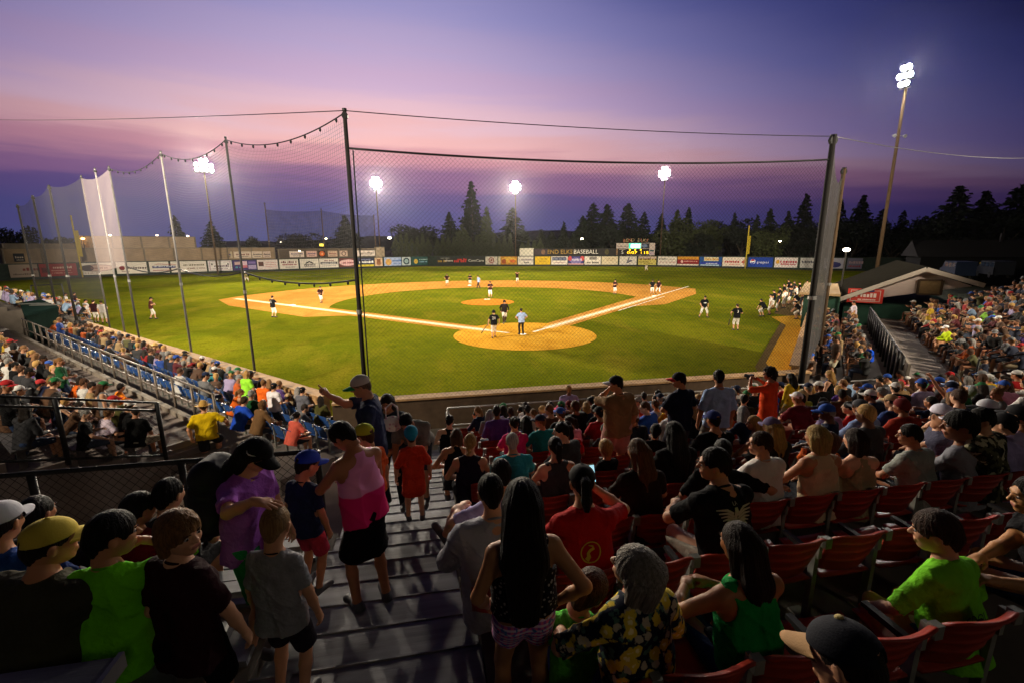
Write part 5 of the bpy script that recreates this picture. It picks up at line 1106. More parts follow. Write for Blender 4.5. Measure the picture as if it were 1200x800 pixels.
# far dark buildings and vans at right
P = at_d(1150, 300, 62); o = empty('dark_building', (P[0],P[1],0), rad(-38), 'long dark building with a sloping roof under the right trees', 'building'); m = MB(); m.box((0,3,2.), (13,7,4.)); m.build('wall', mat('dark_siding', (.004,.004,.004), .9), o); m = MB(); m.add([(-7,-1,4),(7,-1,4),(7,3,6.3),(-7,3,6.3),(7,7.5,4),(-7,7.5,4)], [(0,1,2,3),(3,2,4,5),(0,3,5),(1,4,2)]); m.build('roof', mat('dark_roof', (.02,.018,.018), .9), o); m = MB(); m.box((2.5,2.4,6.6), (.3,.3,1.2)); m.build('chimney', mat('dark_roof', (0,0,0)), o)
def van(lab, px, py, D, col, rz):
    P = at_d(px, py, D); o = empty('parked_van', (P[0],P[1],1.6), rz, lab, 'van', 'vans parked beyond the first base terrace'); m = MB(); m.add([(x,y,z) for y in (-.95,.95) for x, z in ((-2.5,.4),(2.6,.4),(2.6,1.1),(1.9,1.3),(1.2,2.05),(-2.5,2.05))], [(0,1,2,3,4,5),(11,10,9,8,7,6)]+[(i,(i+1)%6+6*0,(i+1)%6+6,i+6)[::-1] for i in range(6)]); m.build('body', cmat(col,.35), o)
    m = MB()
    for s in (-1,1):
        for x in (-1.9,-.7,.5): m.box((x,s*.955,1.62), (.95,.02,.5))
    m.box((1.62,0,1.66), (.1,1.6,.55), rot(0,0,42)); m.build('window', mat('van_glass', (.02,.03,.05), .1), o)
    for x in (-1.6,1.7):
        for s in (-1,1): m = MB(); m.tube([(x,s*.75,.36),(x,s*.97,.36)], .36, 14); m.build('wheel', BLACK, o)
van('pale blue van parked beyond the right terrace', 1122, 316, 56, '28324a', rad(52)); van('white van parked right behind the pale blue one', 1165, 318, 57, '2c2e36', rad(52))
P0, P1 = at_d(1147, 311, 60), at_d(1165, 311, 60)
banner('small yellow lit sign over the vans at right', P0, P1, P0[2]-.5, P0[2]+.35, emit('yellow_box','c8a020',.5), [('w',.2,.8,.5,.3,'5a4408')], 'signs above the fence', name='lit_sign', cat='sign')
# smoky evening air: gives the floodlights their glow
hz = MB(); hz.box((0,40,15.5), (1960,1960,33)); hm = bpy.data.materials.new('smoky_air'); hm.use_nodes = True; nt = hm.node_tree; nt.nodes.remove(nt.nodes['Principled BSDF']); v = nt.nodes.new('ShaderNodeVolumePrincipled')
v.inputs['Density'].default_value = .00006; v.inputs['Anisotropy'].default_value = .90; v.inputs['Color'].default_value = (.84,.82,.86,1); nt.links.new(v.outputs[0], nt.nodes['Material Output'].inputs['Volume'])
tag(hz.build('haze', hm), kind='stuff')
# ------------------------------------------------------------------ stadium chairs
RED = mat('red_plastic', (.30,.030,.018), .38, var=.22, scale=5, bump=.05, bscale=60); BLUE = mat('blue_plastic', (.018,.06,.20), .42, var=.2, scale=5)
BRK = mat('grey_bracket', (.27,.27,.24), .5, .3, var=.2)
def panel(pts):
    """pts[i][j] of one face; gives a thin closed shell"""
    P = np.array(pts, float); n, m = P.shape[:2]; dx = np.gradient(P, axis=1); dz = np.gradient(P, axis=0); N = np.cross(dx, dz); N /= np.linalg.norm(N, axis=2, keepdims=True)+1e-9
    V = np.concatenate([P.reshape(-1,3), (P-N*.016).reshape(-1,3)]); F = []; o = n*m
    for i in range(n-1):
        for j in range(m-1): a = i*m+j; F += [(a,a+1,a+m+1,a+m), (o+a,o+a+m,o+a+m+1,o+a+1)]
    for i in range(n-1): F += [(i*m,(i+1)*m,o+(i+1)*m,o+i*m), (i*m+m-1,o+i*m+m-1,o+(i+1)*m+m-1,(i+1)*m+m-1)]
    for j in range(m-1): F += [(j,o+j,o+j+1,j+1), ((n-1)*m+j,(n-1)*m+j+1,o+(n-1)*m+j+1,o+(n-1)*m+j)]
    return V, np.array(F)
def chair_meshes(M_):
    nz, nx = 44, 15; B = []
    for i in range(nz):
        v = i/(nz-1); row = []
        for j in range(nx):
            u = -1+2*j/(nx-1); w = .222*(1-.10*(1-v)**2); z = .46+.39*v-.035*abs(u)**5*v
            rib = .013*(math.exp(-((v-.30)/.03)**2)+math.exp(-((v-.52)/.03)**2)+math.exp(-((v-.74)/.03)**2)); lip = .03*max(0, (v-.93)/.07)
            row.append((w*u*(1-.05*max(0,v-.9)/.1*abs(u)), .09+.055*u*u-.10*v-rib*(1-u**4)-lip, z))
        B.append(row)
    bk = np_mesh('backrest', *panel(B), M_)
    Sx = [[(.205*(-1+2*j/10), .10+.40*i/10, .43+.03*(i/10)**3-.02*(i/10)*(1-i/10)*4*.6-.012*(1-(-1+2*j/10)**2)) for j in range(11)] for i in range(11)]
    st = np_mesh('seat_pan', *panel(Sx), M_)
    k = MB(); k.box((.25,.13,.31), (.035,.05,.62)); k.box((.25,.055,.77), (.05,.045,.085)); k.box((.25,.10,.69), (.028,.03,.18)); k.box((.25,.16,.008), (.10,.16,.016))
    br = k.mesh('bracket', BRK); k = MB(); k.box((.25,.27,.60), (.04,.28,.028)); k.box((.25,.27,.575), (.02,.2,.02)); return bk, st, br, k.mesh('armrest', mat('black_plastic', (.015,.014,.014), .6))
CHR, CHB = chair_meshes(RED), chair_meshes(BLUE)
CHAIRS = []
def chair(kind, P, rz, lab, group):
    o = empty('stadium_seat', P, rz, lab, 'seat', group); ms = CHR if kind == 'r' else CHB; o.scale = (1,1,.90)
    for n_, me in zip(('backrest','seat_pan','bracket','armrest'), ms): link(n_, me, o)
    return o
def in_view(P, mx=25, top=-40, bot=850):
    x, y, w = pix(P); return w > .6 and -mx < x < 1200+mx and top < y < bot
ORD = ['first','second','third','fourth','fifth','sixth','seventh','eighth','ninth','tenth','eleventh','twelfth','thirteenth','fourteenth']
SEATX0 = {9: -2.81-.25-5*.5, 10: -3.82-.25-3*.5, 11: -4.06-.25-2*.5}
# ------------------------------------------------------------------ crowd bookkeeping
PEOPLE = []      # procedural spectators: dicts, the nearest become individuals
TAKEN = []       # (x, y) of hand-placed people
SK = [hexc(c) for c in ('c58f6e','b67c5a','d3a182','a96f4f','8a583c','c99877','5e3b28')]
COLS = [('white','dcd8d4'),('black','141416'),('navy','1b2440'),('grey','7d7d80'),('dark grey','3c3c40'),('red','b01f22'),('orange','e0661c'),('yellow','dcb22a'),('royal blue','2350b0'),('light blue','93aed0'),('teal','1c8c94'),('lime green','8cd02a'),('dark green','1f5a34'),('purple','5c3c8c'),('lavender','b3a4cf'),('pink','dd8fae'),('maroon','6a1c28'),('brown','5f4432'),('tan','b39468'),('olive','5c5a30')]
CWD = [3.2,10,6,3,6,3,2,.8,1.4,1,.8,.3,1,1.2,1,.5,3,5,3.5,3]
CW = [5,10,6.5,4,6,3,1.6,.8,1.6,1.6,.6,.7,1,1,2.4,.9,2.2,4,3,2.4]
HAIRC = [('dark','211812'),('black','120e0c'),('brown','4a3020'),('light brown','7a5634'),('blond','b48c50'),('grey','8a8682')]
CAPC = [('white','dedad6'),('black','161618'),('navy','1b2440'),('red','a82024'),('grey','77777a'),('tan','b0946a'),('blue','2850a8'),('green','246a3c')]
def mk(rnd, sec, place, P, rz, sit=True, palette=None, dark=1.):
    used = USED.setdefault(place, set())
    for _ in range(400):
        kd = rnd.choices(['m','f','b','c'], [.42,.34,.10,.14])[0]; cn, ch = rnd.choice(palette) if palette else rnd.choices(COLS, CWD if sec != 'red' else CW)[0]
        word = {'m':'man','b':'heavy man','f':'woman','c':'child'}[kd]
        tops = ['tee','tee','tee','long'] if kd != 'f' else ['tee','tee','tank','long']; tp = rnd.choice(tops)
        hat = rnd.random() < (.45 if kd in 'mb' else .18); hn, hh = rnd.choice(HAIRC[:5] if kd == 'c' else HAIRC); cc = rnd.choice(CAPC); st = rnd.choice(['short','crop','short'] if kd in 'mb' else ['long','ponytail','bob','bun','long'] if kd == 'f' else ['boy','short','mop','ponytail'])
        hatk = 'straw' if hat and rnd.random() < .03 else 'cap'
        hd = (f'{cc[0]} cap' if hatk == 'cap' else 'straw hat') if hat else f'{hn} '+{'short':'hair','crop':'cropped hair','long':'long hair','ponytail':'ponytail','bob':'bobbed hair','bun':'hair bun','boy':'hair','mop':'mop'}[st]
        key = (word, cn, tp, hd)
        if key not in used: used.add(key); break
    gar = {'tee':'shirt','tank':'tank top','long':'sweater'}[tp]
    short = f'{word} in {cn} {gar}'
    return dict(kind=kd, sec=sec, place=place, P=np.array(P, float), rz=rz, sit=sit, top=(tp, tuple(v*(.8 if sec == 'red' else .62) for v in hexc(ch))), hair=('under' if hat and st not in ('long','ponytail') else st, hexc(hh)), cap=((hatk, hexc(cc[1] if hatk == 'cap' else 'c0a060')) if hat else None), label=f'{short} with {hd}, {place}', short=short,  # wing crowd's shirts and skin darkened: dimness of the stands put into colour
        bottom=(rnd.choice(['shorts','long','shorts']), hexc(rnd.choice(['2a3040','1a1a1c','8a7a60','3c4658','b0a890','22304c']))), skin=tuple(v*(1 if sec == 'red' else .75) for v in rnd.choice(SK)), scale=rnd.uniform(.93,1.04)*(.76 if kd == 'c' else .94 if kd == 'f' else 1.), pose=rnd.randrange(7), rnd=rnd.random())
USED = {}
SITP = [pose_sit(6,0,(0,6,0)), pose_sit(24,8,(22,4,0),handR=(.15,.42,.66),handL=(-.12,.44,.66)), pose_sit(32,-6,(-18,2,4),handR=(.05,.48,.72),handL=(-.05,.50,.72),gripR='fist'), pose_sit(2,12,(35,8,0),handR=(.05,.30,.80),handL=(-.2,.30,.62)), pose_sit(10,-12,(-38,6,-4),handR=(.26,.30,.62),handL=(.0,.32,.78)), pose_sit(4,0,(10,-4,0),handR=(.08,.36,.98),handL=(-.08,.36,.98),gripR='flat',gripL='flat'), pose_sit(14,20,(60,6,6),handR=(.02,.34,.66),handL=(-.28,.28,.60))]
STP = [pose_stand(3,0,(0,8,0)), pose_stand(5,15,(30,8,0),handR=(.12,.28,1.02)), pose_stand(2,-10,(-30,6,0),handL=(-.10,.26,1.10),handR=(.10,.26,1.10))]
rnd = random.Random(21)
def add_person(*a, **k): PEOPLE.append(mk(rnd, *a, **k))
GROUPS = []
# ------------------------------------------------------------------ hand-placed people
def row_for(py, px, h): # the row of red seats on which a head of this height shows at the pixel
    d = ray(px, py); best = None
    for n in range(-1, 14):
        Y = yb(n)+.32; Q = at_y(px, py, Y); e = abs(Q[2]-(zf(n)+h))
        if best is None or e < best[0]: best = (e, n, Q)
    return best[1], best[2]
HH = dict(m=1.305, f=1.30, b=1.305, c=1.39, y=1.335)
class Px:
    """a figure whose head top shows at (px, py): solved for its pose, on row n or at depth line Y"""
    def __init__(q, px, py, Y, z=None, free=9., n=None): q.px, q.py, q.Y, q.z, q.free, q.n = px, py, Y, z, free, n
    def solve(q, kind, pose, rz, sc):
        k = skel(kind, pose); o = rot(math.degrees(rz))@(k['hc']+k['Rh']@np.array([0,-.01,.118*k['K']['hs']]))*sc
        Q = at_y(q.px, q.py, q.Y+o[1]); P = Q-o
        if q.z is not None: P[2] = q.z+max(-q.free, min(q.free*.5, P[2]-q.z))
        if q.n is not None: TAKEN.append((P[0], q.n))
        return P
def sit_at(px, py, kind='m', scale=1., n=None, dy=.30, free=.14):
    if n is None: n, Q = row_for(py, px, HH[kind]*scale)
    return Px(px, py, yb(n)+dy, zf(n), free, n), n
HH = dict(m=1.305, f=1.30, b=1.305, c=1.39, y=1.335)
HERO = []
def H(label, kind, pose, key, P, rz=0., hi=True, **kw):
    if isinstance(P, Px): P = P.solve(kind, pose, rz, kw.get('scale', 1.))
    P = np.array(P, float); r = person(label, kind, pose, key, P, rz, hi=hi, **kw); r['P'] = P; HERO.append((label, np.array(P))); return r
HC = {n: hexc(h) for n, h in HAIRC}; 
def C(h): return hexc(h)
def decal(fig, V2, F, name, m, front=False, off_=.006):
    k = fig['k']; me = fig['top'].data; n = len(me.vertices); V = np.empty(n*3); me.vertices.foreach_get('co', V); V = V.reshape(-1,3); q = (V-k['P'])@k['Rt']; s = 1 if front else -1
    q = q[q[:,1]*s > 0]; out = []
    for x, z in V2:
        d = (q[:,0]-x)**2+(q[:,2]-z)**2; c = q[d < .022**2]
        if not len(c): c = q[np.argsort(d)[:4]]
        out.append((x, s*((c[:,1]*s).max()+off_), z))
    W_ = np.array(out)@k['Rt'].T+k['P']; mb = MB(); mb.add(W_, F if not front else [f[::-1] for f in F]); return mb.build(name, m, fig['top'])
def decal_text(fig, t, size, cz, m, name='lettering', front=False):
    me = text_mesh(t, size, m, 0.); V2 = [(v.co.x*(1 if not front else -1), v.co.y+cz) for v in me.vertices]; return decal(fig, V2, [tuple(p.vertices) for p in me.polygons], name, m, front)
def strip(pts, w):
    V = []; F = []
    for i, p in enumerate(pts):
        p = np.array(p); t = np.array(pts[min(i+1,len(pts)-1)])-np.array(pts[max(i-1,0)]); t = t/np.linalg.norm(t); nn = np.array([-t[1],t[0]]); ww = w if np.isscalar(w) else w[i]; V += [tuple(p+nn*ww/2), tuple(p-nn*ww/2)]
        if i: F.append((2*i-2,2*i-1,2*i+1,2*i))
    return V, F
# custom cloths
def pattern(name, build):
    m = bpy.data.materials.new(name); m.use_nodes = True; nt = m.node_tree; b = nt.nodes['Principled BSDF']; b.inputs['Roughness'].default_value = .88; b.inputs['Specular IOR Level'].default_value = .2
    tc = nt.nodes.new('ShaderNodeTexCoord'); build(nt, tc.outputs['Object'], b); return m
def mixn(nt, f, a, c):
    x = nt.nodes.new('ShaderNodeMixRGB')
    if isinstance(f, (int, float)): x.inputs[0].default_value = f
    else: nt.links.new(f, x.inputs[0])
    for i, v in ((1,a),(2,c)):
        if isinstance(v, tuple): x.inputs[i].default_value = (*v,1)
        else: nt.links.new(v, x.inputs[i])
    return x.outputs[0]
def step(nt, s, lo, hi):
    r = nt.nodes.new('ShaderNodeMapRange'); r.inputs[1].default_value = lo; r.inputs[2].default_value = hi; nt.links.new(s, r.inputs[0]); return r.outputs[0]
def _floral(nt, co, b):
    def vor(sc, off):
        mp = nt.nodes.new('ShaderNodeMapping'); mp.inputs['Location'].default_value = off; nt.links.new(co, mp.inputs[0]); nz = nt.nodes.new('ShaderNodeTexNoise'); nz.inputs['Scale'].default_value = 45; nt.links.new(mp.outputs[0], nz.inputs[0])
        va = nt.nodes.new('ShaderNodeVectorMath'); va.operation = 'MULTIPLY_ADD'; va.inputs[1].default_value = (.035,)*3; nt.links.new(nz.outputs['Color'], va.inputs[0]); nt.links.new(mp.outputs[0], va.inputs[2])
        v = nt.nodes.new('ShaderNodeTexVoronoi'); v.inputs['Scale'].default_value = sc; nt.links.new(va.outputs[0], v.inputs['Vector']); return v.outputs['Distance']
    a = mixn(nt, step(nt, vor(24,(1,2,3)), .42,.36), C('141a30'), C('4a6a5c')); a = mixn(nt, step(nt, vor(17,(4,1,0)), .40,.34), a, C('b0a48c')); a = mixn(nt, step(nt, vor(14,(0,0,0)), .46,.40), a, C('d8bc38')); a = mixn(nt, step(nt, vor(14,(0,0,0)), .20,.12), a, C('f0e0a0')); nt.links.new(a, b.inputs['Base Color'])
FLORAL = pattern('floral_print', _floral)
def _camo(nt, co, b):
    def nz(sc, w):
        n = nt.nodes.new('ShaderNodeTexNoise'); n.noise_dimensions = '4D'; n.inputs['Scale'].default_value = sc; n.inputs['W'].default_value = w; n.inputs['Detail'].default_value = 3; nt.links.new(co, n.inputs['Vector']); return n.outputs[0]
    a = mixn(nt, step(nt, nz(13,0), .50,.52), C('15150f'), C('4c4c34')); a = mixn(nt, step(nt, nz(13,5), .56,.58), a, C('b0aa8c')); nt.links.new(a, b.inputs['Base Color'])
CAMO = pattern('camouflage_print', _camo)
def _plaid(nt, co, b):
    def wv(d, sc):
        w = nt.nodes.new('ShaderNodeTexWave'); w.wave_type = 'BANDS'; w.bands_direction = d; w.inputs['Scale'].default_value = sc; w.inputs['Distortion'].default_value = 1.2; nt.links.new(co, w.inputs['Vector']); return w.outputs['Fac']
    n = nt.nodes.new('ShaderNodeTexNoise'); n.inputs['Scale'].default_value = 30; nt.links.new(co, n.inputs['Vector'])
    a = mixn(nt, step(nt, wv('X', 9), .45,.55), C('8a4c9c'), C('d0628c')); a = mixn(nt, step(nt, wv('Z', 10), .55,.65), a, C('c8b8cc')); a = mixn(nt, step(nt, n.outputs[0], .55,.62), a, C('4468a0')); nt.links.new(a, b.inputs['Base Color'])
PLAID = pattern('plaid_print', _plaid)
def _lace(nt, co, b):
    v = nt.nodes.new('ShaderNodeTexVoronoi'); v.inputs['Scale'].default_value = 38; nt.links.new(co, v.inputs['Vector']); a = mixn(nt, step(nt, v.outputs['Distance'], .22,.34), C('a8a098'), C('121016')); nt.links.new(a, b.inputs['Base Color'])
LACE = pattern('black_lace_print', _lace)
def _two(nt, co, b):
    s = nt.nodes.new('ShaderNodeSeparateXYZ'); nt.links.new(co, s.inputs[0]); n = nt.nodes.new('ShaderNodeTexNoise'); n.inputs['Scale'].default_value = 6; nt.links.new(co, n.inputs['Vector'])
    ad = nt.nodes.new('ShaderNodeMath'); ad.operation = 'MULTIPLY_ADD'; ad.inputs[1].default_value = .03; nt.links.new(n.outputs[0], ad.inputs[0]); nt.links.new(s.outputs['Z'], ad.inputs[2])
    a = mixn(nt, step(nt, ad.outputs[0], 1.125, 1.135), C('d81c6c'), C('e090c0')); nt.links.new(a, b.inputs['Base Color'])
TWOTONE = pattern('two_tone_pink', _two)
# --- aisle and left bleachers
def on_row(px, py, Y): Q = at_y(px, py, Y); return Q
def standing(px, py, Y, z): return Px(px, py, Y, z, .22)
sk1, sk2, sk3, sk4 = SK[0], SK[1], SK[2], SK[3]
f = H('man in navy polo and green-fronted cap standing in the aisle with one hand raised', 'm', pose_stand(4,10,(10,16,0),handR=(-.10,.42,1.52),handL=(-.24,.10,.86),gripR='point',elbR=(.3,.2,-1),backR=(0,-1,.3),fingR=(-.1,.5,.9)), 'greencap', Px(419,436,-23.2,2.3,.4), rad(82), skin=sk1, top=('tee',C('2c3558')), bottom=('shorts',C('9c8766')), hair=('crop',C('6a5a4c')), cap=('cap',C('c8c4bc'),C('1f9a50')), seed=3, scale=1.02)
f = H('man in grey tee bending forward beside the child in the long red shirt', 'm', pose_stand(48,0,(0,42,0),pelvis=(0,-.12,.90),handR=(.16,.42,.72),handL=(-.16,.42,.72),gripR='grip',gripL='grip'), 'bending', standing(472,462,-22.3,2.0), rad(180-14), skin=sk2, top=('tee',C('74706c')), bottom=('shorts',C('2c3040')), hair=('short',HC['black']), seed=4, hem=-.10)
f = H('child in a long red shirt and teal cap standing in the aisle', 'c', pose_stand(2,0,(0,8,0),handR=(.30,.02,.86),handL=(-.30,.02,.86)), 'redchild', standing(481,499,-23.1,2.28), rad(8), skin=sk1, top=('elbow',C('c83a20')), bottom=('skirt',C('c0341c')), hair=('under',HC['dark']), cap=('beanie',C('2090b0')), seed=5, scale=.68, hem=-.30)
f = H('woman in dark clothes with a flowered bag behind the navy polo man', 'f', pose_stand(6,0,(0,20,0),handR=(.10,.34,1.0),handL=(-.10,.34,1.0)), 'darkwoman', standing(452,463,-22.2,2.0), rad(170), skin=sk2, top=('tee',C('2a3440')), bottom=('long',C('16161a')), hair=('long',HC['dark']), seed=6)
m = MB(); m.ell((0,0,0), (.13,.06,.11)); m.tube([(-.08,0,.08),(-.07,0,.22),(0,0,.28),(.07,0,.22),(.08,0,.08)], .012, 6); o = m.build('hand_bag', pattern('bag_print', lambda nt, co, b: nt.links.new(mixn(nt, step(nt, (lambda v: (v.inputs['Scale'].__setattr__('default_value', 22), nt.links.new(co, v.inputs['Vector']), v.outputs['Distance'])[2])(nt.nodes.new('ShaderNodeTexVoronoi')), .3,.4), C('d0a0b0'), C('e8e0dc')), b.inputs['Base Color'])), None, True); o.location = at_y(460,496,-22.55); tag(o, 'small pink and white flowered bag held by the woman in dark clothes', 'bag')
f = H('child in a lime green cap between the pink tank top and the navy polo', 'c', pose_stand(3,0,(20,10,0)), 'limecap', standing(424,490,-23.75,2.4), rad(40), skin=sk1, top=('tee',C('d85a28')), bottom=('shorts',C('3c4658')), hair=('under',HC['brown']), cap=('cap',C('b8c430'),C('b8c430')), seed=7, scale=.76)
f = H('woman in a two-tone pink tank top and black skirt standing in the aisle', 'f', pose_stand(12,8,(40,38,0),handR=(.02,.36,1.08),handL=(-.12,.38,1.10),elbR=(.8,-.3,-.4),elbL=(-.8,-.3,-.4)), 'pinktank', standing(392,497,-24.75,2.62), rad(30), skin=sk4, top=('tank',C('d070a8')), bottom=('skirt',C('0c0c10')), hair=('boy',HC['black']), seed=8, topmat=TWOTONE, scale=.985, hem=-.08)
f = H('child in a royal blue cap in front of the woman in pink', 'c', pose_stand(4,0,(-20,16,0)), 'bluecap', standing(362,523,-24.55,2.58), rad(-30), skin=sk2, top=('tee',C('1c2444')), bottom=('shorts',C('b03048')), hair=('under',HC['dark']), cap=('cap',C('1c3ca0'),C('1c3ca0')), seed=9, scale=.72)
# woman in purple with her hand on the boy's head
gp = pose_stand(2,0,(6,10,0)); GK = standing(322,592,-25.78,2.92).solve('c', gp, rad(-14), .715); a = rad(-100)
PW = standing(303,492,-25.2,2.72).solve('f', pose_stand(8,-10,(-16,32,0)), a, .95); gk = skel('c', gp); hd = GK+rot(-14)@(gk['hc']+gk['Rh']@np.array([0,-.02,.118*1.32]))*.715
lx = rot(100)@(hd-PW)/.95+np.array([0,-.115,.035])
f = H('woman in purple tee and black cap resting her hand on the small boy', 'f', pose_stand(8,-10,(-16,32,0),handR=tuple(lx),gripR='flat',elbR=(.8,-.4,-.6),handL=(-.26,.14,.84),backR=(0,.2,1),fingR=(.1,1,-.15)), 'purple', PW, a, skin=sk1, top=('tee',C('9a55b8')), bottom=('shorts',C('1f7a44')), hair=('long',HC['black']), cap=('cap',C('0e0e10'),C('0e0e10')), seed=10, scale=.95)
mw = mat('white_thread', (.75,.75,.75), .7, var=0); V2, F2 = strip([(-.030,.012),(-.022,-.004),(-.008,-.004),(.014,.006),(.036,.018)], [.002,.008,.011,.007,.001]); mb = MB()
V3 = []
for u, v in V2: th = u/.095; V3.append((.0945*math.cos(th), .008+.112*math.sin(th), .062+v))
mb.add(V3, F2); mb.build('cap_mark', mw, f['cap'])
m = MB()
def soft(prims, m_, name='bag', h=.012, nz=.004, seed=1): V, F = sdf_mesh(prims, h, (), fold_noise(seed, nz)); return np_mesh(name, V, F, m_)
bagm = mat('black_nylon', (.012,.012,.016), .7, var=.2)
o = link('backpack', soft([cone((-.05,0,0),(.05,0,0),.14,.14,.05), cone((-.05,.0,.28),(.05,.0,.28),.12,.12,.06), cone((0,-.10,.05),(0,-.09,.16),.10,.09,.05)], bagm)); T_ = f['k']['T']; pb = T_(-.02,-.25,.12); R_ = Matrix.Rotation(a, 3, 'Z'); o.location = Vector(PW)+R_@Vector(pb*.95); o.rotation_euler = (0,0,a); tag(o, 'black backpack on the back of the woman in purple', 'backpack')
f = H('small boy in a grey tee with dark collar under the hand of the purple woman', 'c', gp, 'greyboy', GK, rad(-14), skin=sk1, top=('tee',C('86868a')), bottom=('shorts',C('201c24')), hair=('crop',C('8a6a44')), collar=C('18181c'), seed=11, scale=.715, hem=-.16)
def px_at(px, py, Y, kind, sc, stand=False): return Px(px, py, Y)
# boys on the left benches
f = H('boy with a blond-brown mop of hair and dark maroon tee looking back at us', 'y', pose_stand(4,-34,(-122,2,4),handR=(.30,.02,.84),handL=(-.06,.26,.96)), 'maroonboy', px_at(204,601,-26.1,'y',.80,True), rad(6), skin=C('d09a78'), top=('tee',C('2c1016')), bottom=('shorts',C('101014')), hair=('mop',C('7c5630')), seed=12, scale=.80, hem=-.16)
f = H('boy in a bright lime green tee with his hand at his mouth', 'y', pose_stand(8,-6,(-58,6,-4),handR=(.16,.20,1.48),gripR='fist',elbR=(1,-.5,-.5),handL=(-.24,.12,.86)), 'limeboy', px_at(128,601,-26.05,'y',.82,True), rad(4), skin=C('b8805c'), top=('elbow',C('6cd014')), bottom=('shorts',C('20242c')), hair=('boy',HC['black']), seed=13, scale=.82, hem=-.15)
f = H('man in a dull yellow cap and olive jacket at the left end of the bench', 'b', pose_sit(14,-20,(-52,6,0)), 'yellowcap', px_at(55,610,-26.1,'b',.95), rad(4), skin=sk2, top=('long',C('3c3a2c')), bottom=('long',C('1c1c20')), hair=('under',HC['dark']), cap=('cap',C('c8b040'),C('d0b850')), seed=14, scale=.95)
f = H('dark-haired child in a red-collared shirt on the front bench by the railing', 'y', pose_sit(8,0,(-30,6,0)), 'redcollar', px_at(160,578,-25.0,'y',.90), 0, skin=sk2, top=('tee',C('7a1c24')), bottom=('shorts',C('1c1c20')), hair=('boy',HC['black']), seed=15, scale=.86)
f = H('dark-haired child between the red-collared child and the purple woman', 'y', pose_sit(8,0,(-15,6,0)), 'darkchild', px_at(196,561,-24.9,'y',.92), 0, skin=sk1, top=('tee',C('2c2c34')), bottom=('shorts',C('1c1c20')), hair=('short',HC['black']), seed=16, scale=.88)
f = H('person in a blue shirt cut off by the left edge of the picture', 'm', pose_sit(10,0,(0,6,0)), 'blueedge', px_at(-4,590,-25.6,'m',1.), 0, skin=sk2, top=('tee',C('1c3c80')), bottom=('shorts',C('1c1c20')), hair=('under',HC['dark']), cap=('cap',C('b8b8c0'),C('b8b8c0')), seed=17)
f = H('dark figure in black sitting behind the yellow cap', 'm', pose_sit(10,0,(-10,6,0)), 'darkfig', px_at(40,582,-25.,'m',1.), 0, skin=sk4, top=('long',C('101014')), bottom=('long',C('101014')), hair=('short',HC['black']), seed=18, hi=False)
# man in straw hat on the corner steps
f = H('man in a yellow tee and straw hat climbing the steps at the corner', 'b', pose_stand(12,10,(14,10,0),handR=(.40,.30,1.04),gripR='grip',footR=(.12,.22,.24),handL=(-.34,.02,.86)), 'strawman', (*at_z(246,532,.62)[:2], .235), rad(8), skin=sk1, top=('tee',C('d8b410')), bottom=('shorts',C('2a2c30')), hair=('under',HC['brown']), cap=('straw',C('b8904c')), seed=19, scale=1.)
# --- red seats, near rows
P = px_at(985,728,-27.5,'m',1.)
f = H('person in a navy cap with a tan brim right at the bottom edge', 'm', pose_sit(22,0,(26,20,8)), 'navycap', P, 0, skin=sk1, top=('tee',C('1c1c20')), bottom=('shorts',C('1c1c20')), hair=('under',HC['dark']), cap=('cap',C('12141f'),C('a8845c')), seed=20)
k_ = MB(); k_.ell((.0,-.008,.132), (.014,.014,.008)); k_.build('cap_button', cmat('b8a468'), f['cap'])
P, n = sit_at(1096,606,'y',.90,11)
f = H('boy in a bright lime tee sitting alone on the right, head turned left', 'y', pose_sit(16,8,(40,10,0),handL=(-.30,.30,.60),handR=(.16,.30,.62)), 'limeright', P, 0, skin=sk1, top=('elbow',C('74c828')), bottom=('shorts',C('2c3040')), hair=('boy',C('38241a')), seed=21, scale=.90)
decal_text(f, 'COOL', .07, .20, cmat('20282c'))
P, n = sit_at(866,613,'f',.95,11)
f = H('woman in a green tank top with dark shoulder-length hair in the nearest seats', 'f', pose_sit(12,6,(14,10,0),handL=(-.20,.34,.80),handR=(-.02,.36,.78),gripL='fist'), 'greentank', P, 0, skin=C('a0683f'), top=('tank',C('0c8c3c')), bottom=('shorts',C('22304c')), hair=('long',C('241610')), seed=22, scale=.95)
P, n = sit_at(752,650,'f',.95,11,dy=.22)
f = H('woman with grey shaggy hair in a yellow floral blouse looking up to the left', 'f', pose_sit(8,14,(50,-14,-14),handR=(.14,.34,.62),handL=(-.30,.30,.72)), 'floral', P, 0, skin=C('c89878'), top=('elbow',C('c8b040')), bottom=('shorts',C('5060a0')), hair=('shag',C('8a8278')), seed=23, topmat=FLORAL, scale=.95)
k_ = MB()
for s in (-1, 1): k_.tube([(s*.034+.024*math.cos(t), .106, .004+.018*math.sin(t)) for t in np.linspace(0,6.3,13)], .0025, 5); k_.tube([(s*.058,.103,.008),(s*.08,.03,.008),(s*.082,-.01,.002)], .002, 5)
k_.tube([(-.012,.110,.006),(.012,.110,.006)], .002, 5); g_ = k_.build('glasses', BLACK, f['root'], True); g_.matrix_local = f['hair'].matrix_local
P, n = sit_at(700,672,'c',.62,11,dy=.42)
f = H('child in bright green leaning against the woman in the floral blouse', 'c', pose_sit(10,-10,(-40,10,20),handR=(.34,.26,.86),handL=(-.16,.3,.6)), 'greenkid', P, rad(-10), skin=sk1, top=('elbow',C('58b83c')), bottom=('shorts',C('6878b0')), hair=('boy',C('4a3020')), seed=24, scale=.70)
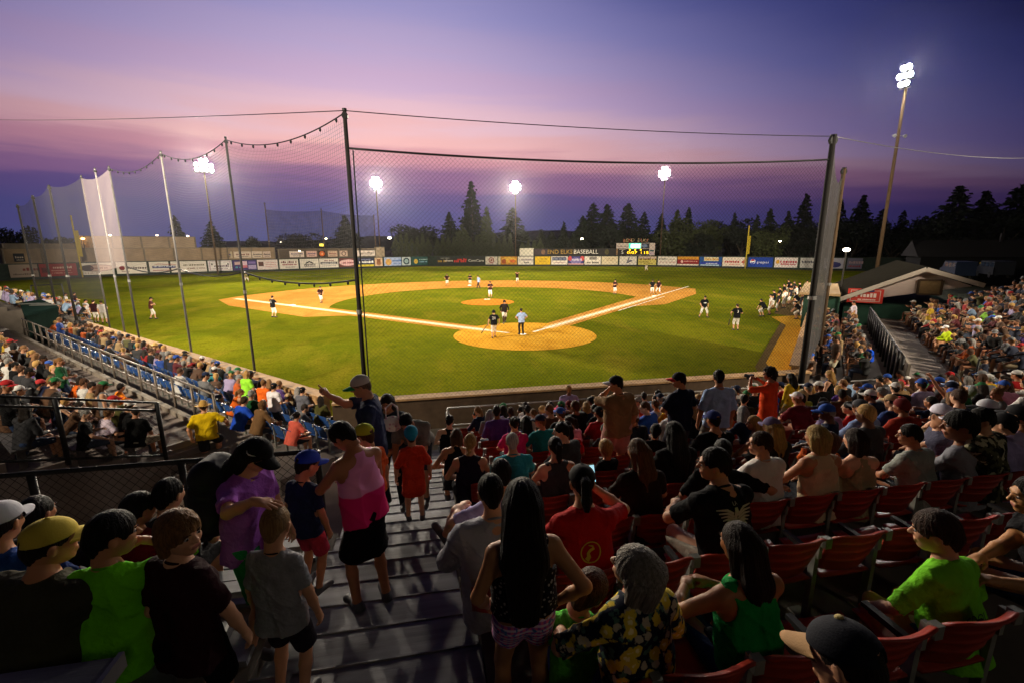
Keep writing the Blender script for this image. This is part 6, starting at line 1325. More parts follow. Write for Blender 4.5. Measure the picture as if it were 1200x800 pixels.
f = H('girl with very long dark hair standing in plaid shorts with a hand on her hip', 'y', pose_stand(2,4,(-6,10,0),handR=(.20,.0,.98),gripR='fist',elbR=(.8,-.6,-.2),handL=(-.20,.12,.90)), 'girl', standing(612,562,-26.42,3.05), rad(-2), skin=C('a8744c'), top=('tank',C('2c2a30')), bottom=('mini',C('a05890')), hair=('verylong',C('1a110d')), seed=25, scale=.81, hem=.045, topmat=LACE, botmat=PLAID)
P, n = sit_at(574,556,'m',1.,10)
f = H('man in a pale grey tee sitting on the aisle seat with his back to us', 'b', pose_sit(16,4,(6,10,0),handL=(-.16,.36,.63),handR=(.14,.38,.63)), 'greyback', P, 0, skin=sk1, top=('elbow',C('9a9aa2')), bottom=('shorts',C('5a5448')), hair=('short',HC['black']), seed=26)
P, n = sit_at(586,538,'m',1.,9)
f = H('man in a lavender tee lounging with one shoe stuck out into the aisle', 'm', pose_sit(-4,6,(0,8,0),handL=(-.26,.24,.84),handR=(.2,.3,.62),footL=(-.34,.46,.46),toeL=(-.5,.6,.8),kneeL=(-.6,.6,1)), 'lavender', P, rad(16), skin=sk1, top=('tee',C('b4a8d4')), bottom=('shorts',C('3c3a30')), hair=('short',HC['black']), seed=27)
P, n = sit_at(682,545,'f',1.02,10)
f = H('woman in a red tee with yellow round emblem and black cap, holding a phone', 'f', pose_sit(10,0,(-8,14,0),handR=(.18,.36,1.02),gripR='grip',handL=(-.10,.36,.72),elbR=(1,-.2,-.6)), 'redlogo', P, 0, skin=sk1, top=('tee',C('a81414')), bottom=('shorts',C('1c1c20')), hair=('ponytail',HC['black']), cap=('cap',C('101012'),C('101012')), seed=28, scale=1.02)
GOLD = cmat('c8a428'); t = np.linspace(0, 2*math.pi, 33); V2, F2 = strip([(.066*math.cos(a_), .27+.066*math.sin(a_)) for a_ in t], .008); decal(f, V2, F2, 'emblem_ring', GOLD); V2, F2 = strip([(-.012,.312),(.016,.302),(.022,.286),(.0,.276),(-.016,.262),(-.012,.240),(-.03,.222)], [.006,.014,.016,.018,.022,.03,.034]); decal(f, V2, F2, 'emblem_road', GOLD)
hp = f['k']['wrR']*1.02; ph = MB(); ph.box((0,0,0), (.074,.012,.145)); o = ph.build('phone', cmat('18181c',.3)); o.location = Vector(f['P'])+Vector(hp)+Vector((.0,.09,.06)); o.rotation_euler = (rad(-20),0,rad(8)); tag(o, 'phone with a lit screen in the hand of the woman in red', 'phone'); s_ = MB(); s_.box((0,-.0075,.004), (.066,.002,.125)); s_.build('screen', emit('phone_screen','a8d8e8',1.2), o)
P, n = sit_at(838,525,'m',1.03,10)
f = H('man in a black tee with a pale winged crest on the back, sitting sideways', 'm', pose_sit(16,4,(58,6,0),handR=(-.02,.42,.72),handL=(-.14,.44,.74),gripL='fist',gripR='fist'), 'crest', P, rad(4), skin=C('b88260'), top=('tee',C('121214')), bottom=('shorts',C('a8a090')), hair=('short',C('1a1210')), seed=30, scale=1.03)
PALEP = cmat('a8a490'); 
for s in (-1, 1):
    for i in range(6): V2, F2 = strip([(s*.02,.36-.02*i),(s*.07,.375-.02*i+.016),(s*(.145-.012*i),.385-.024*i+.012)], [.017,.016,.007]); decal(f, V2, F2, 'crest_wing', PALEP)
V2, F2 = strip([(0,.40),(.004,.37),(-.004,.33),(.004,.29),(0,.23)], [.02,.03,.034,.03,.006]); decal(f, V2, F2, 'crest_body', PALEP); decal_text(f, 'LA', .035, .425, PALEP)
P, n = sit_at(848,514,'m',1.,9)
f = H('man in black with his bare arm stretched along the seat backs', 'm', pose_sit(4,-20,(-20,6,0),handR=(.66,.02,.80),handL=(-.1,.36,.64),elbR=(.4,-.6,-.4)), 'armout', P, 0, skin=C('b88260'), top=('tee',C('0e0e10')), bottom=('shorts',C('1c1c20')), hair=('crop',HC['black']), seed=31)
near = [ # px, py, kind, scale, row, label, pose, top, hair, cap, skin, extra
 (893,506,'m',.96,9,'person in a white tee with short brown hair seen in profile facing left',pose_sit(6,10,(62,2,0)),('tee','cfcac4'),('short','3c2618'),None,{}),
 (958,498,'f',1.,9,'woman with wavy blond hair and a cream lace top',pose_sit(6,0,(12,8,0)),('tank','c8b494'),('bob','a88850'),None,{}),
 (1003,502,'f',.98,9,'woman with a dark bob and a beige top beside the blond woman',pose_sit(8,0,(6,8,0)),('tank','9a8c6c'),('bob','2c1c14'),None,{}),
 (1067,497,'m',.95,9,'dark-haired young man in a grey-green tee facing left',pose_sit(12,12,(50,8,0)),('tee','868a84'),('short','1c1412'),None,{}),
 (1122,508,'c',1.02,9,'dark-haired boy in a grey tee left of the camouflage shirt',pose_sit(10,10,(55,4,0)),('tee','808088'),('boy','14100e'),None,{}),
 (1152,478,'b',1.04,9,'man in a black and pale camouflage shirt with sunglasses on his head',pose_sit(8,14,(62,4,0)),('tee','5a5a44'),('short','14100e'),None,{'topmat':CAMO}),
 (1196,474,'m',1.,8,'person in a lavender tee at the right edge behind the camouflage shirt',pose_sit(8,0,(10,8,0)),('tee','a89cc4'),('under','14100e'),('cap','15151a'),{}),
 (747,514,'f',1.,9,'woman with long streaked brown hair in a dark brown tee',pose_sit(12,0,(16,10,0)),('tee','241a16'),('long','5a3c22'),None,{}),
 (790,494,'f',1.05,8,'woman with long black hair all in black in the middle of the seats',pose_sit(8,0,(4,8,0)),('long','0c0c0e'),('verylong','0c0908'),None,{}),
 (742,482,'m',.97,8,'person in a white cap and dark shirt facing left behind the tan shirt man',pose_sit(8,14,(60,4,0)),('tee','20222c'),('under','3c2a1c'),('cap','d4d0cc'),{}),
 (664,493,'f',.98,7,'woman with a dark ponytail and a plain red tee in the middle rows',pose_sit(8,6,(14,6,0)),('tee','b81c20'),('ponytail','1a1210'),None,{}),
 (600,507,'m',.95,8,'white-haired person in a teal shirt behind the girl with long hair',pose_sit(8,0,(0,8,0)),('tee','2c94a8'),('short','b0aca8'),None,{}),
 (551,508,'f',.98,8,'woman with a blond braid and a dark purple tank top',pose_sit(10,-8,(-14,8,0)),('tank','1c1428'),('braid','a8844c'),None,{}),
 (535,502,'f',.95,7,'woman with dark hair leaning forward, bare legs showing by the aisle',pose_sit(26,-10,(-10,8,0)),('tank','16141a'),('bob','4a3420'),None,{}),
 (527,486,'m',.97,6,'man in a black tank top on the aisle three rows from the rail',pose_sit(12,-10,(-20,8,0)),('tank','101014'),('short','1a1210'),None,{}),
 (645,470,'m',1.,5,'man with short dark hair in a pale lavender tee, broad back towards us',pose_sit(10,0,(-4,8,0)),('tee','c8b8d8'),('short','1a1210'),None,{}),
 (618,474,'m',.96,5,'man in a white tee left of the pale lavender tee',pose_sit(10,0,(10,8,0)),('tee','d0c8d0'),('short','1a1210'),None,{}),
 (617,487,'f',.94,6,'girl with very long black hair and a blue top',pose_sit(8,0,(0,8,0)),('tank','1c3c78'),('verylong','0c0a0a'),None,{}),
 (602,488,'f',.96,6,'woman in a hot pink shirt with dark hair',pose_sit(8,0,(10,8,0)),('tee','d02878'),('bun','1a1210'),None,{}),
 (667,469,'m',1.,5,'man in a maroon cap and purple shirt',pose_sit(8,10,(30,8,0)),('tee','3c2474'),('under','3c2a1c'),('cap','7a1c30'),{}),
 (656,474,'c',.86,4,'child in a pink cap left of the maroon cap',pose_sit(8,10,(30,8,0)),('tee','3878c0'),('ponytail','4a3020'),('cap','e04878'),{}),
 (679,467,'c',.84,4,'child in a yellow-green shirt right of the maroon cap',pose_sit(8,10,(-10,8,0)),('tee','b8c840'),('boy','5a3c20'),None,{}),
 (702,476,'m',.98,5,'man in a black cap and dark red tee left of the tan shirt man',pose_sit(8,10,(10,8,0)),('tee','9c1420'),('under','1a1210'),('cap','141418'),{}),
 (695,463,'f',.98,4,'woman with wavy light hair and a dark jacket',pose_sit(8,10,(10,8,0)),('long','101820'),('bob','8a6a40'),None,{}),
 (748,465,'m',.97,4,'man in a grey cap and red-orange shirt right of the tan shirt man',pose_sit(8,16,(60,8,0)),('tee','c04020'),('under','4a3020'),('cap','8a8680'),{}),
 (768,468,'m',.95,5,'young man with brown hair and a lavender blue tee',pose_sit(8,10,(20,8,0)),('tee','a8a4d0'),('boy','4a3020'),None,{}),
 (873,462,'m',.98,5,'dark-haired man in an olive jacket facing right by the orange tunic',pose_sit(6,-16,(-50,6,0)),('long','3c3c24'),('short','14100e'),None,{}),
 (836,481,'m',1.02,7,'person in a black hooded top and blue cap behind the pale blue tee',pose_sit(10,0,(4,10,0)),('long','0c0c10'),('under','14100e'),('cap','1c2c6c'),{}),
 (905,489,'f',.98,8,'person in a mauve grey cap with long tawny hair',pose_sit(8,0,(6,8,0)),('tee','1c1a18'),('long','7a5c2c'),('cap','54486c'),{}),
 (940,456,'f',.96,4,'woman with pale blond hair and a yellow-green scarf right of the orange tunic',pose_sit(8,0,(16,8,0)),('tee','9aa040'),('bob','c0a878'),None,{}),
 (921,449,'m',.96,3,'brown-haired person in a pale striped shirt right of the orange tunic',pose_sit(8,0,(16,8,0)),('tee','b8b4b0'),('short','5a3a20'),None,{}),
 (938,461,'m',.96,5,'person in a black cap with a white front and navy shirt',pose_sit(8,0,(40,8,0)),('tee','14182c'),('under','1a1210'),('cap','161620'),{}),
 (966,470,'m',.98,6,'man in a navy and white cap with a lilac tee',pose_sit(20,8,(40,12,0)),('tee','b09cc8'),('under','1a1210'),('cap','20243c'),{}),
 (1009,468,'m',1.,7,'broad man in a grey cap and pale blue tee',pose_sit(12,4,(10,8,0)),('tee','8c9cc8'),('under','3a2a20'),('cap','44444a'),{}),
 (1057,467,'m',.98,7,'person in a dark red knitted hat and rust red shirt',pose_sit(12,0,(10,8,0)),('tee','8c2c1c'),('under','1a1210'),('beanie','6c1a1c'),{}),
 (1045,462,'m',.97,6,'man in a tan cap in front of the dark red knitted hat',pose_sit(12,0,(10,8,0)),('tee','283c70'),('under','1a1210'),('cap','b0946c'),{}),
 (1106,474,'c',.92,6,'boy in a white cap turned round to face the camera',pose_sit(4,60,(165,0,0)),('tee','4c4c60'),('under','1a1210'),('cap','dcd8e8'),{}),
 (1117,446,'f',1.,5,'woman in a pale blue cap with one bare arm raised',pose_sit(4,0,(30,2,0),handL=(-.42,.24,1.42),gripL='fist',elbL=(-1,0,-.4)),('tank','141418'),('long','1a1210'),('cap','a8b8e0'),{}),
 (1178,484,'m',1.,8,'person in a black cap and lavender tee left of the right edge',pose_sit(8,0,(14,8,0)),('tee','a094c4'),('under','14100e'),('cap','131318'),{}),
 (1158,468,'m',1.,7,'person in a black and white cap behind the camouflage shirt',pose_sit(8,10,(40,8,0)),('tee','18181c'),('under','14100e'),('cap','c8c8d0','17171c'),{}),
]
for i, (px, py, kd, sc, n_, lab, ps, tp, hr_, cp, ex) in enumerate(near):
    P, n = sit_at(px, py, kd, sc, n_ if n_ == 9 else None)
    cap_ = None if cp is None else (cp[0], C(cp[1]), C(cp[2] if len(cp) > 2 else cp[1]))
    f = H(lab, kd, ps, 'near%d' % i, P, 0, hi=i < 13 or py > 480, skin=SK[i%6], top=(tp[0], C(tp[1])), bottom=('shorts', C('242830')), hair=(hr_[0], C(hr_[1])), cap=cap_, seed=40+i, scale=sc, **ex)
    if i == 5:
        k_ = MB(); [k_.ell((s*.035,.09,.088), (.028,.012,.016)) for s in (-1,1)]; k_.tube([(-.08,.02,.085),(-.06,.085,.09),(.06,.085,.09),(.08,.02,.085)], .003, 5); g_ = k_.build('sunglasses', mat('dark_lens', (.01,.01,.012), .12, var=0), f['root'], True); g_.matrix_local = f['hair'].matrix_local
# standing people in the red seats
def st_at(px, py, H_, D):
    Q = at_d(px, py, D); n = int(round((-17.51+.55-Q[1])/.85)); return Px(px, py, yb(n)+.5, zf(n), .2, n)
f = H('man in a tan short-sleeved shirt and white-fronted cap standing in the red seats', 'b', pose_stand(3,16,(60,6,0),handL=(-.04,.26,1.44),gripL='fist',elbL=(-.8,.2,-.7),handR=(.28,.10,.86)), 'tanshirt', st_at(722,436,1.83,6.6), rad(6), skin=sk2, top=('elbow',C('8a6c4c')), bottom=('shorts',C('c08c84')), hair=('under',HC['dark']), cap=('cap',C('17171c'),C('d8d8dc')), seed=90)
f = H('man in navy with a black cap and red brim standing in the red seats', 'm', pose_stand(3,10,(52,8,0),handL=(-.08,.28,1.10),handR=(.14,.24,1.12)), 'navyman', st_at(796,432,1.80,7.2), rad(8), skin=sk2, top=('tee',C('141a30')), bottom=('shorts',C('3c3c48')), hair=('under',HC['dark']), cap=('cap',C('121218'),C('c8242c')), seed=91)
f = H('dark-haired man in a pale blue tee standing with his back to us', 'm', pose_stand(2,0,(-16,8,0)), 'paleblue', st_at(843,431,1.79,7.4), rad(-4), skin=sk2, top=('elbow',C('9cb4dc')), bottom=('shorts',C('8c8478')), hair=('short',HC['black']), seed=92)
f = H('woman with big dark curly hair in a long orange tunic holding up a camera', 'f', pose_stand(2,14,(54,4,0),handL=(-.16,.30,1.40),handR=(.10,.32,1.38),gripL='grip',gripR='grip',elbL=(-.9,0,-.6),elbR=(.9,0,-.6)), 'orange', st_at(903,425,1.80,8.2), rad(14), skin=sk4, top=('elbow',C('d84818')), bottom=('skirt',C('c84014')), hair=('curly',C('140e0c')), seed=93, hem=-.34)
k_ = MB(); k_.box((0,0,0), (.13,.06,.09)); k_.tube([(0,.03,0),(0,.11,0)], .036, 12); o = k_.build('camera_body', cmat('151517',.4)); o.name = 'photo_camera'; o.location = f['root'].matrix_basis@Vector(((f['k']['wrL']+f['k']['wrR'])/2+np.array([0,.10,.04])).tolist()); o.rotation_euler = (0,0,rad(14)); tag(o, 'black camera held up by the woman in the orange tunic', 'camera')
P = at_d(1215,610,2.35)
f = H('person in dark clothes at the right edge reaching a bare forearm over the seat', 'm', pose_sit(24,30,(40,10,0),handL=(-.66,.20,.80),handR=(-.46,.34,.76),elbL=(-.6,-.2,-.6)), 'reach', (at_y(1222,600,yb(11)+.35)[0]+.42, yb(11)+.35, zf(11)-.1), rad(20), skin=C('b07c50'), top=('tee',C('101014')), bottom=('long',C('28344c')), hair=('short',HC['black']), seed=94)
can = MB(); can.tube([(0,0,0),(0,0,.004),(0,0,.11),(0,0,.12)], [.028,.033,.033,.027], 14); o = can.build('drink_can', mat('silver_can', (.6,.6,.62), .3, .7)); Q = at_y(752,640,yb(10)+.20); o.location = (Q[0], Q[1], zf(10)+.57); k2 = MB(); k2.tube([(0,0,-.012),(0,0,.0),(0,0,.03)], [.03,.04,.041], 12); k2.build('cup_holder', BRK, o); tag(o, 'silver drink can held on the seat bracket left of the winged crest tee', 'can')
TX = {}
for x, n in TAKEN: TX.setdefault(n, []).append(x)
# ------------------------------------------------------------------ the rest of the crowd
for n in range(-1, 9):
    x = -5.3
    while x < xmax(n)-.5 and x < 12:
        x += rnd.uniform(.50,.62)
        P = np.array([x, yb(n)+.30, zf(n) if n >= 0 else .12])
        if n == -1: P[1] = -17.0; P[2] = .12
        if any(abs(x-t) < .44 for t in TX.get(n, [])): continue
        if not in_view(P+np.array([0,0,1.2])): continue
        px, py, w = pix(P+np.array([0,0,1.2]))
        if n >= 6 and rnd.random() < (.62 if px < 760 else .30): continue
        if rnd.random() < .07: continue
        add_person('red', f'{ORD[n+1]} row behind the front rail', P, rad(rnd.uniform(-14,22)), n > 2 or rnd.random() > .04)
STHEAD = []
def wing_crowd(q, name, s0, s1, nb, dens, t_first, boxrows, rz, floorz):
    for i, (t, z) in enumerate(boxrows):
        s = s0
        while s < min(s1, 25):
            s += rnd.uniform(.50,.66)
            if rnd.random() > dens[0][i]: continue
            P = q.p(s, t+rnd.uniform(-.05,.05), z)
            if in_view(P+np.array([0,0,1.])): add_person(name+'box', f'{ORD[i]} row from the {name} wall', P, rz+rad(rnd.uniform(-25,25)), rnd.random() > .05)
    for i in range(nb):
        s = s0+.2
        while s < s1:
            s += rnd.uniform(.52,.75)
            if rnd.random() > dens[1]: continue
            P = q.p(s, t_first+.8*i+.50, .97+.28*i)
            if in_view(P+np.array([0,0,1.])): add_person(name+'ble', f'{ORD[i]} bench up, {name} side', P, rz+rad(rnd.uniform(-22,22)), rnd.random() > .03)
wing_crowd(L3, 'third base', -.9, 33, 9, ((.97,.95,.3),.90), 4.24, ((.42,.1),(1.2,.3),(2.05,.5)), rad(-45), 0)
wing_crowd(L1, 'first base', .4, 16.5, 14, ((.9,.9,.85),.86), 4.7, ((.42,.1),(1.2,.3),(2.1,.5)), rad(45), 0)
fb = MB(); [L3.box(fb, 30.8, 41, -1.6+.8*i+.001, -1.6+.8*(i+1), 0, .6+.28*i) for i in range(7)]; tag(fb.build('far_bleacher', CONCD), 'low dim bleacher beyond the third base dugout at the left edge', 'bleacher')
for i in range(110):
    t_ = rnd.randrange(7); P = L3.p(rnd.uniform(31,40.5), -1.2+.8*t_, .62+.28*t_)
    if in_view(P+np.array([0,0,1.]), 5): add_person('far', 'beyond the third base dugout', P, rad(-45+rnd.uniform(-20,20)), True, [c for c in COLS if c[0] in ('white','lavender','grey','light blue','black')])
# people picked out of the crowd by name
PICK = [(286,432,'woman in a lime green shirt standing among the blue seats by the third base wall','f','tee','90d838','bob','b08850',None,True,.3,.95),(306,443,'person in an orange shirt standing right of the lime green shirt','m','tee','d8601c','short','7a5634',None,True,.3,.9),(318,447,'man in a white tee and dark cap at the third base wall','m','tee','d8d0d4','under','1a1210',('cap','1c1c24'),True,.3,.9),(338,484,'woman in a salmon pink shirt in the corner blue seats','f','tee','e86a58','bun','1a1210',None,False,.5,.92),(352,452,'person in a black cap and grey shirt leaning on the corner wall','m','tee','5c5c64','under','1a1210',('cap','141418'),True,.15,.86),
 (275,466,'person in a royal blue shirt bending among the blue seats','m','tee','1c44b0','short','3a2a1c',None,False,.5,1.),(297,470,'person in a brown jacket in the blue seats','f','long','6c5034','bob','6a4a2c',None,False,.5,1.),(132,452,'child in an orange vest on the front bench of the third base side','c','tee','e07a1c','short','1a1210',None,False,.97,.95),(110,480,'woman in a white tee bending forward on the front third base bench','f','tee','c8b8c8','boy','6a4a2c',None,False,.97,.97),
 (1022,402,'man in a royal blue shirt turned sideways in the first base box seats','b','tee','1c50d0','short','3a241a',None,True,.5,.75),(1003,352,'man in a white shirt standing at the top of the first base box seats','m','tee','dcd0dc','short','2a1c14',None,True,.5,1.),(972,352,'person in a white and orange shirt beside the green dugout wall','m','tee','d8c8c4','short','2a1c14',None,True,.1,1.),(1118,381,'man in a red vest and white cap on the front first base bench','m','long','b8d020','under','1a1210',('cap','e0dce0'),False,.97,1.)]
for px, py, lab, kd, tp, col, hr_, hc, cp, stand_, z, sc in PICK:
    hgt = (1.77 if stand_ else 1.31)*sc*(.76 if kd == 'c' else 1); Q = at_z(px, py, z+hgt); rz = rad(-45) if px < 500 else rad(45)
    d = dict(kind=kd, sec='pick', place='', P=np.array([Q[0],Q[1],z]), rz=rz, sit=not stand_, top=(tp, C(col)), hair=(hr_, C(hc)), cap=None if cp is None else (cp[0], C(cp[1])), label=lab, short=lab, bottom=('shorts', C('2a2c34')), skin=SK[0], scale=sc*(.76 if kd == 'c' else 1), pose=1, rnd=.5, force=True)
    PEOPLE[:] = [p for p in PEOPLE if p.get('force') or np.hypot(*(p['P']-d['P'])[:2]) > .42]; PEOPLE.append(d)
# ------------------------------------------------------------------ players, umpires and coaches
WP = C('d8d0c8'); BLKJ = C('121216'); DKM = C('2c1418')
def player(lab, px, py, rz, pose, key, top, cap=('cap',C('121216'),C('121216')), bottom=('knickers',WP), num=None, z=0., kind='m', skin=sk1, scale=1.03, P=None, hi=False, shoes=(.03,.03,.03), hair='under'):
    Q = at_z(px, py, z) if P is None else P
    f = person(lab, kind, pose, key, (Q[0],Q[1],z), rz, scale, skin, top, bottom, (hair,HC['dark']), cap, hi, 3, 'players umpires and coaches on the field', shoes)
    if num: decal_text(f, num, .24, .30, mat('white_print', (.75,.73,.7), .8, var=0))
    return f
def prop(fig, name, mesh_builder, m, hand, rot_=(0,0,0), lab='', cat=''):
    o = mesh_builder.build(name, m, None, True); o.location = fig['root'].matrix_basis@Vector(fig['k']['wr'+hand].tolist()); o.rotation_euler = (rot_[0],rot_[1],rot_[2]+fig['root'].rotation_euler.z); tag(o, lab, cat); return o
bpy.context.view_layer.update()
wide = pose_stand(6,0,(0,8,0),footR=(.30,0,.085),footL=(-.30,.02,.085),pelvis=(0,0,.88),handR=(.24,.16,.86),handL=(-.24,.16,.86)); ready = pose_stand(26,0,(0,-6,0),pelvis=(0,-.1,.80),footR=(.30,0,.085),footL=(-.30,.05,.085),handR=(.18,.42,.62),handL=(-.18,.44,.62)); walk = pose_stand(8,0,(0,6,0),footR=(.10,.28,.09),footL=(-.10,-.26,.14),handR=(.24,-.16,.90),handL=(-.22,.24,.96)); glove_up = pose_stand(4,0,(0,8,0),handR=(.05,.26,1.16),handL=(-.05,.26,1.16),gripR='fist',gripL='fist'); hips = pose_stand(3,0,(0,12,0),handR=(.20,.06,1.0),handL=(-.20,.06,1.0),elbR=(1,-.3,0),elbL=(-1,-.3,0),gripR='fist',gripL='fist')
f = player('umpire in a pale blue shirt and dark trousers standing at home plate', 611,392, rad(6), hips,'ump',('tee',C('9cb0dc')), bottom=('long',C('24221f')), scale=1.0)
f = player('batter with number 21 on his black jersey walking with a lowered bat', 579,396, rad(-6), pose_stand(4,0,(0,8,0),footR=(.06,.2,.09),footL=(-.10,-.10,.085),handL=(-.34,.10,.86),handR=(.30,.04,.9),gripL='grip'),'batter',('tee',BLKJ),cap=('helmet',C('121216'),C('121216')),num='21')
bt = MB(); bt.tube([(0,0,.10),(0,0,.06),(0,0,-.2),(-.0,0,-.55),(0,0,-.74),(0,0,-.76)], [.022,.014,.016,.030,.033,.02], 10); prop(f,'baseball_bat',bt,mat('dark_bat',(.03,.02,.015),.35),'L',(0,rad(38),0),'dark wooden bat hanging from the hand of the batter','bat')
f = player('catcher in dark gear and mask walking out in front of the plate', 591,379, rad(180), walk,'catcher',('long',C('241a1a')),cap=('helmet',C('141014'),C('141014')),bottom=('knickers',WP))
k_ = MB(); k_.box((0,.13,1.22),(.34,.06,.44)); k_.ell((0,.15,1.22),(.16,.05,.22)); k_.build('chest_protector', cmat('1c1618'), f['root'])
for s, nn in ((1,'R'),(-1,'L')): k_ = MB(); a_, b_ = f['k']['kn'+nn], f['k']['an'+nn]; k_.tube([a_+[0,.03,.06], a_+[0,.035,0], (a_+b_)/2+[0,.03,0], b_+[0,.03,.03]], [.06,.072,.064,.05], 10); k_.build('shin_guard', cmat('3a2420'), f['root'], True)
def glove(fig, hand, lab): k_ = MB(); k_.ell((0,.05,-.02),(.10,.07,.12)); [k_.tube([(x,.06,.05),(x*1.3,.08,.15)],[.028,.02],6) for x in (-.07,-.025,.02,.065)]; k_.tube([(.08,.05,0),(.13,.09,.08)],[.03,.02],6); return prop(fig,'baseball_glove',k_,cmat('5a3418'),hand,(0,0,0),lab,'glove')
f = player('pitcher standing on the mound with his glove at his chest', 573,350.5, rad(178), glove_up,'pitcher',('tee',DKM),z=.25,P=np.array([.55,20.2,.25])); glove(f,'L','brown glove held by the pitcher on the mound')
f = player('dark-jerseyed infielder standing left of second base', 524,335, rad(180), hips,'p_hips',('tee',DKM))
f = player('runner near second base with his arms crossed, left of the field umpire', 551,335, rad(170), glove_up,'p_gl',('tee',BLKJ))
f = player('field umpire in a pale blue shirt striding near second base', 561,338, rad(60), walk,'p_walk',('tee',C('a0b4dc')),bottom=('long',C('26262c')))
f = player('infielder holding his arms up behind second base', 606,332, rad(190), pose_stand(3,0,(0,6,0),handR=(.1,.2,1.5),handL=(-.1,.2,1.5)),'p_up',('tee',DKM))
f = player('infielder with hands at his chest on the clay right of second base', 720,345, rad(200), glove_up,'p_gl2',('tee',DKM)); glove(f,'L','brown glove held by the infielder on the right clay')
f = player('runner standing close on the left at first base', 764,345, rad(160), hips,'p_hips2',('tee',BLKJ))
f = player('first baseman on the right at first base', 771.5,345, rad(120), wide,'p_wide',('tee',DKM))
f = player('player with legs spread facing us on the grass by the first base side', 824,372, rad(168), wide,'p_wide2',('tee',BLKJ),scale=1.05)
k_ = strip([(-.10,.26),(.10,.26)], .06); decal(f, *k_, 'jersey_print', mat('white_print',(0,0,0)), True)
f = player('player with his back to us carrying a bat in front of the first base dugout', 862,387, rad(-18), pose_stand(3,0,(0,10,0),handL=(-.32,.14,1.0),gripL='grip',handR=(.16,.24,1.1)),'p_ondeck',('tee',BLKJ),num='3',scale=1.05)
bt = MB(); bt.tube([(0,0,.10),(0,0,.06),(0,0,-.2),(0,0,-.55),(0,0,-.74),(0,0,-.76)], [.022,.014,.016,.030,.033,.02], 10); prop(f,'baseball_bat',bt,mat('dark_bat',(0,0,0)),'L',(0,rad(8),0),'dark bat hanging down from the player by the first base dugout','bat')
f = player('coach with number 5 on his back in the third base coaching box', 321,372, rad(-30), pose_stand(3,0,(20,6,0),handR=(.10,.28,1.2),handL=(-.10,.28,1.2),footR=(.16,0,.085),footL=(-.16,0,.085)),'p_coach',('tee',BLKJ),num='5',scale=1.04)
f = player('third baseman leaning forward on the clay behind third base', 376,355, rad(-140), pose_stand(14,0,(0,0,0),pelvis=(0,0,.88),footR=(.16,.26,.085),footL=(-.2,-.24,.085),handR=(.2,.3,.96),handL=(-.2,.2,.92)),'p_third',('tee',DKM)); glove(f,'R','glove held by the third baseman')
f = player('player walking on the left field grass near the third base seats', 179,374, rad(-70), pose_stand(6,0,(0,6,0),footR=(.10,.20,.09),footL=(-.10,-.16,.1),handR=(.14,.24,1.2),handL=(-.10,.24,1.1)),'p_left',('tee',C('4a2420')))
f = player('left fielder far out with only his white trousers bright', 289,331, rad(-140), ready,'p_lf',('tee',C('6a6a50')))
f = player('centre fielder far out in front of the blue script banner', 757,318, rad(190), ready,'p_cf',('tee',WP),P=None)
# players waiting by the two dugouts
DUG = [(893,371,'crouching player in white at the near end of the first base line-up',1),(902,369,'',0),(906,362,'',2),(911,366,'',0),(913,357,'',2),(919,361,'',0),(918,352,'',2),(925,357,'',0),(926,350,'',2),(932,354,'',0),(933,361,'',1),(938,368,'',0),(934,374,'',1),(941,375,'',0),(940,358,'',2),(930,347,'',2),(936,349,'',0),(942,351,'',2),(923,345,'',0),(945,346,'',2)]
WORDS = ['nearest the grass','bent forward','with a dark cap','with folded arms','with his back to us','half hidden by another','near the tan strip','leaning left','by the bench end','in the middle of the line-up','kneeling down','next to the dugout wall','closest to the net pole','sitting low','under the dugout roof','at the back','behind the front row','almost behind the pole','farthest from us','beside the last pole']
for i, (px, py, lab, ps) in enumerate(DUG): player(lab or f'player in white trousers by the first base dugout, {WORDS[i]}', px, py, rad(40+(i*37)%60-30), (STP[0],pose_stand(40,0,(0,0,0),pelvis=(0,-.15,.75),handR=(.16,.4,.6),handL=(-.16,.4,.6)),STP[1])[ps], 'dug%d'%ps, ('tee', (BLKJ,WP,BLKJ,C('26262c'))[i%4]), scale=1.)
for i, (px, py, w_) in enumerate(((80,366,'leftmost by the dugout'),(90,365,'second from the dugout'),(104,377,'left of the close pair'),(113,378,'right of the close pair'),(123,379,'behind the pale pole'))): player(f'visiting player in white by the third base wall, {w_}', px, py, rad(-60+i*20), STP[i%3], 'v%d'%(i%3), ('tee', (C('c8c0c0'),DKM)[i%2]), scale=1.02)
# ------------------------------------------------------------------ turn the crowd list into people
def size(p): x, y, w = pix(p['P']+np.array([0,0,.9])); return p['scale']/w+(10 if p.get('force') else 0)
PEOPLE.sort(key=size, reverse=True)
N_PLAYERS = sum(1 for o in bpy.data.objects if o.name.split('.')[0] == 'person')
LIMIT = 300-N_PLAYERS
labels = set()
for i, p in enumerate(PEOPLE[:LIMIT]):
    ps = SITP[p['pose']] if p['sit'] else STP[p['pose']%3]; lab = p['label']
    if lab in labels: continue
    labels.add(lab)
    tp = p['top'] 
    person(lab, p['kind'], ps, ('S' if p['sit'] else 'T')+str(p['pose'] if p['sit'] else p['pose']%3), p['P'], p['rz'], p['scale'], p['skin'], tp, p['bottom'], p['hair'], p['cap'], False, 1, shoes=(.1,.1,.1))
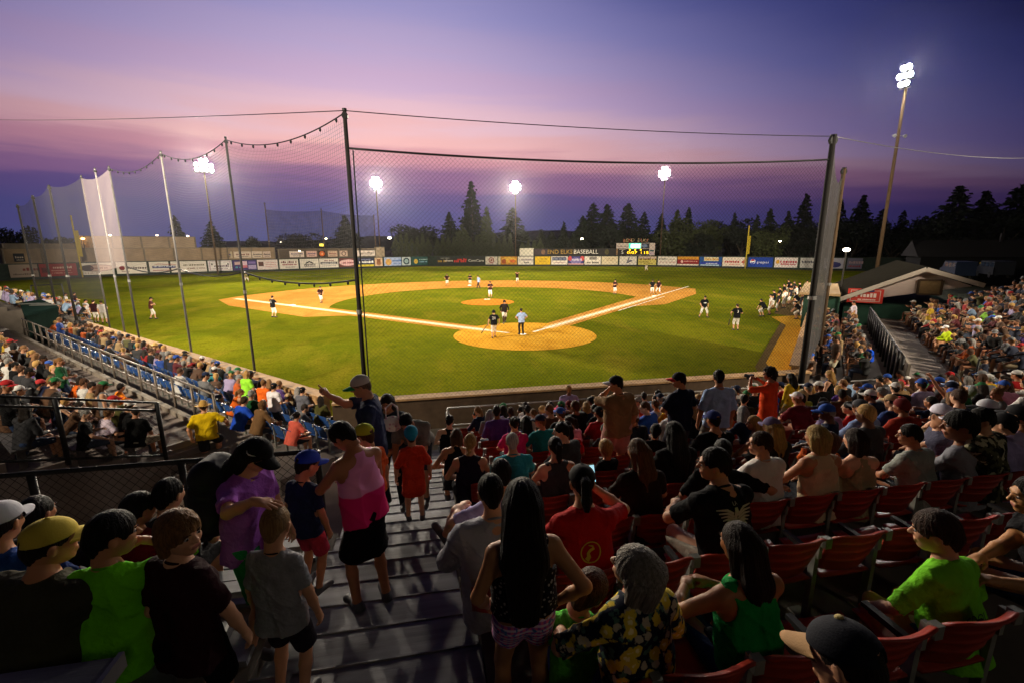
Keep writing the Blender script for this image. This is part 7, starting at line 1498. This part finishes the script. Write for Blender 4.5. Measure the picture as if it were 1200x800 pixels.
# everyone smaller than those: one far crowd
def crowd(rest):
    lo = {}
    def proto(kd, sit, ps, top, bot):
        k = (kd, sit, ps, top, bot)
        if k not in lo:
            pose = SITP[ps] if sit else STP[ps%3]; V, F, mi, sk_ = body_mesh(kd, pose, .034, .017, .013); F4 = [f for f in F if f.shape[1] == 4][0]; V2, F2 = cloth_top(sk_, top, .034, 1); V3, F3 = cloth_bottom(sk_, bot, .034, 1); lo[k] = ((V,F4),(V2,F2),(V3,F3),sk_)
        return lo[k]
    AV = []; AF = []; AC = []; n = 0
    for p in rest:
        q = proto('m' if p['kind'] == 'b' else p['kind'], p['sit'], p['pose'] if p['sit'] else p['pose']%3, 'tee' if p['top'][0] != 'long' else 'long', p['bottom'][0]); sk_ = q[3]; hs = sk_['K']['hs']
        parts = [(q[0], p['skin']), (q[1], p['top'][1]), (q[2], p['bottom'][1])]
        a = hair_mesh(p['hair'][0], .014); parts.append((((a[0]*hs)@sk_['Rh'].T+sk_['hc'], a[1]), p['hair'][1]))
        if p['cap']:
            for c in cap_meshes(p['cap'][0], .014):
                if c is not None: parts.append((((c[0]*hs)@sk_['Rh'].T+sk_['hc'], c[1]), p['cap'][1]))
        R = rot(math.degrees(p['rz']))
        for (V, F), col in parts: AV.append((V*p['scale'])@R.T+p['P']); AF.append(np.asarray(F)+n); n += len(V); AC.append(np.tile(np.array([*col[:3],1.]), (len(V),1)))
    m_ = bpy.data.materials.new('crowd_cloth'); m_.use_nodes = True; at = m_.node_tree.nodes.new('ShaderNodeAttribute'); at.attribute_name = 'tint'; m_.node_tree.links.new(at.outputs['Color'], m_.node_tree.nodes['Principled BSDF'].inputs['Base Color']); m_.node_tree.nodes['Principled BSDF'].inputs['Roughness'].default_value = .85
    me = np_mesh('crowd', np.concatenate(AV), np.concatenate(AF), m_); ca = me.attributes.new('tint', 'FLOAT_COLOR', 'POINT'); C4 = np.concatenate(AC).astype(np.float32); 
    if len(ca.data) == len(C4): ca.data.foreach_set('color', C4.ravel())
    o = link('distant_crowd', me); tag(o, 'far spectators filling the upper benches beyond those one can tell apart', 'crowd', kind='stuff')
rest = PEOPLE[LIMIT:]
if rest: crowd(rest)
# ------------------------------------------------------------------ place the seats
allp = [(lab, P) for lab, P in HERO]+[(p['label'], p['P']) for p in PEOPLE[:LIMIT]]
def brief(l):
    w = l.split(',')[0].split(); return ' '.join(w[:10])
def seat_label(kind, P, where):
    best = min(allp, key=lambda a: np.hypot(a[1][0]-P[0], a[1][1]-.2-P[1])+3*abs(a[1][2]-P[2])); d = best[1]-P
    return f'{kind} seat '+('under the ' if math.hypot(d[0], d[1]-.2) < .3 else 'right of the ' if d[0] < 0 else 'left of the ')+brief(best[0]), where
ALLS = []
for n in range(0, 13):
    x = SEATX0.get(n, -5.35)
    while x < min(xmax(n)-.3, 12):
        P = np.array([x, yb(n)+.06, zf(n)])
        if x > -5.6 and in_view(P+np.array([0,0,.8]), 40, 0, 860): ALLS.append(('r', n, P))
        x += .5
for i, (t, z) in enumerate(((.18,.1),(.95,.3),(1.78,.5))):
    for j in range(48):
        P = L3.p(-1.7+.54*j, t+.45, z)
        if in_view(P+np.array([0,0,.8]), 10): ALLS.append(('b', i, P))
ALLS.sort(key=lambda a: pix(a[2])[2]); seen = set()
for kd, n, P in ALLS[:298]:
    if kd == 'r':
        lab = seat_label('red', P, n)[0]; g = f'red seats of the {ORD[n]} row'
        if lab in seen: lab = f'red plastic seat in the {ORD[n]} row behind the front rail'
        seen.add(lab); chair('r', P, 0, lab, g)
    else: chair('b', P, rad(-45), f'blue plastic seat in the {ORD[n]} row from the third base wall', f'blue seats in the {ORD[n]} row along third base')
def merge(objs, mats):
    V = []; F = []; mi = []; n = 0
    for P, rz in objs:
        for j, me in enumerate(CHB[:3]):
            v = np.empty(len(me.vertices)*3); me.vertices.foreach_get('co', v); v = v.reshape(-1,3)*[1,1,.9]; V.append(v@rot(math.degrees(rz)).T+P); F += [tuple(i+n for i in p.vertices) for p in me.polygons]; mi += [0 if j < 2 else 1]*len(me.polygons); n += len(v)
    me = bpy.data.meshes.new('far_seats'); me.from_pydata(np.concatenate(V).tolist(), [], F); [me.materials.append(m) for m in mats]; me.polygons.foreach_set('material_index', mi); return me
far = [(P, rad(-45)) for kd, n, P in ALLS[298:] if kd == 'b']
if far: tag(link('far_seats', merge(far, [BLUE, BRK])), 'far blue seats blending together along the third base wall', 'seats', kind='stuff')
cnt = len(ALLS)
print('people', len(PEOPLE), 'players+heroes', N_PLAYERS, 'rest', len(rest), 'chairs', cnt)
